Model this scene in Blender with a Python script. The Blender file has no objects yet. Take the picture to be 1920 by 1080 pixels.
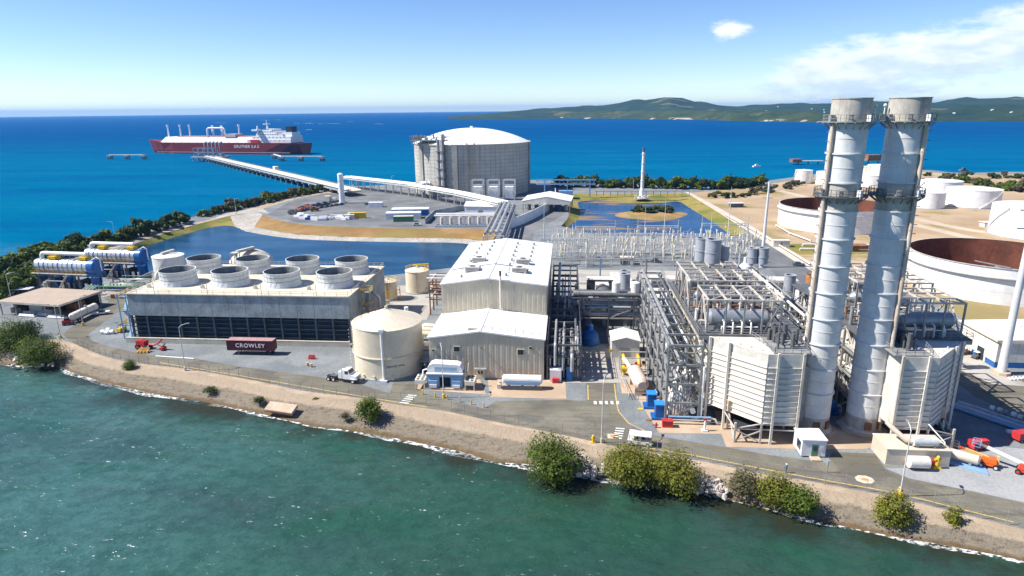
import bpy, bmesh, math, random
from mathutils import Vector, Matrix, Quaternion
from mathutils import noise as mnoise
from mathutils.geometry import tessellate_polygon
random.seed(7)
SC = bpy.context.scene
COL = SC.collection
PI = math.pi
rad = math.radians

# ------------------------------------------------------------------ camera
CAM_H, PITCH, ROLL, YAW, FPX = 60.0, math.atan(334/1200.0), math.atan(0.0106), rad(5.0), 1200.0
cam_d = bpy.data.cameras.new('camera')
cam_d.sensor_width = 36.0
cam_d.lens = 36.0*FPX/1920.0
cam_d.clip_start = 1.0
cam_d.clip_end = 80000.0
cam = bpy.data.objects.new('camera', cam_d)
COL.objects.link(cam)
cam.matrix_world = (Matrix.Translation((0, 0, CAM_H)) @ Matrix.Rotation(YAW, 4, 'Z')
                    @ Matrix.Rotation(PI/2-PITCH, 4, 'X') @ Matrix.Rotation(-ROLL, 4, 'Z'))
SC.camera = cam

# ------------------------------------------------------------------ sun, sky, exposure
SUN_EL, SHADOW_AZ = rad(48), rad(7.0)          # shadows run to the right
SKY_STRENGTH, SUN_STRENGTH = 0.096, 4.8
to_sun = Vector((-math.cos(SHADOW_AZ)*math.cos(SUN_EL), -math.sin(SHADOW_AZ)*math.cos(SUN_EL), math.sin(SUN_EL)))
sun_d = bpy.data.lights.new('sun', 'SUN')
sun_d.energy = SUN_STRENGTH
sun_d.angle = rad(0.53)
sun_d.color = (1.0, 0.955, 0.88)
sun = bpy.data.objects.new('sun', sun_d)
sun.rotation_euler = to_sun.to_track_quat('Z', 'Y').to_euler()
sun.location = to_sun*400
COL.objects.link(sun)
SC.view_settings.view_transform = 'Standard'
SC.view_settings.look = 'None'
SC.view_settings.exposure = 0.78
SC.view_settings.gamma = 1.0
SC.cycles.max_bounces = 5
SC.cycles.diffuse_bounces = 3
SC.cycles.glossy_bounces = 2
SC.cycles.transparent_max_bounces = 8
SC.cycles.volume_bounces = 0
SC.cycles.use_denoising = True
SC.cycles.caustics_reflective = False
SC.cycles.caustics_refractive = False

world = bpy.data.worlds.new('World')
SC.world = world
world.use_nodes = True


class NT:
    """small node-tree writer"""
    def __init__(s, tree):
        s.t = tree
        s.t.nodes.clear()

    def n(s, kind, **kw):
        nd = s.t.nodes.new(kind)
        ins = kw.pop('ins', {})
        for k, v in kw.items():
            setattr(nd, k, v)
        for k, v in ins.items():
            s.put(nd, k, v)
        return nd

    def put(s, nd, k, v):
        sock = nd.inputs[k]
        if isinstance(v, bpy.types.NodeSocket):
            s.t.links.new(v, sock)
        elif isinstance(v, (tuple, list)) and len(v) == 3 and sock.type == 'RGBA':
            sock.default_value = (*v, 1)
        else:
            sock.default_value = v

    def math(s, op, a, b=0.0, clamp=False):
        return s.n('ShaderNodeMath', operation=op, use_clamp=clamp, ins={0: a, 1: b}).outputs[0]

    def mix(s, f, a, b):
        nd = s.n('ShaderNodeMix', data_type='RGBA')
        s.put(nd, 0, f)
        s.put(nd, 6, a)
        s.put(nd, 7, b)
        return nd.outputs[2]

    def ramp(s, x, lo, hi, a=0.0, b=1.0):
        return s.n('ShaderNodeMapRange', interpolation_type='SMOOTHSTEP', ins={0: x, 1: lo, 2: hi, 3: a, 4: b}).outputs[0]

    def noise(s, vec, scale, detail=4.0, rough=0.55, col=False):
        nd = s.n('ShaderNodeTexNoise', ins={'Scale': scale, 'Detail': detail, 'Roughness': rough})
        if vec is not None:
            s.put(nd, 'Vector', vec)
        return nd.outputs[1 if col else 0]

    def mapping(s, vec, scale=(1, 1, 1), loc=(0, 0, 0), rot=(0, 0, 0)):
        return s.n('ShaderNodeMapping', ins={0: vec, 1: loc, 2: rot, 3: scale}).outputs[0]


wn = NT(world.node_tree)
sky = wn.n('ShaderNodeTexSky', sky_type='NISHITA', sun_disc=False, sun_elevation=SUN_EL,
           sun_rotation=math.atan2(to_sun.x, to_sun.y), altitude=60.0, air_density=0.8, dust_density=0.0, ozone_density=3.0)
wdir = wn.n('ShaderNodeTexCoord').outputs['Generated']
sep = wn.n('ShaderNodeSeparateXYZ', ins={0: wdir})
az = wn.math('ARCTAN2', sep.outputs[0], sep.outputs[1])        # 0 = plant north, + = right
el = wn.math('ARCSINE', sep.outputs[2])
cvec = wn.n('ShaderNodeCombineXYZ', ins={0: wn.math('MULTIPLY', az, 17.0), 1: wn.math('MULTIPLY', el, 46.0), 2: 3.7}).outputs[0]
cn = wn.noise(cvec, 1.0, 8.0, 0.58)
cfine = wn.noise(cvec, 3.1, 6.0, 0.6)
# a long bank of fair-weather cloud over the hills that thickens clockwise, thin haze-band puffs over the sea
bank_mid = wn.math('ADD', 0.040, wn.math('MULTIPLY', wn.math('SUBTRACT', az, 0.316), 0.13))
bank = wn.math('SUBTRACT', 1.0, wn.math('ABSOLUTE', wn.math('DIVIDE', wn.math('SUBTRACT', el, bank_mid), 0.055)), True)
bank = wn.math('MULTIPLY', bank, wn.ramp(az, 0.22, 0.36))
low = wn.math('SUBTRACT', 1.0, wn.math('ABSOLUTE', wn.math('DIVIDE', wn.math('SUBTRACT', el, 0.022), 0.02)), True)
# single small puff
pd = wn.math('ADD', wn.math('POWER', wn.math('DIVIDE', wn.math('SUBTRACT', az, 0.226), 0.040), 2.0),
             wn.math('POWER', wn.math('DIVIDE', wn.math('SUBTRACT', el, 0.104), 0.0200), 2.0))
puff = wn.math('SUBTRACT', 1.0, wn.math('POWER', pd, 0.5), True)
cover = wn.math('ADD', wn.math('MULTIPLY', bank, 1.15), wn.math('MULTIPLY', puff, 1.0))
cover = wn.math('ADD', cover, wn.math('MULTIPLY', low, 0.24))
thick = wn.math('ADD', cover, wn.math('MULTIPLY', wn.math('SUBTRACT', cn, 0.5), 1.7))
thick = wn.math('ADD', thick, wn.math('MULTIPLY', wn.math('SUBTRACT', cfine, 0.5), 0.6))
cmask = wn.math('MULTIPLY', wn.ramp(thick, 0.22, 0.85), wn.ramp(cover, 0.03, 0.3))
lift = wn.math('ADD', wn.math('DIVIDE', wn.math('SUBTRACT', el, bank_mid), 0.05), wn.math('MULTIPLY', wn.math('SUBTRACT', wn.noise(wn.mapping(cvec, loc=(0.25, -0.55, 0)), 1.3, 5.0), 0.5), 3.0))
shade = wn.ramp(wn.math('ADD', lift, wn.math('MULTIPLY', puff, 2.0)), -0.7, 0.6)
ccol = wn.mix(shade, (4.5, 5.4, 6.6), (7.1, 7.3, 7.5))
clear = wn.n('ShaderNodeHueSaturation', ins={'Hue': 0.511, 'Saturation': 1.18, 'Color': sky.outputs[0]}).outputs[0]
skyc = wn.mix(wn.math('MULTIPLY', cmask, 0.85), clear, ccol)
bg = wn.n('ShaderNodeBackground', ins={0: skyc, 1: SKY_STRENGTH})
wo = wn.n('ShaderNodeOutputWorld', ins={0: bg.outputs[0]})


# ------------------------------------------------------------------ survey: photograph point -> ground coordinates
def ray(u, v):
    x, y = u-960.0, v-540.0
    c, s = math.cos(ROLL), math.sin(ROLL)
    x, y = x*c-y*s, x*s+y*c
    dn = y*math.cos(PITCH)+FPX*math.sin(PITCH)
    fw = FPX*math.cos(PITCH)-y*math.sin(PITCH)
    cw, sw = math.cos(YAW), math.sin(YAW)
    return Vector((x*cw-fw*sw, x*sw+fw*cw, -dn))


def G(u, v, z=0.0):
    d = ray(u, v)
    t = (z-CAM_H)/d.z
    return Vector((d.x*t, d.y*t, z))


def far(u, dist, z=0.0):
    """point at a compass bearing and a distance"""
    d = ray(u, 206)
    h = math.hypot(d.x, d.y)
    return Vector((d.x/h*dist, d.y/h*dist, z))


# ------------------------------------------------------------------ materials
MATS = {}


def paint(name, col, rough=0.6, var=0.10, scale=0.5, streak=0.0, dirt=(0.16, 0.11, 0.07), metal=0.0, bump=0.0,
          bscale=8.0, spec=0.4, patch=None, patch_amt=0.0, patch_scale=0.15):
    if name in MATS:
        return MATS[name]
    m = bpy.data.materials.new(name)
    m.use_nodes = True
    t = NT(m.node_tree)
    pos = t.n('ShaderNodeNewGeometry').outputs['Position']
    n1 = t.noise(pos, scale, 5.0)
    n2 = t.noise(pos, scale*7.0, 3.0)
    k = t.math('ADD', t.math('MULTIPLY', n1, 0.65), t.math('MULTIPLY', n2, 0.35))
    lo = tuple(max(0, c*(1-2.2*var)) for c in col)
    hi = tuple(min(1, c*(1+1.6*var)) for c in col)
    c = t.mix(t.ramp(k, 0.32, 0.68), lo, hi)
    if patch is not None:
        c = t.mix(t.math('MULTIPLY', t.ramp(t.noise(pos, patch_scale, 5.0, 0.6), 0.48, 0.66), patch_amt), c, patch)
    if streak > 0:
        sv = t.mapping(pos, scale=(1.6, 1.6, 0.10))
        sn = t.noise(sv, 1.2, 5.0, 0.6)
        c = t.mix(t.math('MULTIPLY', t.ramp(sn, 0.52, 0.74), streak), c, dirt)
    b = t.n('ShaderNodeBsdfPrincipled', ins={'Base Color': c, 'Roughness': rough, 'Metallic': metal, 'Specular IOR Level': spec})
    if bump > 0:
        bn = t.n('ShaderNodeBump', ins={'Height': t.noise(pos, bscale, 4.0), 'Strength': bump, 'Distance': 0.05})
        t.put(b, 'Normal', bn.outputs[0])
    t.n('ShaderNodeOutputMaterial', ins={0: b.outputs[0]})
    MATS[name] = m
    return m


P = paint
CONC = P('old_concrete', (0.31, 0.345, 0.36), 0.85, 0.14, 0.35, 0.35, (0.15, 0.14, 0.12))  # the blue of shaded walls is mixed into this base grey
CONC_LT = P('pale_concrete', (0.55, 0.50, 0.40), 0.85, 0.10, 0.3, 0.12, (0.3, 0.26, 0.2))
CONC_PINK = P('pink_concrete', (0.52, 0.40, 0.29), 0.9, 0.10, 0.5, bump=0.3)
ROOF = P('white_roof_sheet', (0.80, 0.79, 0.76), 0.45, 0.05, 0.25, 0.10, (0.55, 0.42, 0.3))
WHITE = P('white_paint', (0.78, 0.78, 0.77), 0.45, 0.05, 0.4, 0.12, (0.45, 0.38, 0.3))
WHITE_RUST = P('white_stained_paint', (0.76, 0.73, 0.68), 0.5, 0.07, 0.5, 0.45, (0.42, 0.24, 0.12))
SIDING = P('beige_siding', (0.61, 0.54, 0.41), 0.55, 0.05, 0.3, 0.12, (0.34, 0.24, 0.13))
CREAM = P('cream_tank_paint', (0.70, 0.61, 0.46), 0.5, 0.05, 0.4, 0.22, (0.42, 0.25, 0.11))
CREAM_W = P('cream_casing', (0.80, 0.72, 0.60), 0.55, 0.05, 0.5, 0.18, (0.48, 0.30, 0.17))
GREY_SHADE_CASING = P('grey_shade_casing', (0.64, 0.60, 0.53), 0.55, 0.08, 0.5, 0.3, (0.40, 0.28, 0.18))  # grey for plant units; on the boilers it paints shade into the casing
STEEL = P('galvanised_steel', (0.30, 0.30, 0.29), 0.5, 0.12, 0.8, 0.2, (0.28, 0.18, 0.10), metal=0.15)
STEEL_DK = P('dark_steel', (0.11, 0.115, 0.12), 0.55, 0.15, 0.8, 0.3, (0.18, 0.10, 0.06))
STEEL_TAN = P('weathered_tan_steel', (0.55, 0.50, 0.43), 0.65, 0.12, 0.6, 0.32, (0.28, 0.15, 0.08))
RUST = P('rusty_steel', (0.26, 0.12, 0.06), 0.85, 0.22, 0.5)
PIPE = P('insulated_pipe_cladding', (0.48, 0.48, 0.47), 0.35, 0.08, 0.5, metal=0.35)
PIPE_W = P('white_pipe', (0.72, 0.69, 0.64), 0.45, 0.06, 0.6)
BLACK = P('black_rubber', (0.025, 0.025, 0.027), 0.8, 0.1, 2.0)
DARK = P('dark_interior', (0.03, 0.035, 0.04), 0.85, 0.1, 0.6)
GLASS = P('dark_glass', (0.03, 0.045, 0.06), 0.12, 0.05, 1.0, spec=0.6)
BLUE = P('blue_paint', (0.015, 0.12, 0.36), 0.4, 0.08, 0.8)
BLUE_LT = P('light_blue_paint', (0.22, 0.38, 0.56), 0.45, 0.06, 0.8)
YELLOW = P('safety_yellow', (0.72, 0.46, 0.03), 0.5, 0.10, 1.0, 0.2, (0.35, 0.2, 0.05))
RED = P('red_paint', (0.50, 0.035, 0.035), 0.45, 0.10, 1.0)
ORANGE = P('orange_paint', (0.80, 0.13, 0.015), 0.4, 0.06, 1.0)
MAROON = P('maroon_container_paint', (0.095, 0.018, 0.034), 0.5, 0.08, 0.6, 0.15, (0.07, 0.02, 0.02))
GREEN_P = P('green_paint', (0.07, 0.22, 0.12), 0.5, 0.1, 1.0)
HULL = P('oxide_red_hull', (0.20, 0.022, 0.022), 0.5, 0.08, 0.05, 0.1, (0.1, 0.02, 0.02))
STACK = P('stack_paint', (0.66, 0.66, 0.65), 0.5, 0.06, 0.3, 0.24, (0.44, 0.33, 0.24), patch=(0.56, 0.56, 0.56), patch_amt=0.5, patch_scale=0.35)
STACK_TOP = P('stack_stained_top', (0.46, 0.43, 0.37), 0.7, 0.10, 0.6, 0.6, (0.26, 0.18, 0.11))
TAN_ROOF = P('tan_roof_sheet', (0.42, 0.33, 0.245), 0.6, 0.05, 0.3)
SKIN = P('skin', (0.42, 0.24, 0.16), 0.6, 0.05)
NAVY = P('navy_cloth', (0.03, 0.05, 0.12), 0.9, 0.1)
BARK = P('bark', (0.14, 0.11, 0.08), 0.9, 0.2, 2.0)
LETTER = P('white_lettering', (0.82, 0.80, 0.78), 0.5, 0.02)
LETTER_DK = P('dark_lettering', (0.06, 0.06, 0.06), 0.6, 0.02)
INSUL = P('cream_porcelain', (0.66, 0.60, 0.45), 0.35, 0.05)
FILL = P('cooling_tower_fill', (0.045, 0.06, 0.075), 0.8, 0.2, 0.4)
DECK = P('tower_deck_concrete', (0.60, 0.54, 0.42), 0.85, 0.07, 0.2, patch=(0.42, 0.38, 0.30), patch_amt=0.5)
HRUST = P('tank_inside_rust', (0.15, 0.052, 0.03), 0.85, 0.18, 0.12)


def foliage(name, a, b, c2):
    m = bpy.data.materials.new(name)
    m.use_nodes = True
    t = NT(m.node_tree)
    pos = t.n('ShaderNodeNewGeometry').outputs['Position']
    c = t.mix(t.ramp(t.noise(pos, 0.9, 3.0), 0.35, 0.65), a, b)
    c = t.mix(t.math('MULTIPLY', t.ramp(t.noise(pos, 5.0, 2.0), 0.5, 0.7), 0.6), c, c2)
    d = t.n('ShaderNodeBsdfPrincipled', ins={'Base Color': c, 'Roughness': 0.6, 'Specular IOR Level': 0.25})
    tr = t.n('ShaderNodeBsdfTranslucent', ins={0: c})
    mx = t.n('ShaderNodeMixShader', ins={0: 0.32, 1: d.outputs[0], 2: tr.outputs[0]})
    t.n('ShaderNodeOutputMaterial', ins={0: mx.outputs[0]})
    MATS[name] = m
    return m


LEAF = foliage('mangrove_leaves', (0.060, 0.115, 0.016), (0.13, 0.175, 0.020), (0.22, 0.23, 0.035))
LEAF_Y = foliage('yellow_green_leaves', (0.12, 0.145, 0.016), (0.22, 0.215, 0.022), (0.32, 0.28, 0.05))
LEAF_D = foliage('dark_hedge_leaves', (0.028, 0.065, 0.020), (0.065, 0.100, 0.026), (0.10, 0.13, 0.035))
LEAF_DRY = foliage('dry_scrub_leaves', (0.10, 0.10, 0.045), (0.16, 0.14, 0.07), (0.22, 0.19, 0.10))


# ------------------------------------------------------------------ mesh helpers
class MB:
    def __init__(s):
        s.v, s.f, s.sm = [], [], []

    def add(s, vs, fs, smooth=False):
        o = len(s.v)
        s.v.extend([tuple(p) for p in vs])
        for f in fs:
            s.f.append([i+o for i in f])
            s.sm.append(smooth)
        return s

    def box(s, x0, y0, z0, x1, y1, z1):
        vs = [(x, y, z) for z in (z0, z1) for y in (y0, y1) for x in (x0, x1)]
        return s.add(vs, [(0, 2, 3, 1), (4, 5, 7, 6), (0, 1, 5, 4), (2, 6, 7, 3), (0, 4, 6, 2), (1, 3, 7, 5)])

    def rbox(s, c, size, rz=0.0):
        cx, cy, z0 = c
        a, b, h = size[0]/2, size[1]/2, size[2]
        co, si = math.cos(rz), math.sin(rz)
        vs = [(cx+x*co-y*si, cy+x*si+y*co, z) for z in (z0, z0+h) for y in (-b, b) for x in (-a, a)]
        return s.add(vs, [(0, 2, 3, 1), (4, 5, 7, 6), (0, 1, 5, 4), (2, 6, 7, 3), (0, 4, 6, 2), (1, 3, 7, 5)])

    def beam(s, a, b, w, h=None):
        a, b = Vector(a), Vector(b)
        d = (b-a).normalized()
        up = Vector((0, 0, 1)) if abs(d.z) < 0.95 else Vector((0, 1, 0))
        sd = d.cross(up).normalized()
        u2 = sd.cross(d)
        h = h or w
        vs = [p+sd*i*w/2+u2*j*h/2 for p in (a, b) for j in (-1, 1) for i in (-1, 1)]
        return s.add(vs, [(0, 1, 3, 2), (4, 6, 7, 5), (0, 4, 5, 1), (2, 3, 7, 6), (0, 2, 6, 4), (1, 5, 7, 3)])

    def cyl(s, a, b, r0, r1=None, n=16, cap=True):
        a, b = Vector(a), Vector(b)
        r1 = r0 if r1 is None else r1
        d = (b-a).normalized()
        up = Vector((0, 0, 1)) if abs(d.z) < 0.95 else Vector((1, 0, 0))
        e1 = d.cross(up).normalized()
        e2 = d.cross(e1)
        ring = [(e1*math.cos(2*PI*i/n)+e2*math.sin(2*PI*i/n)) for i in range(n)]
        A, B = [a+r*r0 for r in ring], [b+r*r1 for r in ring]
        s.add(A+B, [(i, (i+1) % n, n+(i+1) % n, n+i) for i in range(n)], True)
        if cap:
            s.add(A, [tuple(range(n-1, -1, -1))])
            s.add(B, [tuple(range(n))])
        return s

    def tube(s, pts, r, n=8):
        pts = [Vector(p) for p in pts]
        rings = []
        e1 = None
        for i, p in enumerate(pts):
            d = ((pts[min(i+1, len(pts)-1)]-p).normalized()+(p-pts[max(i-1, 0)]).normalized())
            d = d.normalized() if d.length > 1e-6 else Vector((0, 0, 1))
            if e1 is None:
                up = Vector((0, 0, 1)) if abs(d.z) < 0.9 else Vector((1, 0, 0))
                e1 = d.cross(up).normalized()
            else:
                e1 = (e1-d*e1.dot(d)).normalized()
            e2 = d.cross(e1)
            rings.append([p+(e1*math.cos(2*PI*k/n)+e2*math.sin(2*PI*k/n))*r for k in range(n)])
        vs = [q for rg in rings for q in rg]
        fs = [(i*n+k, i*n+(k+1) % n, (i+1)*n+(k+1) % n, (i+1)*n+k) for i in range(len(pts)-1) for k in range(n)]
        s.add(vs, fs, True)
        s.add(rings[0], [tuple(range(n-1, -1, -1))])
        s.add(rings[-1], [tuple(range(n))])
        return s

    def lathe(s, prof, n=32, c=(0, 0), smooth=True):
        """profile of (r, z); separate bands keep crisp edges"""
        for (r0, z0), (r1, z1) in zip(prof, prof[1:]):
            vs = []
            for r, z in ((r0, z0), (r1, z1)):
                vs += [(c[0]+r*math.cos(2*PI*i/n), c[1]+r*math.sin(2*PI*i/n), z) for i in range(n)]
            s.add(vs, [(i, (i+1) % n, n+(i+1) % n, n+i) for i in range(n)], smooth)
        return s

    def dome(s, c, r, z0, h, n=48, m=8):
        """spherical cap: base radius r at z0, rise h"""
        R = (r*r+h*h)/(2*h)
        rows = []
        for j in range(m+1):
            rr = r*(1-j/m)
            zz = z0+math.sqrt(max(0, R*R-rr*rr))-(R-h)
            rows.append([(c[0]+rr*math.cos(2*PI*i/n), c[1]+rr*math.sin(2*PI*i/n), zz) for i in range(n)])
        vs = [p for rw in rows for p in rw]
        s.add(vs, [(j*n+i, j*n+(i+1) % n, (j+1)*n+(i+1) % n, (j+1)*n+i) for j in range(m) for i in range(n)], True)
        return s

    def prism(s, poly, z0, z1):
        n = len(poly)
        a = sum(poly[i][0]*poly[(i+1) % n][1]-poly[(i+1) % n][0]*poly[i][1] for i in range(n))
        if a < 0:
            poly = poly[::-1]
        vs = [(p[0], p[1], z0) for p in poly]+[(p[0], p[1], z1) for p in poly]
        s.add(vs, [(i, (i+1) % n, n+(i+1) % n, n+i) for i in range(n)]+[tuple(range(n-1, -1, -1)), tuple(range(n, 2*n))])
        return s

    def ball(s, c, r, n=10, m=6, sz=1.0):
        vs = []
        for j in range(m+1):
            ph = PI*j/m
            for i in range(n):
                vs.append((c[0]+r*math.sin(ph)*math.cos(2*PI*i/n), c[1]+r*math.sin(ph)*math.sin(2*PI*i/n), c[2]+r*sz*math.cos(ph)))
        s.add(vs, [(j*n+i, (j+1)*n+i, (j+1)*n+(i+1) % n, j*n+(i+1) % n) for j in range(m) for i in range(n)], True)
        return s

    def mesh(s, name, mat):
        me = bpy.data.meshes.new(name)
        me.from_pydata(s.v, [], s.f)
        me.polygons.foreach_set('use_smooth', s.sm)
        if mat is not None:
            me.materials.append(mat)
        me.update()
        return me

    def build(s, name, mat, parent=None):
        return put(name, s.mesh(name, mat), parent)


def put(name, me, parent=None, loc=None, rz=0.0):
    o = bpy.data.objects.new(name, me)
    COL.objects.link(o)
    if parent is not None:
        o.parent = parent
    if loc is not None:
        o.location = loc
    if rz:
        o.rotation_euler.z = rz
    return o


def tag(o, label=None, cat=None, group=None, kind=None):
    if label:
        o['label'] = label
    if cat:
        o['category'] = cat
    if group:
        o['group'] = group
    if kind:
        o['kind'] = kind
    return o


def thing(name, label, cat, loc=(0, 0, 0), rz=0.0, group=None):
    o = bpy.data.objects.new(name, None)
    o.empty_display_size = 1.0
    COL.objects.link(o)
    o.location = loc
    o.rotation_euler = (0, 0, rz)
    return tag(o, label, cat, group)


def copy_tree(o, parent=None):
    c = o.copy()
    COL.objects.link(c)
    c.parent = parent
    for ch in list(KIDS.get(o.name, [])) or list(o.children):
        copy_tree(ch, c)
    return c


KIDS = {}
_unit = {}


def unit(kind, mat):
    k = (kind, mat.name)
    if k not in _unit:
        b = MB()
        if kind == 'beam':
            b.box(-.5, -.5, -.5, .5, .5, .5)
        else:
            b.cyl((0, 0, -.5), (0, 0, .5), .5, n=10)
        _unit[k] = b.mesh(kind, mat)
    return _unit[k]


def bar(parent, name, a, b, w, mat, h=None, kind='beam'):
    """one steel member (or pipe) as its own object sharing one mesh"""
    a, b = Vector(a), Vector(b)
    d = b-a
    o = bpy.data.objects.new(name, unit(kind, mat))
    COL.objects.link(o)
    o.parent = parent
    o.location = (a+b)/2
    o.rotation_mode = 'QUATERNION'
    z = d.normalized()
    up = Vector((0, 0, 1)) if abs(z.z) < 0.95 else Vector((0, 1, 0))
    x = up.cross(z).normalized()
    y = z.cross(x)
    o.rotation_quaternion = Matrix((x, y, z)).transposed().to_quaternion()
    o.scale = (w, h or w, d.length)
    return o


def pipe(parent, a, b, r, mat, name='pipe'):
    return bar(parent, name, a, b, 2*r, mat, kind='pipe')


def railing(parent, pts, h=1.1, mat=None, step=2.5, name='railing'):
    m = MB()
    for a, b in zip(pts, pts[1:]):
        a, b = Vector(a), Vector(b)
        L = (b-a).length
        n = max(1, int(L/step))
        for i in range(n+1):
            p = a.lerp(b, i/n)
            m.beam(p, p+Vector((0, 0, h)), 0.07)
        for k in (h, h*0.55):
            m.beam(a+Vector((0, 0, k)), b+Vector((0, 0, k)), 0.07)
    return m.build(name, mat or STEEL, parent)


def text(parent, name, body, size, loc, rot, mat, xs=1.0):
    cu = bpy.data.curves.new(name, 'FONT')
    cu.body = body
    cu.size = size
    cu.extrude = 0.02
    cu.offset = size*0.008
    cu.space_character = 1.12
    cu.align_x = 'CENTER'
    cu.align_y = 'CENTER'
    ob = bpy.data.objects.new(name, cu)
    COL.objects.link(ob)
    dg = bpy.context.evaluated_depsgraph_get()
    me = bpy.data.meshes.new_from_object(ob.evaluated_get(dg))
    bpy.data.objects.remove(ob)
    me.materials.clear()
    me.materials.append(mat)
    o = put(name, me, parent, loc)
    o.rotation_euler = rot
    o.scale = (xs, 1, 1)
    return o


ONES = ['', 'first', 'second', 'third', 'fourth', 'fifth', 'sixth', 'seventh', 'eighth', 'ninth', 'tenth', 'eleventh', 'twelfth', 'thirteenth', 'fourteenth', 'fifteenth', 'sixteenth', 'seventeenth', 'eighteenth', 'nineteenth']
TENS = ['', '', 'twent', 'thirt', 'fort', 'fift', 'sixt', 'sevent']


def ordinal(n):
    if n < 20:
        return ONES[n]
    return TENS[n//10]+('ieth' if n % 10 == 0 else 'y-'+ONES[n % 10])


def sheet(name, loops, z, mat, label=None, kind='structure', parent=None, cat=None):
    """flat sheet from pixel-free world loops (first = outline, others = holes)"""
    loops = [[Vector((p[0], p[1], 0)) for p in lp] for lp in loops]
    tris = tessellate_polygon(loops)
    flat = [p for lp in loops for p in lp]
    m = MB()
    fs = []
    for t in tris:
        a, b, c = (flat[i] for i in t)
        fs.append(t if (b-a).cross(c-a).z > 0 else (t[0], t[2], t[1]))
    m.add([(p.x, p.y, z) for p in flat], fs)
    o = m.build(name, mat, parent)
    return tag(o, label, cat, kind=kind)


def smooth_line(pts, step=3.0):
    """Catmull-Rom through the points, resampled"""
    pts = [Vector(p) for p in pts]
    out = []
    for i in range(len(pts)-1):
        p0, p1, p2, p3 = pts[max(i-1, 0)], pts[i], pts[i+1], pts[min(i+2, len(pts)-1)]
        n = max(1, int((p2-p1).length/step))
        for k in range(n):
            t = k/n
            out.append(0.5*((2*p1)+(p2-p0)*t+(2*p0-5*p1+4*p2-p3)*t*t+(3*p1-p0-3*p2+p3)*t**3))
    out.append(pts[-1])
    return out


def loft(lines, smooth=True):
    m = MB()
    n = len(lines[0])
    vs = [p for ln in lines for p in ln]
    fs = []
    for j in range(len(lines)-1):
        for i in range(n-1):
            fs.append((j*n+i, j*n+i+1, (j+1)*n+i+1, (j+1)*n+i))
    m.add(vs, fs, smooth)
    return m


def resample(pts, n):
    pts = [Vector(p) for p in pts]
    L = [0.0]
    for a, b in zip(pts, pts[1:]):
        L.append(L[-1]+(b-a).length)
    out = []
    j = 0
    for i in range(n):
        d = L[-1]*i/(n-1)
        while j < len(pts)-2 and L[j+1] < d:
            j += 1
        seg = L[j+1]-L[j]
        out.append(pts[j].lerp(pts[j+1], (d-L[j])/seg if seg > 0 else 0))
    return out


def ribbon(pts, w):
    """left/right edge lines of a strip of width w"""
    pts = [Vector(p) for p in pts]
    A, B = [], []
    for i, p in enumerate(pts):
        d = (pts[min(i+1, len(pts)-1)]-pts[max(i-1, 0)])
        d.z = 0
        d.normalize()
        nrm = Vector((-d.y, d.x, 0))
        A.append(p+nrm*w/2)
        B.append(p-nrm*w/2)
    return A, B

# ================================================================== THE SETTING
SEA_Z, POND_Z = -2.2, -2.0


def px(lst, z=0.0):
    return [G(u, v, z) for u, v in lst]


def ground_mat(name, a, b, speck=0.35, scale=0.06, patch=None, patch_amt=0.0, patch_scale=0.02, rough=0.95, fine=3.0, lines=0.0, cracks=0.0):
    m = bpy.data.materials.new(name)
    m.use_nodes = True
    t = NT(m.node_tree)
    pos = t.n('ShaderNodeNewGeometry').outputs['Position']
    c = t.mix(t.ramp(t.noise(pos, scale, 6.0, 0.6), 0.35, 0.65), a, b)
    if patch is not None:
        c = t.mix(t.math('MULTIPLY', t.ramp(t.noise(t.mapping(pos, loc=(31, 7, 0)), patch_scale, 6.0, 0.62), 0.50, 0.60), patch_amt), c, patch)
    fn = t.noise(pos, fine, 3.0, 0.7)
    c = t.mix(t.math('MULTIPLY', t.ramp(fn, 0.42, 0.72), speck), c, tuple(x*0.45 for x in a))
    if lines:
        ln = t.noise(t.mapping(pos, scale=(0.05, 0.9, 1), rot=(0, 0, 0.12)), 1.0, 5.0, 0.6)
        c = t.mix(t.math('MULTIPLY', t.ramp(ln, 0.5, 0.68), lines), c, tuple(x*0.6 for x in a))
    if cracks:
        wv = t.n('ShaderNodeVectorMath', operation='ADD', ins={0: pos, 1: t.noise(pos, 0.35, 4.0, 0.6, True)}).outputs[0]
        vo = t.n('ShaderNodeTexVoronoi', feature='DISTANCE_TO_EDGE', ins={'Vector': wv, 'Scale': 0.16})
        c = t.mix(t.math('MULTIPLY', t.ramp(vo.outputs['Distance'], 0.022, 0.006), cracks), c, tuple(x*0.35 for x in a))
        vc = t.n('ShaderNodeTexVoronoi', feature='F1', distance='CHEBYCHEV', ins={'Vector': pos, 'Scale': 0.11})
        rp = t.n('ShaderNodeSeparateColor', ins={0: vc.outputs['Color']})
        c = t.mix(t.ramp(rp.outputs[0], 0.70, 0.72, 0.0, 0.30), c, tuple(x*0.62 for x in a))
        oil = t.ramp(t.noise(t.mapping(pos, loc=(5, 3, 0)), 0.45, 4.0, 0.6), 0.66, 0.74)
        c = t.mix(t.math('MULTIPLY', oil, 0.5), c, tuple(x*0.4 for x in a))
    b_ = t.n('ShaderNodeBsdfPrincipled', ins={'Base Color': c, 'Roughness': rough, 'Specular IOR Level': 0.15})
    bn = t.n('ShaderNodeBump', ins={'Height': fn, 'Strength': 0.5, 'Distance': 0.12})
    t.put(b_, 'Normal', bn.outputs[0])
    t.n('ShaderNodeOutputMaterial', ins={0: b_.outputs[0]})
    MATS[name] = m
    return m


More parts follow.
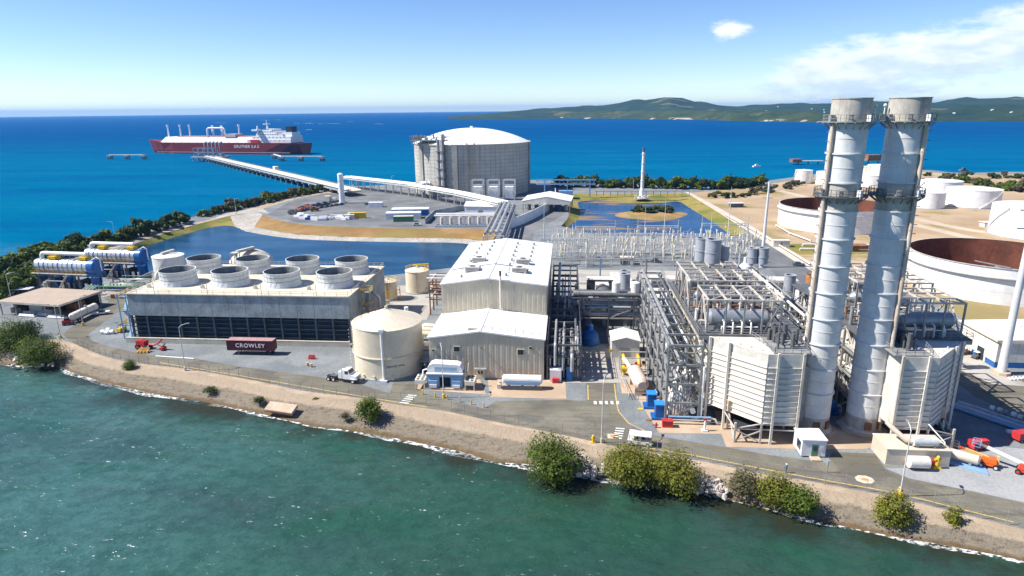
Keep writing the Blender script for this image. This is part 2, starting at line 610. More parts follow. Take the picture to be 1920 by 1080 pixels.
GRAVEL = ground_mat('grey_gravel', (0.18, 0.195, 0.20), (0.25, 0.265, 0.27), 0.45, 0.10, (0.17, 0.185, 0.19), 0.8, 0.06, fine=1.6)
GRAVEL_LT = ground_mat('pale_gravel', (0.29, 0.295, 0.30), (0.36, 0.365, 0.36), 0.35, 0.1, fine=1.8)
ASPHALT = ground_mat('sunbleached_asphalt', (0.160, 0.148, 0.112), (0.215, 0.198, 0.155), 0.15, 0.08, (0.13, 0.12, 0.105), 0.8, 0.09, fine=3.0, lines=0.6, cracks=0.22)
ASPHALT_DK = ground_mat('dark_asphalt', (0.13, 0.135, 0.14), (0.19, 0.195, 0.20), 0.3, 0.05, (0.25, 0.25, 0.24), 0.5, 0.04, fine=3.0)
DIRT = ground_mat('tan_dirt', (0.36, 0.255, 0.155), (0.46, 0.345, 0.23), 0.25, 0.02, (0.26, 0.21, 0.08), 0.85, 0.022, fine=0.9)
DRYGRASS = ground_mat('dry_grass', (0.25, 0.145, 0.055), (0.34, 0.215, 0.09), 0.35, 0.05, (0.20, 0.19, 0.05), 0.55, 0.03, fine=1.3)
GREENGRASS = ground_mat('green_gold_grass', (0.22, 0.19, 0.05), (0.32, 0.24, 0.08), 0.35, 0.04, (0.12, 0.16, 0.03), 0.8, 0.05, fine=1.3)
RIPRAP = ground_mat('white_riprap', (0.38, 0.35, 0.30), (0.50, 0.46, 0.40), 0.8, 0.1, fine=0.8)
PAD = ground_mat('pink_concrete_pad', (0.42, 0.31, 0.215), (0.50, 0.385, 0.28), 0.12, 0.15, (0.40, 0.30, 0.20), 0.5, 0.15, fine=4.0)
SLAB = ground_mat('grey_concrete_slab', (0.36, 0.34, 0.30), (0.44, 0.41, 0.36), 0.12, 0.1, (0.27, 0.25, 0.22), 0.6, 0.08, fine=4.0)


def shore_mat():
    m = bpy.data.materials.new('shore_sand')
    m.use_nodes = True
    t = NT(m.node_tree)
    pos = t.n('ShaderNodeNewGeometry').outputs['Position']
    z = t.n('ShaderNodeSeparateXYZ', ins={0: pos}).outputs[2]
    zz = t.math('ADD', z, t.math('MULTIPLY', t.math('SUBTRACT', t.noise(pos, 0.5, 5.0), 0.5), 0.7))
    n = t.noise(pos, 0.6, 6.0, 0.65)
    sand = t.mix(n, (0.29, 0.225, 0.155), (0.44, 0.35, 0.255))
    mud = t.mix(t.noise(t.mapping(pos, scale=(0.25, 1, 3)), 1.4, 6.0, 0.7), (0.11, 0.09, 0.065), (0.32, 0.27, 0.20))
    c = t.mix(t.ramp(zz, -0.75, -0.25), mud, sand)
    wet = t.mix(n, (0.10, 0.065, 0.03), (0.19, 0.125, 0.06))
    c = t.mix(t.ramp(zz, -2.1, -1.7), wet, c)
    deb = t.math('MULTIPLY', t.ramp(t.noise(t.mapping(pos, scale=(0.4, 1, 1)), 1.7, 6.0, 0.72), 0.52, 0.62), t.ramp(zz, -0.2, -0.7))
    c = t.mix(t.math('MULTIPLY', deb, 0.75), c, (0.10, 0.08, 0.055))
    b = t.n('ShaderNodeBsdfPrincipled', ins={'Base Color': c, 'Roughness': 0.9, 'Specular IOR Level': 0.2})
    bn = t.n('ShaderNodeBump', ins={'Height': t.noise(pos, 1.6, 6.0, 0.7), 'Strength': 0.9, 'Distance': 0.35})
    t.put(b, 'Normal', bn.outputs[0])
    t.n('ShaderNodeOutputMaterial', ins={0: b.outputs[0]})
    return m


def sea_mat():
    m = bpy.data.materials.new('sea_water')
    m.use_nodes = True
    t = NT(m.node_tree)
    pos = t.n('ShaderNodeNewGeometry').outputs['Position']
    sp = t.n('ShaderNodeSeparateXYZ', ins={0: pos})
    X, Y = sp.outputs[0], sp.outputs[1]
    big = t.noise(t.mapping(pos, scale=(1, 2.2, 1)), 0.004, 5.0, 0.6)
    med = t.noise(t.mapping(pos, scale=(0.5, 1.4, 1)), 0.045, 5.0, 0.6)
    wob = t.math('MULTIPLY', t.math('SUBTRACT', big, 0.5), 320.0)
    Yw = t.math('ADD', Y, wob)
    # shallow lagoon near the camera: green bottom growing tealer to the left
    lag = t.mix(t.ramp(X, -95.0, 5.0), (0.050, 0.125, 0.115), (0.022, 0.070, 0.046))
    lag = t.mix(t.math('MULTIPLY', t.ramp(med, 0.40, 0.66), 0.55), lag, (0.026, 0.050, 0.052))
    lag = t.mix(t.math('MULTIPLY', t.ramp(t.noise(t.mapping(pos, scale=(0.3, 1.0, 1), rot=(0, 0, 0.35)), 0.11, 5.0, 0.65), 0.50, 0.66), 0.5), lag, (0.012, 0.075, 0.040))
    nearD = t.math('SUBTRACT', t.math('MULTIPLY', X, -0.55), t.math('MULTIPLY', Y, 1.0))
    shal = t.mix(big, (0.000, 0.088, 0.215), (0.000, 0.138, 0.240))
    deep = t.mix(big, (0.000, 0.045, 0.170), (0.000, 0.066, 0.205))
    sea = t.mix(t.ramp(Yw, 550.0, 1900.0), shal, deep)
    sea = t.mix(t.math('MULTIPLY', t.ramp(t.noise(t.mapping(pos, scale=(0.35, 1.6, 1)), 0.010, 5.0, 0.6), 0.42, 0.66), 0.55), sea, (0.000, 0.070, 0.200))
    sea = t.mix(t.math('MULTIPLY', t.ramp(t.noise(t.mapping(pos, scale=(0.12, 0.9, 1), rot=(0, 0, 0.2)), 0.03, 6.0, 0.7), 0.48, 0.66), 0.30), sea, (0.010, 0.140, 0.270))
    c = t.mix(t.ramp(Y, 130.0, 215.0), lag, sea)
    # breaking crests; at near left also sun glints painted into the colour
    wv = t.mapping(pos, scale=(0.55, 1.25, 1), rot=(0, 0, 0.28))
    cap = t.math('MULTIPLY', t.ramp(t.noise(wv, 1.5, 3.0, 0.6), 0.665, 0.72), t.ramp(t.noise(pos, 0.10, 3.0), 0.40, 0.66))
    cap = t.math('MULTIPLY', cap, t.ramp(X, 40.0, -60.0))
    capF = t.ramp(t.noise(t.mapping(pos, scale=(0.25, 0.8, 1)), 0.10, 4.0, 0.75), 0.725, 0.79)
    cap = t.math('MAXIMUM', t.math('MULTIPLY', cap, t.ramp(Y, 260.0, 150.0)), t.math('MULTIPLY', capF, t.ramp(Y, 200.0, 320.0)))
    c = t.mix(t.math('MULTIPLY', cap, 0.85), c, (0.75, 0.80, 0.80))
    w1 = t.noise(t.mapping(pos, scale=(0.75, 1.3, 1), rot=(0, 0, 0.28)), 0.42, 4.0, 0.62)
    w2 = t.noise(t.mapping(pos, scale=(0.8, 1.25, 1), rot=(0, 0, 0.22)), 0.055, 3.0, 0.6)
    w3 = t.noise(t.mapping(pos, scale=(0.8, 1.3, 1), rot=(0, 0, 0.30)), 1.3, 3.0, 0.6)
    hgt = t.math('ADD', t.math('ADD', t.math('MULTIPLY', w1, 0.30), t.math('MULTIPLY', w3, 0.18)), t.math('MULTIPLY', w2, 2.2))
    c = t.mix(t.math('MULTIPLY', t.ramp(w1, 0.42, 0.62), t.ramp(Y, 260.0, 120.0, 0.0, 0.32)), c, (0.010, 0.040, 0.030))
    bn = t.n('ShaderNodeBump', ins={'Height': hgt, 'Strength': 1.0, 'Distance': 1.0})
    b = t.n('ShaderNodeBsdfPrincipled', ins={'Base Color': c, 'Roughness': t.math('ADD', t.ramp(Y, 60.0, 400.0, 0.10, 0.30), t.math('MULTIPLY', cap, 0.6)), 'IOR': 1.33,
                                            'Specular IOR Level': t.ramp(Y, 90.0, 300.0, 0.30, 0.0), 'Normal': bn.outputs[0]})
    t.n('ShaderNodeOutputMaterial', ins={0: b.outputs[0]})
    return m


def pond_mat(name, a, b_, algae=0.0):
    m = bpy.data.materials.new(name)
    m.use_nodes = True
    t = NT(m.node_tree)
    pos = t.n('ShaderNodeNewGeometry').outputs['Position']
    c = t.mix(t.ramp(t.noise(t.mapping(pos, scale=(0.5, 1.3, 1)), 0.05, 5.0, 0.6), 0.35, 0.68), a, b_)
    r = 0.12
    if algae:
        al = t.ramp(t.noise(t.mapping(pos, scale=(0.55, 1.6, 1), loc=(4, 9, 0)), 0.028, 6.0, 0.62), 0.52, 0.60)
        x = t.n('ShaderNodeSeparateXYZ', ins={0: pos})
        al = t.math('MULTIPLY', al, t.ramp(x.outputs[0], 70.0, 45.0))
        c = t.mix(t.math('MULTIPLY', al, algae), c, (0.30, 0.20, 0.08))
        r = t.math('ADD', 0.12, t.math('MULTIPLY', al, 0.6))
    bn = t.n('ShaderNodeBump', ins={'Height': t.noise(pos, 0.9, 3.0), 'Strength': 0.25, 'Distance': 0.3})
    b = t.n('ShaderNodeBsdfPrincipled', ins={'Base Color': c, 'Roughness': r, 'IOR': 1.33, 'Specular IOR Level': 0.12, 'Normal': bn.outputs[0]})
    t.n('ShaderNodeOutputMaterial', ins={0: b.outputs[0]})
    return m


SHORE = shore_mat()

# ---- sea: one sheet out to the horizon
m = MB()
rings = [0, 60, 150, 400, 1000, 3000, 9000, 30000]
n = 64
vs = [(0, 0, SEA_Z)]
for r in rings[1:]:
    vs += [(r*math.cos(2*PI*i/n), r*math.sin(2*PI*i/n), SEA_Z) for i in range(n)]
fs = [(0, 1+i, 1+(i+1) % n) for i in range(n)]
for k in range(len(rings)-2):
    o0, o1 = 1+k*n, 1+(k+1)*n
    fs += [(o0+i, o1+i, o1+(i+1) % n, o0+(i+1) % n) for i in range(n)]
m.add(vs, fs)
tag(m.build('sea', sea_mat()), 'green to deep blue sea around the power plant', kind='structure')

# ---- outline of the land
NEAR_TOP = [(-200, 590), (-100, 615), (0, 630), (60, 638), (114, 644), (178, 670), (237, 684), (350, 698), (474, 720), (558, 738), (677, 752), (736, 757),
            (825, 773), (914, 793), (960, 802), (1038, 817), (1115, 837), (1167, 848), (1287, 868), (1440, 900), (1508, 910),
            (1677, 943), (1795, 972), (1920, 1003), (2100, 1048), (2400, 1125)]
NEAR_WATER = [(-230, 610), (-100, 665), (0, 684), (60, 686), (101, 680), (133, 699), (207, 720), (267, 735), (355, 750), (440, 766), (558, 793), (677, 812),
              (795, 834), (914, 861), (986, 872), (1064, 887), (1141, 900), (1230, 912), (1315, 923), (1440, 955), (1508, 973),
              (1662, 1004), (1800, 1030), (1920, 1052), (2100, 1090), (2400, 1170)]
SEA_COAST = [(-200, 590), (-150, 548), (-60, 530), (0, 513), (50, 495), (95, 477), (150, 461), (245, 439), (330, 415), (400, 397), (470, 380), (530, 367),
             (590, 357), (640, 350), (700, 348), (780, 343), (1000, 337), (1060, 341), (1200, 346), (1340, 351), (1420, 341), (1480, 333),
             (1530, 326), (1620, 318), (1730, 318), (1800, 324), (1920, 322), (2200, 326), (3000, 340)]
near_top = smooth_line(px(NEAR_TOP), 2.0)
near_water = smooth_line(px(NEAR_WATER, SEA_Z), 2.0)
coast = smooth_line(px(SEA_COAST), 6.0)

# ponds: top of bank and waterline
P1_TOP = [(232, 466), (300, 440), (398, 413), (432, 404), (478, 398), (503, 407), (548, 418), (620, 424), (760, 428), (900, 429), (935, 436)]
P1_WAT = [(246, 470), (306, 451), (395, 426), (436, 424), (468, 435), (538, 446), (620, 451), (760, 454), (850, 455), (880, 458), (915, 462)]
P1_NEAR = [(915, 470), (862, 500), (700, 520), (500, 528), (330, 525), (262, 505), (240, 485)]
P2_TOP = [(1052, 424), (1066, 405), (1062, 385), (1062, 365), (1140, 364), (1165, 364), (1240, 363), (1284, 362), (1325, 383), (1365, 408), (1402, 440)]
P2_WAT = [(1052, 434), (1082, 412), (1088, 397), (1087, 378), (1140, 376), (1166, 380), (1236, 381), (1272, 378), (1298, 393), (1334, 415), (1370, 441)]
P2_NEAR = [(1310, 446), (1200, 443), (1120, 441)]
p1t, p1w = resample(smooth_line(px(P1_TOP), 4), 90), resample(smooth_line(px(P1_WAT, POND_Z), 4), 90)
p2t, p2w = resample(smooth_line(px(P2_TOP), 4), 80), resample(smooth_line(px(P2_WAT, POND_Z), 4), 80)
hole1 = p1t+px(P1_NEAR)
hole2 = p2t+px(P2_NEAR)
outline = near_top+px([(3200, 700)])+coast[::-1]
sheet('ground', [outline, hole1, hole2], 0.0, GRAVEL, 'grey gravel ground of the power plant peninsula')

# near shore: loft from the sandy top to below the waterline
N = 420
A, B = resample(near_top, N), resample(near_water, N)
rows = []
for t, z in ((0, 0.01), (.12, -.05), (.26, -.12), (.40, -.25), (.48, -.75), (.60, -1.0), (.74, -1.45), (.88, -1.9), (1.0, SEA_Z), (1.25, -3.0)):
    ln = []
    for i in range(N):
        p = A[i].lerp(B[i], t)
        w = 0 if t in (0, 1.25) else 1
        wob = math.sin(i*0.37+t*5)*0.10+math.sin(i*0.11+t*9)*0.14+random.uniform(-.06, .06)
        ln.append((p.x, p.y+w*math.sin(i*0.23+t*3)*0.25, z+w*wob*(0.6 if t < 1 else 0.3)))
    rows.append(ln)
tag(loft(rows).build('shore', SHORE), 'sandy eroded bank sloping to the water', kind='structure')
# sand strip along the fence on top of the bank
A2, B2 = ribbon(near_top, 3.4)
sandtop = ground_mat('sand_strip', (0.38, 0.29, 0.20), (0.46, 0.36, 0.26), 0.3, 0.2, (0.28, 0.23, 0.17), 0.6, 0.15, fine=2.0)
for k, ln in ((0, A2), (1, B2)):
    pass
lines = [[(p.x, p.y, 0.012) for p in A2], [(p.x, p.y, 0.012) for p in near_top]]
tag(loft(lines, False).build('sand_strip', sandtop), 'pale sandy verge along the shore fence', kind='structure')
# sea side skirt
O1, _ = ribbon(coast, 12.0)
tag(loft([[(p.x, p.y, 0) for p in coast], [(p.x, p.y, -4) for p in O1]]).build('sea_bank', SHORE), 'bank along the open sea', kind='structure')


# pond banks
def lerp_rows(a, b, ts, za, zb):
    out = []
    for t in ts:
        ln = []
        for i in range(len(a)):
            p = a[i].lerp(b[i], t)
            ln.append((p.x, p.y, za+(zb-za)*t+(random.uniform(-.12, .12) if 0 < t < 1 else 0)))
        out.append(ln)
    return out


k0 = 38
kg = 29
tag(loft(lerp_rows(p1t[:kg+1], p1w[:kg+1], (0, .3, .6, .85, 1.15), 0, POND_Z)).build('grass_bank', GREENGRASS), 'green and gold grass bank of the dike', kind='structure')
tag(loft(lerp_rows(p1t[kg:k0+1], p1w[kg:k0+1], (0, .3, .6, .85, 1.15), 0, POND_Z)).build('riprap_bank', RIPRAP), 'white stone apron at the bend of the dike', kind='structure')
sheet('stone_apron', [px([(395, 412), (420, 401), (455, 394), (492, 390), (505, 400), (480, 397), (440, 402), (430, 404), (398, 413)])], 0.020, RIPRAP, 'white stones spread over the dike bend')
tag(loft(lerp_rows(p1t[k0:], p1w[k0:], (0, .25, .5, .72), 0, POND_Z)).build('grass_bank', DRYGRASS), 'dry orange grass bank below the storage yard', kind='structure')
tag(loft(lerp_rows(p1t[k0:], p1w[k0:], (.72, .86, 1.0, 1.2), 0, POND_Z)).build('riprap_bank', RIPRAP), 'white stone band along the pond edge', kind='structure')
tag(loft(lerp_rows(p2t, p2w, (0, .3, .6, .85, 1.15), 0, POND_Z)).build('grass_bank', GREENGRASS), 'golden grass bank round the pond with the flare', kind='structure')
for pn in (P1_NEAR, P2_NEAR):
    e = px([(P1_WAT if pn is P1_NEAR else P2_WAT)[-1]]+pn+[(P1_WAT if pn is P1_NEAR else P2_WAT)[0]])
    tag(loft([[(p.x, p.y, 0) for p in e], [(p.x, p.y-0.0, -3) for p in e]], False).build('pond_edge', CONC), 'concrete edge of the pond', kind='structure')
P1M = pond_mat('pond_water_blue', (0.004, 0.036, 0.090), (0.018, 0.072, 0.135))
P2M = pond_mat('pond_water_algae', (0.004, 0.040, 0.130), (0.012, 0.065, 0.160), 0.75)
sheet('pond', [[(p.x, p.y) for p in hole1]], POND_Z, P1M, 'dark blue pond behind the cooling tower')
sheet('pond', [[(p.x, p.y) for p in hole2]], POND_Z, P2M, 'blue pond with brown algae in front of the flare')
# island in the second pond
ic = G(1222, 403, POND_Z)
m = MB()
isl = []
for j, (f, z) in enumerate(((1.15, -2.6), (1, -1.9), (.8, -1.3), (.5, -.8), (.2, -.6))):
    isl.append([(ic.x+f*(21*math.cos(a)+2*math.sin(3*a)), ic.y+f*(17*math.sin(a)+2*math.cos(2*a)), z) for a in [2*PI*i/40 for i in range(41)]])
tag(loft(isl).build('pond_island', ground_mat('island_earth', (0.30, 0.18, 0.08), (0.38, 0.25, 0.11), 0.3, 0.1, (0.16, 0.17, 0.05), 0.6, 0.12)), 'small earth island in the pond', kind='structure')

# ---- roads, yards, pads (each sheet a few mm above the one below)
ROAD_OUT = [(118, 628), (150, 650), (200, 666), (260, 679), (350, 690), (440, 707), (558, 727), (677, 747), (760, 761), (830, 770), (914, 788), (960, 797),
            (1038, 812), (1115, 828), (1200, 842), (1284, 855), (1440, 886), (1560, 908), (1677, 929), (1795, 958), (1920, 989), (2100, 1032), (2400, 1105)]
ROAD_IN = [(2400, 1060), (2100, 985), (1920, 943), (1825, 922), (1706, 898), (1661, 880), (1640, 850), (1560, 848), (1550, 868), (1440, 853), (1375, 841), (1271, 824),
           (1219, 814), (1178, 796), (1160, 772), (1156, 755), (1155, 640), (1098, 640), (1099, 752), (1058, 750), (930, 752), (908, 766), (850, 752), (792, 737),
           (784, 716), (738, 716), (730, 737), (672, 720), (618, 710), (530, 698), (440, 686), (370, 673), (267, 664), (201, 649), (170, 638), (166, 626), (231, 577), (262, 556),
           (250, 540), (170, 540), (204, 566), (127, 618)]
road_loop = smooth_line(px(ROAD_OUT), 4)+px(ROAD_IN)
sheet('road', [road_loop], 0.018, ASPHALT, 'sun-bleached perimeter road along the shore')
sheet('gravel_lot', [px([(1706, 897), (1661, 878), (1790, 876), (1800, 830), (2100, 860), (2100, 984), (1920, 942), (1825, 921)])], 0.006, GRAVEL_LT, 'pale gravel lot under the boom lifts')
sheet('service_road', [px([(1788, 668), (1850, 690), (1960, 728), (2300, 810), (2300, 900), (1960, 800), (1830, 745), (1770, 700)])], 0.010, ASPHALT, 'asphalt service road beside the white warehouse')
sheet('storage_yard', [px([(503, 402), (530, 410), (560, 417), (620, 422), (760, 426), (900, 427), (935, 410), (905, 372), (780, 356), (640, 356), (590, 364), (540, 380)])], 0.010, ASPHALT_DK, 'dark asphalt storage yard beside the storage tank')
A3, B3 = ribbon(smooth_line(px([(1075, 350), (1062, 362), (1052, 380), (1046, 398), (1020, 415), (985, 436), (985, 470)]), 4), 9.0)
tag(loft([[(p.x, p.y, 0.014) for p in A3], [(p.x, p.y, 0.014) for p in B3]], False).build('tank_road', ASPHALT_DK), 'curved asphalt road round the retaining wall', kind='structure')
sheet('switchyard_road', [px([(1394, 440), (1432, 440), (1475, 470), (1560, 532), (1620, 575), (1560, 600), (1480, 545), (1440, 500)])], 0.012, ASPHALT_DK, 'asphalt road beside the switchyard')
sheet('lane', [px([(1030, 505), (1290, 508), (1290, 545), (1022, 540)])], 0.008, SLAB, 'concrete lane between switchyard and turbines')
sheet('dirt_field', [px([(1288, 362), (1340, 358), (1420, 348), (1490, 338), (1560, 328), (1640, 322), (1730, 322), (1800, 327), (1920, 326), (2600, 338), (3000, 600), (1960, 600), (1812, 600),
                         (1712, 548), (1600, 548), (1540, 520), (1450, 460), (1410, 438), (1368, 404), (1330, 382)])], 0.006, DIRT, 'dry tan earth of the tank farm')
sheet('dike_path', [px([(1284, 360), (1292, 360), (1345, 388), (1420, 430), (1500, 480), (1620, 545), (1600, 552), (1490, 490), (1400, 432), (1330, 388)])], 0.0165, ground_mat('pale_dirt_track', (0.50, 0.43, 0.34), (0.58, 0.50, 0.41), 0.15, 0.1), 'pale dirt track along the pond dike')
sheet('grass_patch', [px([(1462, 458), (1545, 456), (1640, 458), (1640, 476), (1500, 478)])], 0.021, GREENGRASS, 'strip of golden grass behind the smokestacks')
sheet('bund_road', [px([(180, 466), (300, 436), (398, 410), (430, 402), (560, 366), (640, 354), (640, 358), (560, 371), (470, 398), (432, 405), (398, 413), (300, 440), (200, 470)])], 0.016, sandtop, 'pale track along the dike top')
PADS = [('concrete_pad', [(1345, 795), (1362, 838), (1500, 842), (1620, 842), (1640, 838), (1632, 812), (1500, 790), (1340, 770)], 'pink concrete pad under the left boiler and stacks', PAD),
        ('concrete_pad', [(915, 712), (1060, 712), (1062, 748), (918, 745)], 'pink concrete pad under the white horizontal tank', PAD),
        ('concrete_pad', [(1192, 742), (1248, 742), (1300, 790), (1372, 800), (1372, 814), (1236, 812)], 'pink concrete pad under the blue pumps', PAD),
        ('concrete_pad', [(1162, 715), (1222, 715), (1232, 738), (1166, 738)], 'pink concrete pad under the cream pressure vessel', PAD),
        ('concrete_pad', [(786, 712), (900, 712), (912, 740), (782, 730)], 'concrete pad under the transformer', PAD),
        ('concrete_slab', [(1062, 645), (1215, 645), (1215, 718), (1062, 718)], 'grey slab between the pipe racks', SLAB),
        ('concrete_slab', [(40, 545), (250, 530), (252, 548), (170, 560), (60, 570)], 'concrete slab under the evaporators', SLAB),
        ('concrete_slab', [(1640, 815), (1790, 810), (1790, 870), (1661, 872)], 'pale slab behind the beige equipment box', PAD),
        ('concrete_slab', [(1780, 640), (1880, 690), (1930, 725), (1860, 720), (1790, 690)], 'pale apron in front of the warehouse door', SLAB),
        ('concrete_slab', [(690, 540), (830, 530), (800, 600), (700, 600)], 'slab between cooling tower and turbine hall', SLAB)]
for i_, (nm, lp, lb, mt) in enumerate(PADS):
    sheet(nm, [px(lp)], 0.0245+0.0015*i_, mt, lb)

TRACK = ground_mat('pale_wheel_track', (0.46, 0.37, 0.27), (0.54, 0.44, 0.33), 0.15, 0.1)
for lst, lb in (([(1440, 352), (1520, 372), (1640, 402), (1760, 432), (1920, 470)], 'pale wheel track across the dry field'), ([(1690, 404), (1780, 424), (1860, 436), (1960, 432)], 'pale wheel track past the wide tank')):
    A5, B5 = ribbon(smooth_line(px(lst), 4), 7.0)
    tag(loft([[(p.x, p.y, 0.014) for p in A5], [(p.x, p.y, 0.014) for p in B5]], False).build('dirt_track', TRACK), lb, kind='structure')
# painted markings
WM = P('road_white_paint', (0.70, 0.69, 0.66), 0.7, 0.10, 1.5)
YM = P('road_yellow_paint', (0.60, 0.42, 0.14), 0.7, 0.15, 1.5)
OM = P('road_orange_paint', (0.60, 0.26, 0.08), 0.7, 0.15, 1.5)
CREAMM = P('road_cream_paint', (0.62, 0.52, 0.40), 0.7, 0.10, 1.5)
m = MB()
for k in range(5):
    a, b = G(1113+k*10.5, 752), G(1119+k*10.5, 758)
    m.box(a.x, b.y, 0, b.x, a.y, 0.004)
o = m.build('crosswalk', WM)
o.location.z = 0.022
tag(o, 'white crosswalk stripes across the lane to the racks', kind='structure')
for nm, (u, v), lb in (('crosswalk', (1164, 812), 'white crosswalk stripes beside the utility cart'), ('crosswalk', (769, 748), 'white crosswalk stripes near the cream water tank')):
    m = MB()
    c = G(u, v)
    for k in range(5):
        m.rbox((c.x-0.2*k, c.y-0.95*k+1.8, 0), (1.7 if 'tank' not in lb else 2.0, 0.42, 0.004), -0.12)
    o = m.build(nm, WM)
    o.location.z = 0.022
    tag(o, lb, kind='structure')
for (u, v), w, lb in (((1149, 818), 2.2, 'cream painted square with orange dot near the cart'), ((1621, 899), 2.8, 'cream painted octagon with orange dot near the stacks')):
    c = G(u, v)
    t_ = thing('road_marking', lb, 'marking', (c.x, c.y, 0.022))
    t_['kind'] = 'structure'
    del t_['category']
    m = MB()
    m.prism([(w*.5*math.cos(PI/4*(i+.5))*1.1, w*.42*math.sin(PI/4*(i+.5))*1.1) for i in range(8)] if w > 2.5 else [(-w/2, -.9), (w/2, -.9), (w/2, .9), (-w/2, .9)], 0, .004)
    m.build('painted_field', CREAMM, t_)
    m = MB()
    m.prism([(.55*math.cos(i*PI/6), .42*math.sin(i*PI/6)) for i in range(12)], .004, .008)
    m.build('painted_dot', OM, t_)
for lst, mt, lb in (([(1152, 720), (1156, 755), (1160, 772), (1178, 793), (1215, 811)], YM, 'faded yellow edge line curving round the corner'),
                    ([(1102, 722), (1103, 750)], YM, 'faded yellow edge line beside the rack lane'),
                    ([(1200, 838), (1284, 851), (1440, 881), (1560, 903), (1677, 924), (1795, 953), (1900, 979)], YM, 'faded yellow edge line along the shore road'),
                    ([(300, 680), (440, 703), (558, 723), (677, 743), (800, 763)], YM, 'faded yellow line along the western road edge')):
    A4, B4 = ribbon(smooth_line(px(lst), 3), 0.22)
    tag(loft([[(p.x, p.y, 0.0225) for p in A4], [(p.x, p.y, 0.0225) for p in B4]], False).build('edge_line', mt), lb, kind='structure')

# foam along the waterline
fm = bpy.data.materials.new('surf_foam')
fm.use_nodes = True
t = NT(fm.node_tree)
pos = t.n('ShaderNodeNewGeometry').outputs['Position']
f1 = t.ramp(t.noise(t.mapping(pos, scale=(0.8, 1.3, 1)), 1.3, 6.0, 0.72), 0.44, 0.60)
f2 = t.ramp(t.noise(pos, 0.07, 3.0), 0.30, 0.55)
fo = t.math('MULTIPLY', f1, f2)
fb = t.n('ShaderNodeBsdfPrincipled', ins={'Base Color': (0.80, 0.82, 0.82), 'Roughness': 0.8})
ft = t.n('ShaderNodeBsdfTransparent')
fx = t.n('ShaderNodeMixShader', ins={0: fo, 1: ft.outputs[0], 2: fb.outputs[0]})
t.n('ShaderNodeOutputMaterial', ins={0: fx.outputs[0]})
fl = []
for off in (-0.2, 0.35, 0.9):
    ln = []
    for i in range(N):
        d = (B[i]-A[i]).normalized()
        k = off*(1.0+0.5*math.sin(i*0.05)+0.35*math.sin(i*0.31))*(1.7 if i < 90 else 1.0)
        ln.append((B[i].x+d.x*k, B[i].y+d.y*k, SEA_Z+0.03+(0.05 if off < 0 else 0)))
    fl.append(ln)
tag(loft(fl, False).build('surf_foam', fm), 'line of white surf foam along the waterline', kind='stuff')


# shallow brown water over the sand near the bank
shm = bpy.data.materials.new('shallow_water')
shm.use_nodes = True
t = NT(shm.node_tree)
pos = t.n('ShaderNodeNewGeometry').outputs['Position']
fa_ = t.n('ShaderNodeAttribute', attribute_name='fade').outputs['Fac']
fk = t.math('MULTIPLY', fa_, t.ramp(t.noise(pos, 0.16, 5.0, 0.6), 0.30, 0.66), True)
sb_ = t.n('ShaderNodeBsdfPrincipled', ins={'Base Color': (0.034, 0.036, 0.020), 'Roughness': 0.15, 'IOR': 1.33, 'Specular IOR Level': 0.25})
bn = t.n('ShaderNodeBump', ins={'Height': t.noise(pos, 1.0, 3.0), 'Strength': 0.5, 'Distance': 0.3})
t.put(sb_, 'Normal', bn.outputs[0])
sx_ = t.n('ShaderNodeMixShader', ins={0: fk, 1: t.n('ShaderNodeBsdfTransparent').outputs[0], 2: sb_.outputs[0]})
t.n('ShaderNodeOutputMaterial', ins={0: sx_.outputs[0]})
offs = ((-.3, .95), (1.2, .9), (3.0, .65), (5.5, .3), (9.0, 0.0))
sl = []
for off, fd in offs:
    ln = []
    for i in range(N):
        d = (B[i]-A[i]).normalized()
        k = off*(1+.35*math.sin(i*.045)+.2*math.sin(i*.17))
        ln.append((B[i].x+d.x*k, B[i].y+d.y*k, SEA_Z+.012))
    sl.append(ln)
o = loft(sl, False).build('shallows', shm)
at_ = o.data.attributes.new('fade', 'FLOAT', 'POINT')
at_.data.foreach_set('value', [fd for off, fd in offs for i in range(N)])
tag(o, 'brownish shallow water along the bank', kind='structure')


# ---- far hills
def hill_mat(name, a, b, tan, cliff):
    m = bpy.data.materials.new(name)
    m.use_nodes = True
    t = NT(m.node_tree)
    pos = t.n('ShaderNodeNewGeometry').outputs['Position']
    z = t.n('ShaderNodeSeparateXYZ', ins={0: pos}).outputs[2]
    c = t.mix(t.ramp(t.noise(pos, 0.006, 6.0, 0.65), 0.35, 0.65), a, b)
    c = t.mix(t.math('MULTIPLY', t.ramp(t.noise(pos, 0.03, 4.0, 0.7), 0.5, 0.7), 0.5), c, tuple(x*0.5 for x in a))
    c = t.mix(t.math('MULTIPLY', t.ramp(t.noise(t.mapping(pos, loc=(900, 100, 0)), 0.0028, 5.0, 0.6), 0.60, 0.68), 0.7), c, tan)
    cl = t.math('MULTIPLY', t.ramp(z, 11.0, 4.0), t.ramp(t.noise(pos, 0.007, 5.0, 0.7), 0.54, 0.62))
    c = t.mix(t.math('MULTIPLY', cl, cliff), c, (0.55, 0.48, 0.38))
    bb = t.n('ShaderNodeBsdfPrincipled', ins={'Base Color': c, 'Roughness': 0.95, 'Specular IOR Level': 0.1})
    bn = t.n('ShaderNodeBump', ins={'Height': t.noise(pos, 0.02, 6.0, 0.7), 'Strength': 1.0, 'Distance': 18.0})
    t.put(bb, 'Normal', bn.outputs[0])
    t.n('ShaderNodeOutputMaterial', ins={0: bb.outputs[0]})
    return m


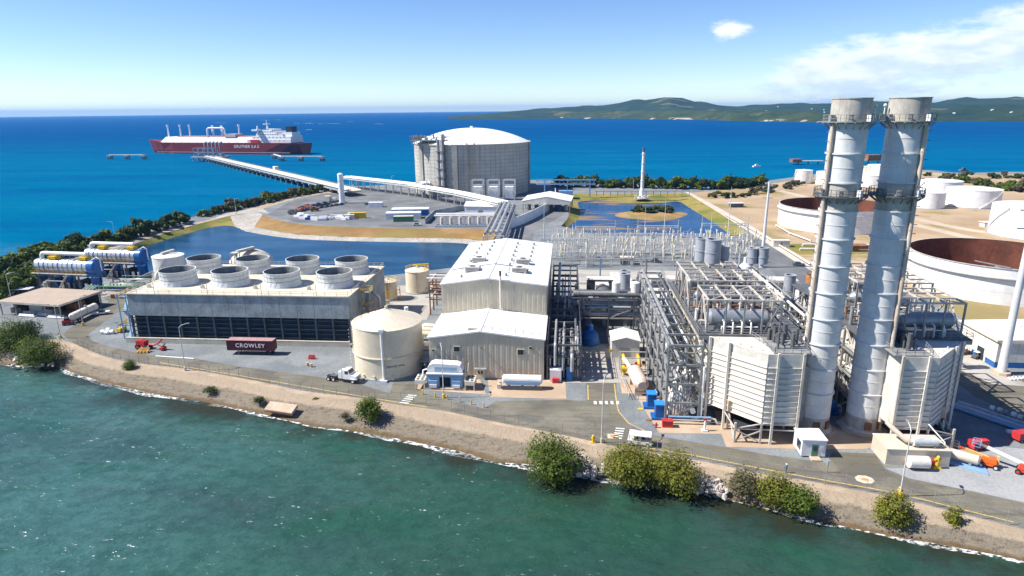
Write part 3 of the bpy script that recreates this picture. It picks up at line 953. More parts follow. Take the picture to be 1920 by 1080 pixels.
def hills(name, label, crest, near, deep, mat, seed, shorewob=0.0):
    """crest: (bearing pixel, height m); a real ridge 'near' metres off and 'deep' metres thick"""
    rnd = random.Random(seed)
    us, hs = [c[0] for c in crest], [c[1] for c in crest]
    cols = []
    NU = 170
    ph = [rnd.uniform(0, 6) for _ in range(8)]
    for i in range(NU+1):
        u = us[0]+(us[-1]-us[0])*i/NU
        k = max(j for j in range(len(us)-1) if us[j] <= u) if u < us[-1] else len(us)-2
        f = (u-us[k])/(us[k+1]-us[k])
        f = f*f*(3-2*f)
        h = hs[k]+(hs[k+1]-hs[k])*f
        nr = near(u) if callable(near) else near
        col = []
        for j in range(15):
            t_ = j/14
            prof = math.sin(min(1, t_/0.62)*PI/2)**1.25 if t_ < 0.62 else math.cos((t_-.62)/.38*PI/2)
            rid = 0.06*math.sin(i*0.33+ph[0]+t_*4)+0.05*math.sin(i*0.71+ph[1]-t_*7)+0.035*math.sin(i*1.63+ph[2]+t_*11)
            z = SEA_Z-1+(h+3)*prof*(1+rid*(1-t_*0.4)*1.2)
            if t_ == 0:
                z = SEA_Z-2
            elif j == 1:
                z = max(z, min(h*.5, 6.0))
            d = nr+deep*t_+shorewob*(math.sin(i*0.19+ph[3])+0.6*math.sin(i*0.47+ph[4]))*(1-t_)
            col.append(far(u, d, z))
        cols.append(col)
    lines = [[cols[i][j] for i in range(NU+1)] for j in range(15)]
    return tag(loft(lines).build(name, mat), label, kind='structure')


H_FAR = hill_mat('far_hill_scrub', (0.016, 0.040, 0.022), (0.036, 0.062, 0.032), (0.20, 0.17, 0.09), 0.0)
H_NEAR = hill_mat('headland_forest', (0.028, 0.052, 0.020), (0.058, 0.080, 0.032), (0.16, 0.14, 0.07), 1.0)
HILL_A = hills('hills', 'blue green hills along the far shore behind the smokestacks', [(840, 8), (890, 22), (960, 45), (1040, 78), (1130, 98), (1200, 128), (1255, 156), (1310, 118), (1380, 66), (1440, 84), (1520, 92),
      (1640, 96), (1740, 90), (1800, 112), (1860, 104), (1920, 108), (2050, 112), (2400, 108), (2800, 100)], 4600, 2600, H_FAR, 3, 60)
hills('headland', 'low wooded headland with pale cliffs on the far water', [(930, 8), (960, 20), (1010, 34), (1080, 40), (1160, 44), (1260, 47), (1350, 44), (1450, 42), (1540, 34), (1600, 14), (1625, 4)],
      lambda u: 5200-(u-930)*4.1 if u < 1400 else 3273-(u-1400)*2.2, 700, H_NEAR, 11, 40)
HILL_B = hills('hills', 'low wooded coast at the far right of the bay', [(1560, 10), (1640, 40), (1720, 48), (1800, 55), (1900, 60), (2050, 60), (2400, 66), (2800, 60)], lambda u: 3300-(u-1560)*0.6, 1500, H_FAR, 23, 40)

# ================================================================== PLANT, WESTERN HALF
# ---------------- cooling tower
def cooling_tower():
    X0, X1, Y0, Y1, ZL, ZT = -118.6, -57.0, 157.0, 191.0, 7.0, 13.0
    t = thing('cooling_tower', 'long concrete cooling tower with eight round fan stacks on its deck', 'cooling tower', (X0, Y0, 0))
    L, D = X1-X0, Y1-Y0
    nb = 13
    bw = L/nb
    core = MB().box(0.6, 1.1, 0.0, L-0.6, D-1.1, ZL)
    core.build('fill_pack', FILL, t)
    MB().box(-0.4, -2.6, 0, L+0.4, -2.2, 1.35).build('basin_wall', CONC_LT, t)
    MB().box(-0.4, -2.62, 1.35, L+0.4, -2.05, 1.5).build('basin_coping', CONC_LT, t)
    MB().box(-0.4, D+2.2, 0, L+0.4, D+2.6, 1.35).build('basin_wall', CONC_LT, t)
    MB().box(-0.39, -2.2, 0.0, L+0.39, 1.1, 0.25).build('basin_floor', CONC, t)
    pan = MB().box(0.04, 0, ZL, bw-0.04, 0.3, ZT).mesh('wall_panel', CONC)
    pan2 = MB().box(0.04, 0, ZL, bw-0.04, 0.3, ZT).mesh('wall_panel', CONC)
    for i in range(nb):
        put('wall_panel', pan, t, (i*bw, 0, 0))
        put('wall_panel', pan2, t, (i*bw, D-0.3, 0))
    for s, x in ((0, 0.0), (1, L-0.3)):
        for k in range(6):
            y0 = 0.32+k*(D-0.64)/6
            MB().box(x, y0+0.03, 0.3 if s else ZL, x+0.3, y0+(D-0.64)/6-0.03, ZT).build('end_panel', CONC, t)
    colm = MB().box(-0.22, 0, 0.25, 0.22, 0.5, ZL).mesh('column', P('shade_toned_column', (0.055, 0.07, 0.09), .8, .15, .6))  # near-black blue paints the shade of the tower front into the columns
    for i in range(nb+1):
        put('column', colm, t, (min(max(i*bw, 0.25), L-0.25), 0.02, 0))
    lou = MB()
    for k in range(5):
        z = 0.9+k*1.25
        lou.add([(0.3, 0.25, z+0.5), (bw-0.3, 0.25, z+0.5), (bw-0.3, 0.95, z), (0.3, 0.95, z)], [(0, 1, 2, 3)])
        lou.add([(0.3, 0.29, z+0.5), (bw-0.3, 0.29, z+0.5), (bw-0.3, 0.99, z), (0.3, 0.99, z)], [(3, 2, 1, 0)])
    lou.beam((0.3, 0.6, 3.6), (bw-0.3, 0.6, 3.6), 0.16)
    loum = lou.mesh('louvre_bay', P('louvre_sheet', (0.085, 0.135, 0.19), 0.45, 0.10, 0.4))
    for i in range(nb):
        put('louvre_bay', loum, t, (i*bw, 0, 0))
    MB().box(-0.25, -0.25, ZT, L+0.25, D+0.25, ZT+0.25).build('deck', DECK, t)
    railing(t, [(0, 0, ZT+.25), (L, 0, ZT+.25), (L, D, ZT+.25), (0, D, ZT+.25), (0, 0, ZT+.25)], 1.1, STEEL_TAN, 3.0)
    # fan stacks
    fan = MB()
    prof = [(5.25, 0), (5.0, 0.8), (4.75, 1.7), (4.75, 2.6), (4.85, 3.9), (4.95, 4.05), (4.72, 4.05)]
    fan.lathe(prof, 40)
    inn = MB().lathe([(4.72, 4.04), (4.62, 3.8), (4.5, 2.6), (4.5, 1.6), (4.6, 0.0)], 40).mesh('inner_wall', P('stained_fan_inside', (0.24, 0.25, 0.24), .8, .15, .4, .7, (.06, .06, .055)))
    hoop = MB().lathe([(4.74, 1.66), (4.83, 1.66), (4.83, 1.76), (4.74, 1.76)], 40, smooth=False).mesh('hoop', STEEL)
    fan_mat = P('weathered_fibreglass', (0.62, 0.64, 0.63), 0.55, 0.07, 0.35, 0.18, (0.36, 0.37, 0.36))
    fm_ = fan.mesh('fan_stack', fan_mat)
    rib = MB()
    for i in range(24):
        a = 2*PI*i/24
        c, s = math.cos(a), math.sin(a)
        rib.beam((5.14*c, 5.14*s, 0.3), (4.80*c, 4.80*s, 2.4), 0.05)
        rib.beam((4.80*c, 4.80*s, 2.4), (4.90*c, 4.90*s, 3.85), 0.05)
    ribm = rib.mesh('rib_set', fan_mat)
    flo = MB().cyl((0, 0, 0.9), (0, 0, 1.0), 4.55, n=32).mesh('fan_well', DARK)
    bl = MB()
    for i in range(8):
        a = 2*PI*i/8
        c, s = math.cos(a), math.sin(a)
        bl.add([(0.6*c-.3*s, .6*s+.3*c, 2.2), (4.3*c-.35*s, 4.3*s+.35*c, 2.25), (4.3*c+.35*s, 4.3*s-.35*c, 2.05), (0.6*c+.3*s, .6*s-.3*c, 1.9)], [(0, 1, 2, 3)])
    blm = bl.mesh('fan_blades', STEEL)
    hub = MB().cyl((0, 0, 1.0), (0, 0, 2.5), 0.8, n=14).mesh('fan_hub', STEEL_DK)
    for row, y in ((0, 168.2), (1, 183.4)):
        for x in ((-110.4, -94.8, -79.6, -64.4) if row == 0 else (-111.2, -95.6, -79.8, -64.6)):
            lo = (x-X0, y-Y0, ZT+0.25)
            f = put('fan', fm_, t, lo)
            tag(put('rib_set', ribm, f), kind='stuff')
            put('inner_wall', inn, f)
            put('hoop', hoop, f)
            put('hoop', hoop, f, (0, 0, 1.2))
            put('fan_well', flo, f)
            put('fan_hub', hub, f)
            put('fan_blades', blm, f)
            mt_ = MB().box(-5.9, -5.6, 0, -5.0, -4.9, 0.8).cyl((-5.5, -5.25, .8), (-5.5, -5.25, 1.1), .25, n=8)
            mt_.build('fan_motor', STEEL_TAN, f)
    # stairs: western (yellow cages) and eastern
    for nm, x0, x1, y0, m_, st in (('stair_tower', -3.0, -0.7, 0.4, YELLOW, BLUE_LT), ('stair_tower', L+0.7, L+3.2, 8.0, YELLOW, STEEL)):
        fr = MB()
        for x in (x0, x1):
            for y in (y0, y0+3.6):
                fr.beam((x, y, 0), (x, y, ZT), 0.22)
        for z in (4.0, 8.0, 12.0):
            fr.box(x0, y0, z-0.12, x1, y0+3.6, z)
        for k, z in enumerate((0, 4, 8)):
            a, b = (y0+.3, y0+3.3) if k % 2 == 0 else (y0+3.3, y0+.3)
            fr.beam(((x0+x1)/2, a, z), ((x0+x1)/2, b, z+4), 0.9, 0.12)
        o = fr.build(nm, st, t)
        ra = MB()
        for z in (4.0, 8.0, 12.0):
            for h in (0.5, 1.0):
                for a, b in (((x0, y0), (x1, y0)), ((x1, y0), (x1, y0+3.6)), ((x1, y0+3.6), (x0, y0+3.6)), ((x0, y0+3.6), (x0, y0))):
                    ra.beam((*a, z+h), (*b, z+h), 0.14)
            for x in (x0, x1):
                for y in (y0, y0+1.8, y0+3.6):
                    ra.beam((x, y, z), (x, y, z+1), 0.12)
        ra.build('guard_rail', m_, o)
    for x in (8, 23, 38, 53):
        MB().cyl((x, 0.2, ZT), (x, .2, ZT+3.2), 0.06, n=6).build('deck_post', STEEL_DK, t)
    MB().tube([(L-0.3, 20, 1), (L+2.2, 20, 1.0), (L+2.2, 20, 7), (L+.3, 20, 9)], 0.45, 10).build('riser_pipe', PIPE, t)
    return t


cooling_tower()


# ---------------- vertical tanks
def tank(name, label, loc, R, H, roof, mat, ladder=None, rings=(), cat='tank', stair_az=None, rail=None, n=48, group=None, courses=3):
    t = thing(name, label, cat, loc, group=group)
    sh = MB()
    for k in range(courses):
        z0, z1 = H*k/courses, H*(k+1)/courses
        r = R+0.012*(courses-k)
        sh.lathe([(r, z0), (r, z1)], n)
    sh.build('shell', mat, t)
    rf = MB()
    if roof[0] == 'cone':
        rf.lathe([(R+0.12, H-0.15), (R+0.12, H+0.02), (0.01, H+roof[1])], n)
    elif roof[0] == 'dome':
        rf.lathe([(R+0.12, H-0.15), (R+0.12, H)], n)
        rf.dome((0, 0), R+0.12, H, roof[1], n)
    rf.build('roof', mat, t)
    for z in rings:
        MB().lathe([(R, z), (R+0.35, z), (R+0.35, z+0.22), (R, z+0.22)], n, smooth=False).build('stiffener_ring', mat, t)
    MB().lathe([(R+0.5, 0.02), (R+0.5, 0.3), (R, 0.3)], n, smooth=False).build('base_ring', CONC, t)
    if roof[0] == 'cone':
        MB().cyl((0, 0, H+roof[1]-0.2), (0, 0, H+roof[1]+0.5), 0.35, n=10).build('vent', mat, t)
    if ladder is not None:
        c, s = math.cos(ladder), math.sin(ladder)
        m = MB()
        for d in (-.25, .25):
            m.beam(((R+.2)*c-d*s, (R+.2)*s+d*c, 0.3), ((R+.2)*c-d*s, (R+.2)*s+d*c, H+1), 0.08)
        for k in range(int(H/0.6)):
            z = .6+k*.6
            m.beam(((R+.2)*c-.25*s, (R+.2)*s+.25*c, z), ((R+.2)*c+.25*s, (R+.2)*s-.25*c, z), 0.05)
        for k in range(3, int(H/0.9)):
            z = k*.9
            m.beam(((R+.9)*c-.35*s, (R+.9)*s+.35*c, z), ((R+.9)*c+.35*s, (R+.9)*s-.35*c, z), 0.06)
        m.build('ladder', mat if rail is None else rail, t)
    if stair_az is not None:
        a0, a1 = stair_az
        m = MB()
        k = 40
        for i in range(k):
            a = a0+(a1-a0)*i/(k-1)
            z = H*i/(k-1)
            c, s = math.cos(a), math.sin(a)
            m.beam((R*c, R*s, z), ((R+.9)*c, (R+.9)*s, z), 0.35, 0.08)
            if i < k-1:
                a2 = a0+(a1-a0)*(i+1)/(k-1)
                m.beam(((R+.9)*c, (R+.9)*s, z+1), ((R+.9)*math.cos(a2), (R+.9)*math.sin(a2), z+1+H/(k-1)), 0.07)
                m.beam(((R+.9)*c, (R+.9)*s, z-.1), ((R+.9)*math.cos(a2), (R+.9)*math.sin(a2), z-.1+H/(k-1)), 0.06, 0.22)
        m.build('spiral_stair', rail or mat, t)
    if rail is not None:
        m = MB()
        k = 24
        for i in range(k):
            a, a2 = 2*PI*i/k, 2*PI*(i+1)/k
            m.beam((R*math.cos(a), R*math.sin(a), H), (R*math.cos(a), R*math.sin(a), H+1.1), .08)
            for h in (.55, 1.1):
                m.beam((R*math.cos(a), R*math.sin(a), H+h), (R*math.cos(a2), R*math.sin(a2), H+h), .08)
        m.build('roof_rail', rail, t)
    return t


wt = tank('water_tank', 'big cream water tank with conical roof between cooling tower and turbine hall', (-42.4, 141.8, 0), 8.2, 12.0, ('cone', 3.1), CREAM, ladder=rad(205), rings=(5.2,), n=64, courses=5)
m = MB()
m.tube([(1.0, -8.6, 12.0), (1.0, -8.6, 0.6)], 0.28, 10)
m.box(0.5, -9.0, 12.0, 1.5, -7.9, 12.7)
m.box(0.2, -9.4, 0, 1.8, -8.3, .5)
for z in (3, 6, 9):
    m.box(0.9, -8.7, z, 1.1, -8.0, z+.15)
m.build('overflow_pipe', WHITE, wt)
railing(wt, [(-6.5, -4.4, 12.5), (-3.6, -2.4, 14.0), (-0.8, -.6, 15.0)], 1.0, RUST, 1.4, 'roof_handrail')
text(wt, 'lettering', 'SERVICE WTR', 0.62, (3.55, -7.46, 3.35), (PI/2, 0, rad(25)), LETTER_DK)
for a, z in ((-100, .9), (-70, 1.0), (-55, .9), (-45, 1.2), (-120, .9), (-140, .9)):
    c, s = math.cos(rad(a)), math.sin(rad(a))
    MB().cyl((8.1*c, 8.1*s, z), (8.7*c, 8.7*s, z), .25, n=10).build('nozzle', CREAM, wt)
MB().tube([(8.0*math.cos(rad(20)), 8.0*math.sin(rad(20)), 1.5), (10.2, 3.5, 1.5), (10.2, 9, 1.5)], .4, 10).build('outlet_pipe', PIPE_W, wt)

t_ = tank('raw_water_tank', 'tall stained cream tank at the left rear corner of the cooling tower', (-142.4, 213.0, 0), 5.2, 11.0, ('cone', 1.0), WHITE_RUST, ladder=rad(-70), rail=None, stair_az=(rad(200), rad(290)))
m = MB().beam((-1, -2, 12.1), (1.2, 2, 12.6), 1.2, 0.6)
m.build('roof_box', STEEL_TAN, t_)
t_ = tank('domed_tank', 'white domed tank with tan stair tower behind the fan stacks', (-112.0, 214.0, 0), 7.2, 9.5, ('dome', 3.8), CREAM)
m = MB()
for x, y in ((-2.8, -6.2), (-0.8, -6.2), (-2.8, -8.4), (-.8, -8.4)):
    m.beam((x, y, 0), (x, y, 13.5), .25)
for z in (4.5, 9, 13.5):
    m.box(-3.0, -8.6, z, -.6, -6.0, z+.2)
for z in (0, 4.5, 9):
    m.beam((-1.8, -8.2, z), (-1.8, -6.3, z+4.5), 1.2, .15)
m.beam((-1.8, -6, 13.6), (1.5, 0, 13.9), 1.3, .9)
m.build('stair_tower', STEEL_TAN, t_)
t_ = tank('chemical_tank', 'small cream tank inside a yellow railing beside the cooling tower', (-58.6, 199.6, 0), 2.9, 6.2, ('cone', .6), CREAM, ladder=rad(-80), rail=YELLOW)
m = MB()
for i in range(10):
    a = 2*PI*i/10
    m.beam((4*math.cos(a), 4*math.sin(a), 0), (4*math.cos(a), 4*math.sin(a), 3.4), .12)
    a2 = 2*PI*(i+1)/10
    for h in (2.3, 3.4):
        m.beam((4*math.cos(a), 4*math.sin(a), h), (4*math.cos(a2), 4*math.sin(a2), h), .12)
m.build('access_frame', YELLOW, t_)
t_ = tank('condensate_tank', 'plain cream tank with yellow roof rail left of the turbine hall', (-50.9, 209.2, 0), 4.0, 7.6, ('cone', .9), CREAM, ladder=rad(-80), rail=None)
m = MB()
for i in range(-2, 9):
    a, a2 = rad(20*i), rad(20*(i+1))
    m.beam((4*math.cos(a), 4*math.sin(a), 7.6), (4*math.cos(a), 4*math.sin(a), 8.7), .12)
    for h in (8.2, 8.7):
        m.beam((4*math.cos(a), 4*math.sin(a), h), (4*math.cos(a2), 4*math.sin(a2), h), .12)
m.beam((-1.5, 1, 8.9), (3.5, 3, 8.9), .5)
m.build('roof_rail', YELLOW, t_)


# ---------------- turbine hall
def turbine_hall():
    X0, X1, Y0, YM, Y1 = -31.3, -4.8, 136.3, 153.4, 204.0
    t = thing('turbine_hall', 'beige metal turbine hall in two steps with white gabled roofs', 'building', (X0, Y0, 0))
    L = X1-X0
    mid = L*0.45
    D1, D2 = YM-Y0, Y1-Y0
    for nm, y0, y1, ze, zr in (('lower', 0, D1, 9.9, 11.6), ('upper', D1, D2, 17.9, 19.6)):
        w = MB()
        w.box(0.1, y0+.1, 0, L-.1, y1-.1, ze)
        w.add([(0.1, y0+.1, ze), (L-.1, y0+.1, ze), (mid, y0+.1, zr)], [(0, 1, 2)])
        w.add([(0.1, y1-.1, ze), (L-.1, y1-.1, ze), (mid, y1-.1, zr)], [(0, 2, 1)])
        w.build('wall', SIDING, t)
        # siding sheets, each its own piece
        npan = 21
        pw = L/npan
        zlow = 0.3 if nm == 'lower' else 11.0
        for i in range(npan):
            xa, xb = i*pw+.03, (i+1)*pw-.03

            def top(x):
                return (ze+(zr-ze)*x/mid if x < mid else zr-(zr-ze)*(x-mid)/(L-mid))-.02
            m = MB()
            yy = y0
            m.add([(xa, yy, zlow), (xb, yy, zlow), (xb, yy, top(xb)), (xa, yy, top(xa)), (xa, yy+.1, zlow), (xb, yy+.1, zlow), (xb, yy+.1, top(xb)), (xa, yy+.1, top(xa))],
                  [(0, 1, 2, 3), (1, 5, 6, 2), (4, 0, 3, 7)])
            for q in (.33, .66):
                xr = xa+(xb-xa)*q
                m.box(xr-.05, yy-.04, zlow, xr+.05, yy, top(xr)-.02)
            m.build('siding_panel', SIDING, t)
        for s in (0, 1):
            nn = max(4, int((y1-y0)/2.6))
            pm = MB().box(0, 0.02, 0.3, .1, (y1-y0)/nn-.02, ze-.02).mesh('siding_panel', SIDING)
            for i in range(nn):
                put('siding_panel', pm, t, (-.0 if s == 0 else L-.1, y0+i*(y1-y0)/nn, 0))
        # roof sheets
        nr = 10 if nm == 'lower' else 20
        st = (y1-y0+.5)/nr
        for side in (0, 1):
            xa, xb = (-.35, mid) if side == 0 else (mid, L+.35)
            za, zb = (ze-.03, zr) if side == 0 else (zr, ze-.03)
            m = MB()
            y_ = 0.02
            ye = st-.03
            m.add([(xa, y_, za+.12), (xb, y_, zb+.12), (xb, ye, zb+.12), (xa, ye, za+.12), (xa, y_, za), (xb, y_, zb), (xb, ye, zb), (xa, ye, za)],
                  [(0, 1, 2, 3), (0, 4, 5, 1), (3, 2, 6, 7), (0, 3, 7, 4), (1, 5, 6, 2)])
            m.beam((xa, st-.03, za+.16), (xb, st-.03, zb+.16), .12, .12)
            rm = m.mesh('roof_panel', ROOF)
            for i in range(nr):
                put('roof_panel', rm, t, (0, y0-.25+i*st, 0))
        fa = MB()
        fa.beam((-.35, y0-.26, ze-.05), (mid, y0-.26, zr-.02), .12, .32)
        fa.beam((mid, y0-.26, zr-.02), (L+.35, y0-.26, ze-.05), .12, .32)
        fa.build('fascia', WHITE, t)
        MB().box(mid-.25, y0-.2, zr+.1, mid+.25, y1+.2, zr+.22).build('ridge_cap', ROOF, t)
    # front details
    for x, z, w, h in ((6.5, 6.7, 1.3, 1.1), (21.2, 6.2, 1.3, 1.2), (23.5, 7.6, .6, .5), (1.0, 6.6, .5, .4)):
        m = MB().box(x-w/2-.12, -.16, z-.12, x+w/2+.12, -.05, z+h+.12)
        o = m.build('louvre_frame', CREAM, t)
        MB().box(x-w/2, -.19, z, x+w/2, -.15, z+h).build('louvre', DARK, o)
    m = MB().box(10.9, -.2, 0, 12.9, -.05, 2.4)
    o = m.build('door', CREAM, t)
    MB().box(11.3, -.24, 1.3, 11.7, -.19, 1.9).box(12.0, -.24, 1.3, 12.4, -.19, 1.9).build('door_window', GLASS, o)
    MB().box(10.5, -1.1, 2.6, 13.3, -.05, 2.75).build('canopy', STEEL, t)
    for x in (12.3, 24, 2.2):
        MB().box(x-.1, -.5, 7.7, x+.1, -.05, 7.85).box(x-.2, -.7, 7.6, x+.2, -.4, 7.75).build('wall_lamp', STEEL_DK, t)
    # upper wall
    MB().tube([(15.0, D1-.45, 11.8), (15.0, D1-.45, 20.6)], .22, 8).build('vent_pipe', WHITE_RUST, t)
    MB().cyl((15.0, D1-.45, 20.4), (15.0, D1-.45, 21.6), .3, n=10).build('vent_cowl', STEEL_DK, t)
    for x in (12.6, 18.4):
        MB().box(x-.1, D1-.2, 11.5, x+.1, D1-.05, 18.6).build('downpipe', STEEL_TAN, t)
    # small round roof vents
    vm = MB().cyl((0, 0, 0), (0, 0, .5), .28, n=8).cyl((0, 0, .5), (0, 0, .75), .5, .25, n=8).mesh('roof_vent', STEEL)
    for side in (0, 1):
        for k in range(8):
            for off in (0, 1):
                x = (4.5 if off == 0 else 8.3) if side == 0 else (16.0 if off == 0 else 21.0)
                z = 17.9+(19.6-17.9)*(x/mid if x < mid else (L-x)/(L-mid))
                if (k+off) % 2 == 0 or k > 2:
                    put('roof_vent', vm, t, (x, D1+4+k*5.7+(1.5 if off else 0), z+.1))
    # rooftop air handlers
    for x, y in ((6.6, D1+9.5), (6.9, D1+20.5), (19.0, D1+9.5), (19.3, D1+19.5)):
        z = 17.9+(19.6-17.9)*(x/mid if x < mid else (L-x)/(L-mid))
        m = MB().box(x-1.8, y-1.2, z+.35, x+1.8, y+1.2, z+1.5)
        m.box(x-1.8, y-1.2, z-.1, x-1.4, y+1.2, z+.35).box(x+1.4, y-1.2, z-.1, x+1.8, y+1.2, z+.35)
        o = m.build('air_handler', GREY_SHADE_CASING, t)
        MB().cyl((x, y, z+1.5), (x, y, z+1.65), .8, n=14).build('fan_grille', STEEL_DK, o)
        MB().box(x-1.7, y-1.24, z+.5, x+1.7, y-1.2, z+1.3).build('side_grille', STEEL, o)
        railing(t, [(x-2.6, y-2.2, z+.1), (x-2.6, y+2, z+.1)], 1.0, STEEL, 1.4)
    MB().tube([(0.4, D1+14, 18.2), (mid, D1+14.5, 19.9), (L-6, D1+14, 18.9)], .09, 6).build('roof_cable', STEEL_DK, t)
    # roof walkway of the lower part
    m = MB()
    m.box(9.0, 1.2, 11.25, 12.0, 2.4, 11.6)
    o = m.build('roof_walkway', STEEL, t)
    railing(o, [(8.6, 1.0, 11.3), (13, .9, 11.6), (20, .9, 10.9), (25.5, .9, 10.2)], 1.0, STEEL_TAN, 1.5)
    return t


turbine_hall()

# external frames along the hall's left side: rusty pipe structure and stair
t = thing('pipe_structure', 'rusty steel pipe structure behind the left wall of the turbine hall', 'pipe rack', (-41, 183, 0))
for x in (0, 7.6):
    for y in (0, 5, 10):
        bar(t, 'column', (x, y, 0), (x, y, 10.5), .35, RUST)
for z in (5, 7.8, 10.4):
    for y in (0, 5, 10):
        bar(t, 'crossbeam', (0, y, z), (7.6, y, z), .32, RUST)
    for x in (0, 7.6):
        bar(t, 'side_beam', (x, 0, z), (x, 10, z), .3, STEEL_TAN)
for k in range(7):
    pipe(t, (-1.5, 1+k*1.3, 5.4+(k % 3)*2.6), (8.5, 1+k*1.3, 5.4+(k % 3)*2.6), .18+.05*(k % 3), (PIPE, RUST, PIPE_W)[k % 3])
railing(t, [(0, 0, 10.5), (7.6, 0, 10.5), (7.6, 10, 10.5)], 1.1, STEEL_TAN)
t = thing('side_stair', 'tan steel stair tower against the left wall of the turbine hall', 'stairs', (-34.6, 170, 0))
for x in (0, 2.6):
    for y in (0, 5):
        bar(t, 'column', (x, y, 0), (x, y, 14), .28, STEEL_TAN)
for k in range(4):
    z = 3.4*(k+1)
    MB().box(0, 0, z, 2.6, 5, z+.12).build('landing', STEEL_TAN, t)
    MB().beam((1.3, .5 if k % 2 else 4.5, z-3.4), (1.3, 4.5 if k % 2 else .5, z), 1.0, .15).build('flight', STEEL_TAN, t)
    railing(t, [(0, 5, z+.1), (0, 0, z+.1), (2.6, 0, z+.1)], 1.0, STEEL_TAN)

# circulating water pumps and pipes between tank and hall
t = thing('circulating_water_pumps', 'row of grey-blue water pumps behind the cream water tank', 'pumps', (-46.5, 161, 0))
for k in range(3):
    y = k*4.2
    m = MB().box(.0, y, 0, 2.6, y+2.4, .6).cyl((1.3, y+1.2, .6), (1.3, y+1.2, 4.4), .75, n=14).cyl((1.3, y+1.2, 4.4), (1.3, y+1.2, 5.0), 1.0, .6, n=14)
    m.cyl((1.3, y+1.2, 2.2), (4, y+1.2, 2.2), .55, n=12)
    m.build('pump', BLUE_LT, t)
    MB().cyl((1.3, y+1.2, 5.0), (1.3, y+1.2, 6.3), .6, n=12).build('motor', WHITE, t)
t = thing('cooling_water_pipes', 'fat cream cooling water pipes looping beside the turbine hall', 'pipes', (-36.5, 152, 0))
for k in range(3):
    MB().tube([(-2.5, 3+k*3.0, 0), (-2.5, 3+k*3.0, 2.6), (-2.2, 3+k*3.0, 3.6), (-1.2, 3+k*3.0, 4.1), (1.0, 3+k*3.0, 4.0), (2.0, 3+k*3.0, 3.4), (2.4, 3+k*3.0, 2.4), (2.4, 3+k*3.0, 0)], .75, 12).build('pipe_loop', CREAM, t)
for z in (1.2, 2.4):
    pipe(t, (3.6, -14, z), (3.6, 12, z), .28, PIPE_W)
MB().box(-3, -4, 0, 3.5, -.5, 2.6).box(-2.4, -3.6, 2.6, 2.8, -.9, 3.2).build('valve_house', CREAM_W, t)
MB().tube([(-1, -6, 0), (-1, -6, 3.2), (3.4, -6, 3.2)], .3, 8).build('feed_pipe', PIPE_W, t)
bar(t, 'support', (1.5, -10, 0), (1.5, -10, 3.2), .25, STEEL_DK)
MB().box(-.8, -13.5, 2.8, 4.6, -5, 3.0).build('walkway', STEEL, t)


# ---------------- transformer with coolers
def transformer():
    c = Vector((-26.6, 131.2, 0))
    t = thing('transformer', 'blue and white transformer with rounded ducts in front of the turbine hall', 'transformer', c)
    MB().box(-4.8, -1.8, 0, 4.8, 2.6, .4).build('plinth', CONC_PINK, t)
    LB = P('transformer_blue', (0.30, 0.42, 0.56), 0.45, 0.05, 0.8)
    MB().box(-3.9, -1.2, .4, -1.3, 1.9, 3.0).build('left_body', LB, t)
    MB().box(1.3, -1.2, .4, 3.9, 1.9, 3.0).build('right_body', LB, t)
    MB().box(-1.3, -.2, .4, 1.3, 1.9, 3.0).build('centre_body', DARK, t)
    MB().box(-4.1, -1.5, 3.0, 4.1, 2.0, 3.6).build('head_beam', BLUE_LT, t)
    MB().box(-4.15, -1.6, 3.6, 4.15, -.9, 3.85).build('white_lip', WHITE, t)
    m = MB()
    prof = [(-4.0, 0), (-4.0, .9), (-3.4, 1.7), (-2.6, 2.0), (2.6, 1.8), (3.4, 1.5), (3.9, .8), (3.9, 0)]
    m.add([(x, -.7, 3.85+z) for x, z in prof]+[(x, 1.9, 3.85+z) for x, z in prof], [tuple(range(7, -1, -1)), tuple(range(8, 16))]+[(i, i+1, 9+i, 8+i) for i in range(7)])
    m.build('rounded_duct', WHITE, t)
    MB().box(-2.3, -.78, 4.1, 2.6, -.69, 5.1).build('duct_screen', LB, t)
    for x in (-2.6, 2.6):
        MB().box(x-1.0, -1.7, 1.4, x+1.0, -1.2, 2.2).build('terminal_box', BLUE_LT, t)
        MB().box(x-.8, -1.9, .6, x+.8, -1.2, 1.3).build('step_box', WHITE, t)
    for s in (-1, 1):
        x0 = s*5.6
        m = MB().box(x0-1.1, -1.8, 1.3, x0+1.1, 1.6, 2.3)
        for x in (x0-1, x0+1):
            for y in (-1.7, 1.5):
                m.beam((x, y, 0), (x, y, 1.3), .18)
        o = m.build('fan_cooler', CREAM_W, t)
        for i in (-.5, .5):
            for j in (-1.1, 0, 1.1):
                MB().cyl((x0+i, j-.1, 2.3), (x0+i, j-.1, 2.36), .38, n=12).build('fan', DARK, o)
    MB().tube([(4.0, .5, 3.5), (5.0, .5, 3.5), (5.2, .5, 5.6)], .15, 8).build('bushing', INSUL, t)
    MB().tube([(-5.6, 1.6, 2), (-5.6, 2.2, 3), (-4, 2.2, 3.5)], .2, 8).build('oil_pipe', WHITE, t)


transformer()
MB_b = MB().cyl((0, 0, 0), (0, 0, 1.05), .14, n=10).ball((0, 0, 1.05), .14, 8, 4)
bm_ = MB_b.mesh('bollard', YELLOW)
for i, (u, v) in enumerate(((793, 740), (816, 745), (839, 749), (862, 754), (884, 759), (907, 764))):
    o = put('bollard', bm_, None, G(u, v))
    tag(o, ['first', 'second', 'third', 'fourth', 'fifth', 'sixth'][i]+' yellow bollard from the left before the transformer', 'bollard', 'yellow bollards before the transformer')

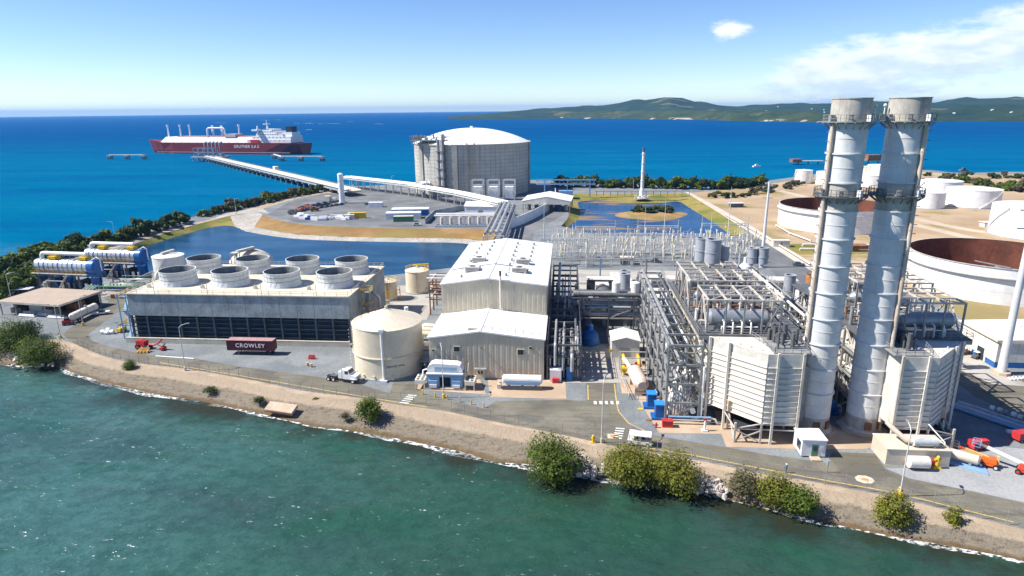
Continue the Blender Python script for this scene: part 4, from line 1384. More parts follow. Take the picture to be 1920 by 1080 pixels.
# white horizontal tank on the pad
t = thing('horizontal_tank', 'long white horizontal tank on the pink pad before the turbine hall', 'tank', (-9.4, 131.6, 0))
MB().cyl((-4.2, 0, 2.2), (4.2, 0, 2.2), 1.0, n=20).cyl((-4.5, 0, 2.2), (-4.2, 0, 2.2), .6, 1.0, n=20).cyl((4.2, 0, 2.2), (4.5, 0, 2.2), 1.0, .6, n=20).build('vessel', WHITE, t)
for x in (-3, 0, 3):
    MB().box(x-.2, -.8, 0, x+.2, .8, 1.5).build('saddle', STEEL_DK, t)
MB().box(-3.6, -1.15, 1.2, 4.0, -1.05, 1.9).build('skirt_panel', BLUE_LT, t)
MB().box(-4.4, -1.2, .1, 4.4, -1.0, 1.0).build('base_grating', STEEL_DK, t)
MB().box(-5.6, -.8, 0, -4.7, .6, 1.1).cyl((-5.1, 0, 1.1), (-5.1, 0, 1.6), .3, n=8).build('pump_set', STEEL_TAN, t)

# ---------------- container on trailer
t = thing('shipping_container', 'maroon shipping container on a trailer before the cooling tower', 'container', (-80.4, 148.6, 0))
m = MB().box(-6.1, -1.22, 1.25, 6.1, 1.22, 3.95)
m.build('box', MAROON, t)
cor = MB()
for i in range(40):
    x = -5.85+i*.3
    cor.box(x, -1.27, 1.4, x+.15, -1.22, 3.8)
cor.build('corrugation', MAROON, t)
fr = MB()
for x in (-6.1, 5.95):
    fr.box(x, -1.29, 1.25, x+.15, -1.18, 3.97)
fr.box(-6.1, -1.29, 3.83, 6.1, -1.18, 3.98).box(-6.1, -1.29, 1.25, 6.1, -1.18, 1.4)
fr.build('corner_frame', MAROON, t)
MB().box(-6.08, -1.2, 3.95, 6.08, 1.2, 3.99).build('roof', P('faded_maroon_roof', (0.42, 0.25, 0.24), 0.6, 0.1, 0.5), t)
text(t, 'lettering', 'CROWLEY', 1.45, (0.2, -1.33, 2.62), (PI/2, 0, 0), LETTER, 1.05)
MB().box(-6, -.5, .95, 6, -.3, 1.25).box(-6, .3, .95, 6, .5, 1.25).build('trailer_chassis', STEEL_DK, t)
for x in (3.6, 4.9):
    for y in (-1.0, 1.0):
        MB().cyl((x, y-.15, .5), (x, y+.15, .5), .5, n=16).build('wheel', BLACK, t)
for y in (-.7, .7):
    MB().beam((-3.4, y, 0), (-3.4, y, 1), .18).build('landing_leg', STEEL, t)

# red barrier and little barrels on the gravel
t = thing('red_barrier', 'small red barrier standing on the gravel near the cream tank', 'barrier', G(585, 673))
MB().add([(-.9, -.4, 0), (.9, -.4, 0), (.9, .4, 0), (-.9, .4, 0), (-.7, -.15, 1.1), (.7, -.15, 1.1), (.7, .15, 1.1), (-.7, .15, 1.1)], [(0, 1, 5, 4), (1, 2, 6, 5), (2, 3, 7, 6), (3, 0, 4, 7), (4, 5, 6, 7)]).build('block', RED, t)
MB().box(-.3, -.45, .35, .3, .45, .6).build('fork_slot', STEEL_DK, t)
for k, (u, v) in enumerate(((577, 686), (584, 688))):
    o = MB().cyl((0, 0, 0), (0, 0, .9), .3, n=12).lathe([(.33, .28), (.33, .34)], 12).lathe([(.33, .58), (.33, .64)], 12).build('barrel', CONC_PINK)
    o.location = G(u, v)
    tag(o, ['left', 'right'][k]+' of two pale barrels on the gravel below the red barrier', 'barrel', 'pale barrels on the gravel')


# ---------------- vehicles
def wheel(parent, x, y, r, w, mat_rim=WHITE, name='wheel'):
    o = MB().cyl((x, y-w/2, r), (x, y+w/2, r), r, n=18).build(name, BLACK, parent)
    MB().cyl((x, y-w/2-.02, r), (x, y+w/2+.02, r), r*.52, n=12).build('rim', mat_rim, o)
    return o


t = thing('semi_truck', 'white semi truck tractor without trailer parked by the cream tank', 'truck', G(646, 714), rad(-12))
MB().box(-4.3, -.5, .75, 3.0, .5, 1.05).build('chassis', BLACK, t)
m = MB()
sec = [(.3, 1.0), (.3, 3.1), (1.7, 3.2), (2.1, 2.35), (2.3, 2.1), (3.7, 1.85), (3.85, 1.0)]
m.add([(x, -1.1, z) for x, z in sec]+[(x, 1.1, z) for x, z in sec], [(0, 6, 5, 4, 3, 2, 1), (7, 8, 9, 10, 11, 12, 13)]+[(i, i+1, 8+i, 7+i) for i in range(6)])
cab = m.build('cab', WHITE, t)
MB().box(.9, -1.13, 2.25, 1.75, 1.13, 2.95).build('side_window', GLASS, cab)
MB().beam((1.78, 0, 3.1), (2.14, 0, 2.4), 1.9, .05).build('windscreen', GLASS, cab)
MB().box(3.8, -.6, 1.05, 3.9, .6, 1.7).build('grille', STEEL, cab)
MB().box(-.9, -1.05, 1.0, .25, 1.05, 2.6).build('sleeper', WHITE, t)
MB().box(-3.4, -.55, 1.05, -1.8, .55, 1.2).build('fifth_wheel', STEEL_DK, t)
for x in (-3.5, -2.2):
    for y in (-.95, .95):
        wheel(t, x, y, .52, .5)
for y in (-1, 1):
    wheel(t, 2.8, y, .52, .32)
    MB().box(2.2, y-.25, 1.05, 3.5, y+.25, 1.2).build('fender', WHITE, t)
MB().cyl((.1, -1, 1), (.1, -1, 3.5), .09, n=8).cyl((.1, 1, 1), (.1, 1, 3.5), .09, n=8).build('exhaust', STEEL, t)

t = thing('backhoe', 'red farm tractor with folded digging arm at the cooling tower corner', 'tractor', G(275, 654), rad(-8))
MB().box(-2.4, -.8, .8, .2, .8, 2.3).build('body', RED, t)
MB().box(-2.2, -.75, 2.3, -.6, .75, 2.4).build('hood', RED, t)
m = MB().tube([(.2, 0, 1.4), (2.4, 0, 1.2), (4.0, 0, 1.9), (5.2, 0, 3.1)], .22, 6)
m.build('arm', RED, t)
MB().tube([(3.2, .5, 1.2), (4.6, .5, .8), (5.6, .5, 1.7)], .16, 6).build('ram', STEEL_DK, t)
MB().box(4.6, -.7, .2, 5.5, .9, .9).build('bucket', RED, t)
for x, r in ((-1.8, .75), (.6, .55)):
    for y in (-.95, .95):
        wheel(t, x, y, r, .4, RED)
t = thing('pallet_pile', 'pile of yellow timber frames below the red tractor', 'frames', G(269, 661), .2)
for k in range(5):
    MB().box(-1.6+k*.1, -.8+k*.3, k*.22, 1.5, -.5+k*.3, .18+k*.22).build('timber', P('yellow_timber', (0.58, 0.36, 0.10), .8, .15, 1), t)
for k in range(4):
    MB().box(-1.3+k*.8, -.9, .35, -1.05+k*.8, .9, .55).build('crosspiece', MATS['yellow_timber'], t)
o = MB().tube([(-5.5, 0, .15), (5.5, 0, .15)], .15, 8).build('white_pipe', WHITE)
o.location = G(328, 671)
o.rotation_euler.z = rad(-6)
tag(o, 'long white pipe lying beside the road near the red tractor', 'pipe')
t = thing('spool_stack', 'white drums and spools heaped on the gravel left of the cooling tower', 'drums', G(202, 626))
for x, y, z, r in ((-1.3, 0, 0, .6), (1.3, .2, 0, .6), (0, .6, .5, .55), (0, -.3, 0, .5)):
    MB().cyl((x-.5, y, z+r), (x+.5, y, z+r), r, n=14).build('drum', WHITE, t)
t = thing('forklift', 'yellow forklift parked against the left end of the cooling tower', 'forklift', G(230, 622), rad(80))
MB().box(-1.3, -.6, .4, .9, .6, 1.3).build('body', YELLOW, t)
MB().box(.95, -.5, .2, 1.1, -.35, 3.0).box(.95, .35, .2, 1.1, .5, 3.0).build('mast', STEEL_DK, t)
MB().box(1.1, -.4, .15, 2.2, -.25, .22).box(1.1, .25, .15, 2.2, .4, .22).build('fork', STEEL_DK, t)
m = MB().box(-.9, -.55, 2.2, .7, .55, 2.28)
for x in (-.9, .65):
    for y in (-.55, .5):
        m.box(x, y, 1.3, x+.06, y+.06, 2.2)
m.build('cage', BLACK, t)
for x in (-.9, .6):
    for y in (-.6, .6):
        wheel(t, x, y, .32, .25)


# ---------------- open shed at the western tip
t = thing('open_shed', 'open-sided shed with flat tan roof at the western tip', 'shed', (-175.0, 176.0, 0), rad(-7))
MB().box(-.6, -.6, 4.3, 22.6, 15.6, 4.6).build('roof', TAN_ROOF, t)
MB().box(-.62, -.65, 4.0, 22.62, -.6, 4.62).box(22.6, -.6, 4.0, 22.66, 15.6, 4.62).build('fascia', CONC_LT, t)
MB().box(.3, 14.6, 0, 21.8, 14.8, 4.2).build('back_wall', STEEL_DK, t)
MB().box(-.1, 4, 0, .1, 14.6, 4.2).build('side_wall', STEEL_DK, t)
for x in (0, 5.5, 11, 16.5, 22):
    for y in (0, 7.5, 15):
        bar(t, 'post', (x, y, 0), (x, y, 4.3), .28, STEEL)
for k, (x, y, w, d, h) in enumerate(((3, 3, 4, 2, 1.8), (9, 5, 5, 3, 2.4), (15, 3, 4, 2.5, 2.0), (18.5, 9, 3, 4, 2.6), (5, 10, 6, 3, 2.2))):
    o = MB().box(-w/2, -d/2, 0, w/2, d/2, h).box(-w/2-.1, -d/2-.1, h*.5, w/2+.1, d/2+.1, h*.55).build('crate', (STEEL_DK, GREY_SHADE_CASING, STEEL, RUST, STEEL_DK)[k])
    ca, sa = math.cos(rad(-7)), math.sin(rad(-7))
    o.location = (-175+x*ca-y*sa, 176+x*sa+y*ca, 0)
    o.rotation_euler.z = rad(-7)
    tag(o, ['dark crate at the front left under the tan shed roof', 'grey cabinet in the middle under the tan shed roof', 'grey steel crate at the front right under the tan shed roof',
            'rusty crate at the right rear under the tan shed roof', 'dark crate at the left rear under the tan shed roof'][k], 'crate')
for k, (u, v, L) in enumerate(((52, 588, 6), (50, 594, 6), (88, 588, 8), (92, 593, 9), (105, 597, 6))):
    t = thing('pipe_bundle', ['shorter upper', 'shorter lower', 'topmost long', 'longest', 'front right'][k]+' white pipe bundle lying before the tan shed', 'pipes', G(u, v), rad(-6), 'white pipe bundles before the shed')
    for j in range(3):
        MB().tube([(-L/2, j*.42, .25), (L/2, j*.42, .25)], .21, 8).build('pipe', WHITE, t)
    MB().tube([(-L/2+.3, .2, .62), (L/2-.4, .2, .62)], .21, 8).build('pipe', WHITE, t)
a, b = G(138, 606), G(180, 586)
t = thing('tank_trailer', 'long cream cylindrical tank trailer beside the western road', 'tank trailer', (a+b)/2, math.atan2(b.y-a.y, b.x-a.x))
L = (b-a).length/2
MB().cyl((-L, 0, 2.0), (L, 0, 2.0), 1.15, n=18).cyl((-L-.35, 0, 2), (-L, 0, 2), .7, 1.15, n=18).cyl((L, 0, 2), (L+.35, 0, 2), 1.15, .7, n=18).build('vessel', CREAM_W, t)
for x in (-L*.6, 0, L*.6):
    MB().lathe([(1.17, 0), (1.19, .1), (1.17, .2)], 18).build('band', STEEL, t).matrix_local = Matrix.Translation((x, 0, 2)) @ Matrix.Rotation(PI/2, 4, 'Y')
MB().box(-L, -.6, .7, L, .6, .9).build('chassis', STEEL_DK, t)
for x in (-L*.75, -L*.5):
    for y in (-.9, .9):
        wheel(t, x, y, .5, .35)
MB().cyl((L*.2, 0, 3.1), (L*.2, 0, 3.7), .35, n=10).build('hatch', STEEL, t)
t = thing('skid_loader', 'small red machine parked at the end of the tank trailer', 'machine', G(127, 609), .3)
MB().box(-1.1, -.7, .4, .8, .7, 1.5).build('body', RED, t)
MB().box(.8, -.8, .1, 1.6, .8, .7).build('bucket', STEEL_DK, t)
MB().box(-.5, -.6, 1.5, .5, .6, 2.1).build('cage', BLACK, t)
for x in (-.7, .4):
    for y in (-.8, .8):
        wheel(t, x, y, .38, .3, STEEL)
t = thing('pickup_truck', 'small white pickup truck near the tank trailer', 'truck', G(190, 590), .5)
MB().box(-2.4, -.85, .5, 2.4, .85, 1.0).build('body', WHITE, t)
MB().add([(-.6, -.8, 1.0), (1.2, -.8, 1.0), (.7, -.7, 1.65), (-.4, -.7, 1.65), (-.6, .8, 1.0), (1.2, .8, 1.0), (.7, .7, 1.65), (-.4, .7, 1.65)], [(0, 1, 2, 3), (7, 6, 5, 4), (1, 5, 6, 2), (3, 2, 6, 7), (4, 0, 3, 7)]).build('cab', GLASS, t)
for x in (-1.6, 1.5):
    for y in (-.8, .8):
        wheel(t, x, y, .36, .22, STEEL)


# ---------------- evaporators (desalination units)
def evaporator(label, loc):
    t = thing('evaporator', label, 'evaporator', loc, rad(-5))
    t.scale = (.9, .9, .9)
    body = MB()
    for k in range(11):
        x0 = -13+k*2.15
        body.cyl((x0, 0, 9.4), (x0+2.05, 0, 9.4), 2.5 if k % 3 else 2.58, n=22)
    body.build('vessel', P('shiny_cladding', (0.56, 0.60, 0.64), 0.32, 0.10, 0.8, 0.2, (.3, .26, .2), metal=0.4), t)
    for k in range(12):
        x = -13+k*2.15-.05
        MB().cyl((x-.09, 0, 9.4), (x+.09, 0, 9.4), 2.68, n=22).build('hoop', BLUE if k in (2, 5, 8) else STEEL, t)
    MB().cyl((10.6, 0, 9.3), (13.4, 0, 9.3), 2.9, n=22).cyl((13.4, 0, 9.3), (13.9, 0, 9.3), 3.1, 2.8, n=22).build('end_head', BLUE, t)
    MB().cyl((-13.8, 0, 9.4), (-13.0, 0, 9.4), 1.6, 2.5, n=22).build('dished_end', WHITE, t)
    MB().box(-13, -1.9, 5.6, 12.8, 1.9, 7.0).build('under_duct', BLUE, t)
    MB().tube([(-11.6, .6, 11), (-11.6, .6, 13.2), (-11.2, .6, 13.9), (-10.4, .6, 14.1), (8.8, .6, 14.1)], .75, 12).build('vapour_pipe', WHITE, t)
    for x in (-5.5, 8.2):
        MB().box(x-1.6, -1.4, 12.0, x+1.6, 1.6, 13.2).build('valve_platform', YELLOW, t)
    m = MB().box(-14, -3.6, 6.6, 10.8, -2.7, 6.8)
    o = m.build('walkway', STEEL_TAN, t)
    railing(o, [(-14, -3.6, 6.8), (10.8, -3.6, 6.8)], 1.1, YELLOW, 2.0)
    for x in (-12, -6, 0, 6, 12):
        for y in (-2.2, 2.2):
            bar(t, 'leg', (x, y, 0), (x, y, 6), .45, STEEL_DK if x != 12 else BLUE)
    for k in range(6):
        x = -11.5+k*4.1
        MB().box(x, .2, .2, x+2.6, 2.4, 3.2+(k % 3)*.7).build('skid_box', (STEEL_DK, DARK, BLUE)[k % 3], t)
    for k in range(9):
        x = -11+k*2.7
        MB().cyl((x, -1.2, 0), (x, -1.2, 2.6), .55, n=12).build('pump', (GREY_SHADE_CASING, STEEL_DK, BLUE, WHITE)[k % 4], t)
    MB().tube([(-8, -2.8, 3.8), (-1, -2.8, 3.8), (-1, -2.8, 1)], .35, 8).build('brine_pipe', PIPE_W, t)
    MB().beam((-3, -3.6, 0), (2.5, -3.6, 6.6), 1.0, .2).build('stair', STEEL_TAN, t)
    MB().tube([(12, -1, 12), (14.5, -1, 13.4), (16, -1, 12.6), (16, -1, 8)], .22, 8).build('vent_loop', PIPE_W, t)
    return t


evaporator('front evaporator, shiny white cylinder with blue round head nearest the tan shed', (-176.0, 206.5, 0))
evaporator('rear evaporator, shiny white cylinder with blue round head nearest the pond', (-170.5, 224.0, 0))
t = thing('brine_pipework', 'tangle of green and grey pipes between evaporators and cooling tower', 'pipes', (-150, 204, 0))
for k in range(9):
    y = -6+k*1.7
    MB().tube([(-10, y, .4), (-10, y, 2.2+k % 3*.7), (3+(k % 4), y, 2.2+k % 3*.7), (3+(k % 4), y, .2)], .2+.06*(k % 2), 8).build('pipe', (STEEL, GREEN_P, PIPE, GREEN_P, STEEL_DK)[k % 5], t)
MB().beam((-8, 8, 1), (6, 14, 7), .9, .9).build('sloping_duct', STEEL, t)
for k in range(4):
    MB().tube([(-14+k*1.1, -7, 0), (-14+k*1.1, -7, 2.6), (-14+k*1.1, -4, 3.2), (-14+k*1.1, -4, 0)], .22, 8).build('hose_loop', P('pale_green_pipe', (0.42, 0.55, 0.45), .5), t)
for k in range(6):
    MB().box(-3+k*1.2, -9+(k % 2), 0, -2.2+k*1.2, -8+(k % 2), 1.4).build('valve', (RUST, CREAM, CONC_PINK)[k % 3], t)
t = thing('yellow_scaffold', 'heap of yellow railings and frames at the cooling tower rear corner', 'railings', (-136, 197, 0), .4)
for k in range(7):
    railing(t, [(-5, -2+k*.8, 0), (5, -2+k*.8, 0)], 1.2+.15*k, YELLOW, 1.6, 'rail_frame')

# tan end of land: sheds near fence
t = thing('white_awning', 'white awning roof beside the tan shed', 'awning', G(45, 555), rad(10))
MB().box(-3, -1.6, 2.6, 3, 1.6, 2.75).build('roof', WHITE, t)
for x in (-2.8, 2.8):
    for y in (-1.4, 1.4):
        bar(t, 'post', (x, y, 0), (x, y, 2.6), .12, STEEL)

# ================================================================== PLANT, EASTERN HALF
def rack(name, label, x0, x1, y0, y1, bay, levels, steel, seed, braces=True, walk=True):
    """pipe rack along Y: every column, beam, brace and pipe is its own piece"""
    rnd = random.Random(seed)
    t = thing(name, label, 'pipe rack', ((x0+x1)/2, y0, 0))
    w = (x1-x0)/2
    nb = max(1, round((y1-y0)/bay))
    st = (y1-y0)/nb
    top = levels[-1]
    for i in range(nb+1):
        y = i*st
        for x in (-w, w):
            bar(t, 'column', (x, y, 0), (x, y, top), .42, steel)
        for z in levels:
            bar(t, 'crossbeam', (-w, y, z), (w, y, z), .34, steel, .42)
        if braces and i < nb and i % 2 == 0:
            for k, z in enumerate(levels[1:]):
                for x in (-w, w):
                    a, b = (y, y+st) if k % 2 else (y+st, y)
                    bar(t, 'brace', (x, a, levels[k]), (x, b, z), .22, steel)
    for z in levels:
        for x in (-w, w):
            bar(t, 'side_beam', (x, 0, z), (x, y1-y0, z), .30, steel, .36)
    for z in levels:
        xx = -w+.7+rnd.uniform(0, 1)
        while xx < w-.6:
            r = rnd.choice((.14, .18, .24, .32, .42))
            a, b = rnd.uniform(-.5, 12), (y1-y0)-rnd.uniform(-1, 14)
            pipe(t, (xx+r, a, z+.25+r), (xx+r, b, z+.25+r), r, rnd.choice((PIPE, PIPE, STEEL, PIPE_W, STEEL_DK, STEEL_TAN, STEEL)))
            if rnd.random() < .5:
                MB().tube([(xx+r, a+.2, z+.25+r), (xx+r, a-.5, z+.25+r), (xx+r, a-.7, z-.2), (xx+r, a-.7, max(.4, z-rnd.uniform(2, 5)))], r, 8).build('drop_pipe', PIPE, t)
            xx += 2*r+rnd.uniform(.3, 1.1)*(2.2 if z == top else 1.5)
    if walk:
        railing(t, [(-w, 0, top+.2), (-w, y1-y0, top+.2)], 1.1, steel)
        railing(t, [(w, 0, top+.2), (w, y1-y0, top+.2)], 1.1, steel)
    return t, w, y1-y0


r1, w1, l1 = rack('pipe_rack', 'dark steel pipe rack against the right wall of the turbine hall', -4.0, 3.6, 137.0, 164.0, 5.4, (2.8, 5.6, 8.4), STEEL_DK, 5)
rack('pipe_rack', 'dark rear pipe rack beside the upper step of the turbine hall', -4.0, 3.6, 166.0, 203.0, 6.0, (4.0, 7.5, 11.0), STEEL_DK, 6)
for k in range(28):       # upright legs of pipework at the open end
    x = -3.2+(k % 7)*1.05
    y = .6+(k//7)*2.7
    pipe(r1, (x, y, .3), (x, y, 5+(k*37 % 7)), .16+.06*(k % 3), (PIPE_W, PIPE, STEEL)[k % 3])
for yy in (1.5, 5.5, 11, 17, 22):
    MB().box(-3.4, yy, 5.7, 3.2, yy+2.2, 5.85).build('grating', STEEL_DK, r1)
    MB().box(-3.4+yy*.1, yy+1, 2.9, 2.6, yy+2.8, 3.05).build('grating', STEEL_DK, r1)
    MB().cyl((-2.6+(yy % 3), yy, 3.1), (-2.6+(yy % 3), yy, 5.2), .7, n=12).build('filter_pot', (PIPE_W, STEEL, CREAM)[int(yy) % 3], r1)
MB().box(-3.2, -1.6, 0, -.6, .6, 2.9).build('white_cubicle', WHITE, r1)
MB().box(.6, -1.2, 0, 1.9, .2, 3.4).build('blue_cubicle', BLUE, r1)
MB().box(-2.6, -2.4, 0, -1.2, -1.5, 1.1).build('red_valve_box', RED, r1)

r2, w2, l2 = rack('pipe_rack', 'tall grey braced pipe rack leading back beside the left boiler', 20.0, 26.4, 117.8, 175.0, 6.4, (4.0, 8.0, 12.0, 16.0), STEEL, 9)
for a, b in (((-w2, 0, .2), (w2, 0, 4)), ((w2, 0, 4), (-w2, 0, 8)), ((-w2, 0, 8), (w2, 0, 12)), ((w2, 0, 12), (-w2, 0, 16)), ((w2, 0, .2), (-w2, 0, 4)), ((w2, 0, 12), (0, 0, 10))):
    bar(r2, 'brace', a, b, .26, STEEL)
for k in range(8):
    MB().tube([(-2.4+k*.6, .8+.3*k, .3), (-2.4+k*.6, .8+.3*k, 5+k % 3*2.5), (-1.2+k*.5, 4+.3*k, 6+k % 3*2.5)], .2, 8).build('riser_pipe', PIPE_W, r2)
MB().tube([(3.6, -.6, 12), (3.6, -.6, 1.4), (6.2, -1.0, 1.2), (6.8, -1.0, .2)], .22, 8).build('riser_pipe', WHITE, r2)
for z in (1.0, 1.6):
    pipe(r2, (-2.8, -1.2, z), (5.4, -1.2, z), .2, PIPE_W if z < 1.3 else BLUE_LT)

r3, w3, l3 = rack('pipe_rack', 'grey braced pipe rack beside the right boiler beyond the stacks', 47.5, 53.5, 128.0, 185.0, 6.4, (4.0, 8.0, 12.0, 16.0), STEEL, 13)

# big cross-over rack
t = thing('pipe_bridge', 'dark cross-over bridge of fat pipes between the two pipe racks', 'pipe bridge', (11.5, 166.0, 0))
for x in (-6.6, 0, 6.8):
    for y in (0, 6):
        bar(t, 'column', (x, y, 0), (x, y, 11), .4, STEEL_DK)
    for z in (5.5, 8.4, 11):
        bar(t, 'crossbeam', (x, 0, z), (x, 6, z), .36, STEEL_DK)
for z in (5.5, 8.4, 11):
    for y in (0, 6):
        bar(t, 'side_beam', (-7.8, y, z), (8.2, y, z), .34, STEEL_TAN if z < 6 else STEEL_DK)
for k, (y, z, r) in enumerate(((.9, 11.8, .55), (2.3, 11.8, .55), (3.8, 11.6, .4), (5.0, 11.6, .4), (1.2, 9.0, .4), (3.0, 9.0, .5), (5, 9.0, .3), (1.5, 6.0, .3), (3.2, 6.0, .4))):
    pipe(t, (-9.5, y, z), (8.5, y, z), r, (STEEL_DK, STEEL, PIPE)[k % 3])
railing(t, [(-7.8, 0, 5.7), (8.2, 0, 5.7)], 1.1, STEEL_TAN)
bar(t, 'brace', (0, 0, 5.5), (6.8, 0, 8.4), .25, STEEL_TAN)
for k, (u, lb) in enumerate(((1156, 'left small white tank standing on the cross-over pipe bridge'), (1192, 'right small white tank standing on the cross-over pipe bridge'))):
    p = G(u, 558, 11.2)
    q = thing('blowdown_tank', lb, 'tank', (p.x, 168.6, 11.0), group='small tanks on the pipe bridge')
    MB().cyl((0, 0, 1.2), (0, 0, 3.9), 1.15, n=18).cyl((0, 0, 3.9), (0, 0, 4.2), 1.15, .5, n=18).build('shell', WHITE_RUST, q)
    for a in range(4):
        c, s = math.cos(a*PI/2+.7), math.sin(a*PI/2+.7)
        bar(q, 'leg', (.95*c, .95*s, 0), (.95*c, .95*s, 1.3), .18, STEEL)

# steam turbine and condenser in the shade between the racks
t = thing('condenser', 'blue condenser shell in the shade between the pipe racks', 'condenser', (6.4, 159.5, 0))
MB().lathe([(2.0, 0), (2.4, .8), (2.4, 2.6), (1.8, 3.8), (.9, 4.4), (.9, 5.6), (.01, 5.7)], 20).build('shell', BLUE, t)
MB().cyl((-.5, 1, 4), (-.5, 8, 4), 1.2, n=14).build('duct', STEEL_DK, t)
MB().box(-2.8, -2.8, 0, 2.8, 2.8, .5).build('plinth', CONC, t)
t = thing('steam_turbine', 'dark steam turbine deck under the pipe bridge', 'turbine', (11, 176, 0))
for x in (-6, 0, 6):
    for y in (0, 8, 16):
        MB().box(x-.5, y-.5, 0, x+.5, y+.5, 5).build('column', CONC, t)
MB().box(-7, -1, 5, 7, 17, 5.6).build('deck', CONC, t)
MB().cyl((0, 1, 7.4), (0, 7, 7.4), 1.9, 2.4, n=18).cyl((0, 7.5, 7.4), (0, 13, 7.4), 2.6, 1.6, n=18).build('casing', STEEL_DK, t)
MB().box(-2, 12.5, 5.6, 2, 16.5, 8.6).build('generator', GREY_SHADE_CASING, t)
MB().box(-5.5, -.5, 5.6, 1.8, .8, 6.4).build('tarpaulin', BLUE, t)
# small shed with white gable roof
t = thing('pump_shed', 'small grey shed with white gable roof in the lane between the racks', 'shed', (15.0, 151.2, 0))
MB().box(-3.4, 0, 0, 3.4, 7, 4.4).add([(-3.4, 0, 4.4), (3.4, 0, 4.4), (0, 0, 5.3)], [(0, 1, 2)]).build('wall', GREY_SHADE_CASING, t)
for s in (-1, 1):
    MB().add([(0, -.3, 5.4), (s*3.7, -.3, 4.4), (s*3.7, 7.3, 4.4), (0, 7.3, 5.4), (0, -.3, 5.55), (s*3.7, -.3, 4.55), (s*3.7, 7.3, 4.55), (0, 7.3, 5.55)], [(0, 1, 2, 3), (4, 5, 6, 7), (0, 1, 5, 4), (1, 2, 6, 5), (2, 3, 7, 6)]).build('roof_slope', ROOF, t)
MB().box(-1.0, -.06, 0, 1.0, 0, 2.6).build('door', STEEL, t)
t = thing('warning_sign', 'round yellow warning sign at the corner of the small shed', 'sign', (11.2, 150.2, 0))
bar(t, 'post', (0, 0, 0), (0, 0, 2.0), .1, STEEL)
MB().cyl((0, -.06, 2.2), (0, 0, 2.2), .45, n=14).build('disc', YELLOW, t)

# cream pressure vessel with coloured valves
t = thing('pressure_vessel', 'pinkish cream pressure vessel lying in the lane with a yellow neck', 'vessel', (16.2, 132.5, 0), rad(6))
bpy.data.objects[t.name].scale = (1.3, 1.3, 1.25)
MB().cyl((0, -2.4, 2.1), (0, 3.2, 2.1), 1.25, n=22).cyl((0, -3.0, 2.1), (0, -2.4, 2.1), .7, 1.25, n=22).cyl((0, 3.2, 2.1), (0, 3.8, 2.1), 1.25, .7, n=22).build('shell', P('pinkish_cream', (0.66, 0.52, 0.43), .5, .05, .5, .15, (.4, .28, .2)), t)
for y in (-1.8, 2.2):
    MB().box(-1.0, y-.25, 0, 1.0, y+.25, 1.3).build('saddle', CONC_PINK, t)
MB().tube([(-.8, 3.4, 2.8), (-1.2, 4.4, 3.4), (-1.5, 5.6, 3.6)], .4, 10).build('neck', PIPE_W, t)
railing(t, [(-2.3, 4.2, .1), (-2.3, -4.0, .1), (2.3, -4.0, .1), (2.3, -1, .1)], 1.1, STEEL_TAN, 1.5)
t = thing('gas_regulator', 'yellow and red gas valve skid behind the pressure vessel', 'valve skid', (15.6, 140.5, 0))
for x in (-1.8, 1.6):
    MB().tube([(x, 0, .3), (x, 0, 3.0), (x, 1.5, 3.6), (x, 3.5, 3.6)], .42, 10).build('yellow_pipe', YELLOW, t)
    MB().cyl((x-.6, 0, 1.6), (x+.6, 0, 1.6), .7, n=12).build('valve_body', YELLOW, t)
for k in range(4):
    MB().cyl((.2+k*.9, 1.0+k*.4, 1.6+.6*(k % 2)), (.2+k*.9, 1.5+k*.4, 1.6+.6*(k % 2)), .4, n=12).build('valve_wheel', RED, t)
for x in (-2.6, 3.4):
    for y in (-1, 3):
        bar(t, 'frame_post', (x, y, 0), (x, y, 4.6), .2, STEEL_TAN)
for y in (-1, 3):
    bar(t, 'frame_beam', (-2.6, y, 4.6), (3.4, y, 4.6), .2, STEEL_TAN)
    bar(t, 'frame_beam', (-2.6, y, 3.0), (3.4, y, 3.0), .16, RUST)
MB().box(-.8, -.2, 0, 1.0, 1.8, 1.2).build('skid', CONC_PINK, t)
for k, (x, y, lb) in enumerate(((17.6, 124.0, 'rear of the two blue pump housings on the pink pad'), (18.6, 119.2, 'front of the two blue pump housings on the pink pad'))):
    t = thing('pump_housing', lb, 'pump', (x, y, 0), group='blue pump housings')
    MB().box(-1.2, -1.3, .0, 1.4, 1.3, .5).build('base', BLUE, t)
    MB().box(-.5, -1.0, .5, 1.3, 1.0, 3.1).build('housing', BLUE, t)
    MB().box(-.6, -1.1, 3.1, 1.4, 1.1, 3.3).build('cap', P('bright_blue_paint', (0.03, 0.25, 0.72), .4, .05, .8), t)
    MB().tube([(1.3, -.3, 2.0), (2.0, -.3, 2.2), (2.3, -.3, 1.6), (2.3, -.3, .2)], .24, 8).build('discharge_pipe', PIPE_W, t)
    MB().box(-2.4, -1.7, 0, -1.3, -.9, .12).build('drain_plate', YELLOW if k == 0 else RUST, t)
t = thing('red_box', 'dark red equipment box on the gravel before the tall rack', 'box', G(1251, 800))
MB().box(-1.0, -.5, 0, 1.0, .6, 1.3).build('body', RED, t)
MB().box(-1.1, -.6, 1.3, 1.1, .7, 1.42).build('lid', RED, t)
t = thing('fire_hydrant', 'small red hydrant beside the red box', 'hydrant', G(1230, 802))
MB().cyl((0, 0, 0), (0, 0, .9), .18, n=10).ball((0, 0, .95), .2, 8, 5).build('barrel', RED, t)
MB().cyl((-.7, 0, .6), (.4, 0, .6), .12, n=8).build('outlet', RED, t)
t = thing('valve_post', 'white valve post with red handwheel at the rack corner', 'valve', G(1321, 808))
MB().cyl((0, 0, 0), (0, 0, 2.2), .22, n=10).box(-.5, -.5, 0, .5, .5, .3).build('post', WHITE, t)
MB().cyl((0, -.1, 2.3), (0, .1, 2.3), .35, n=12).build('handwheel', RED, t)


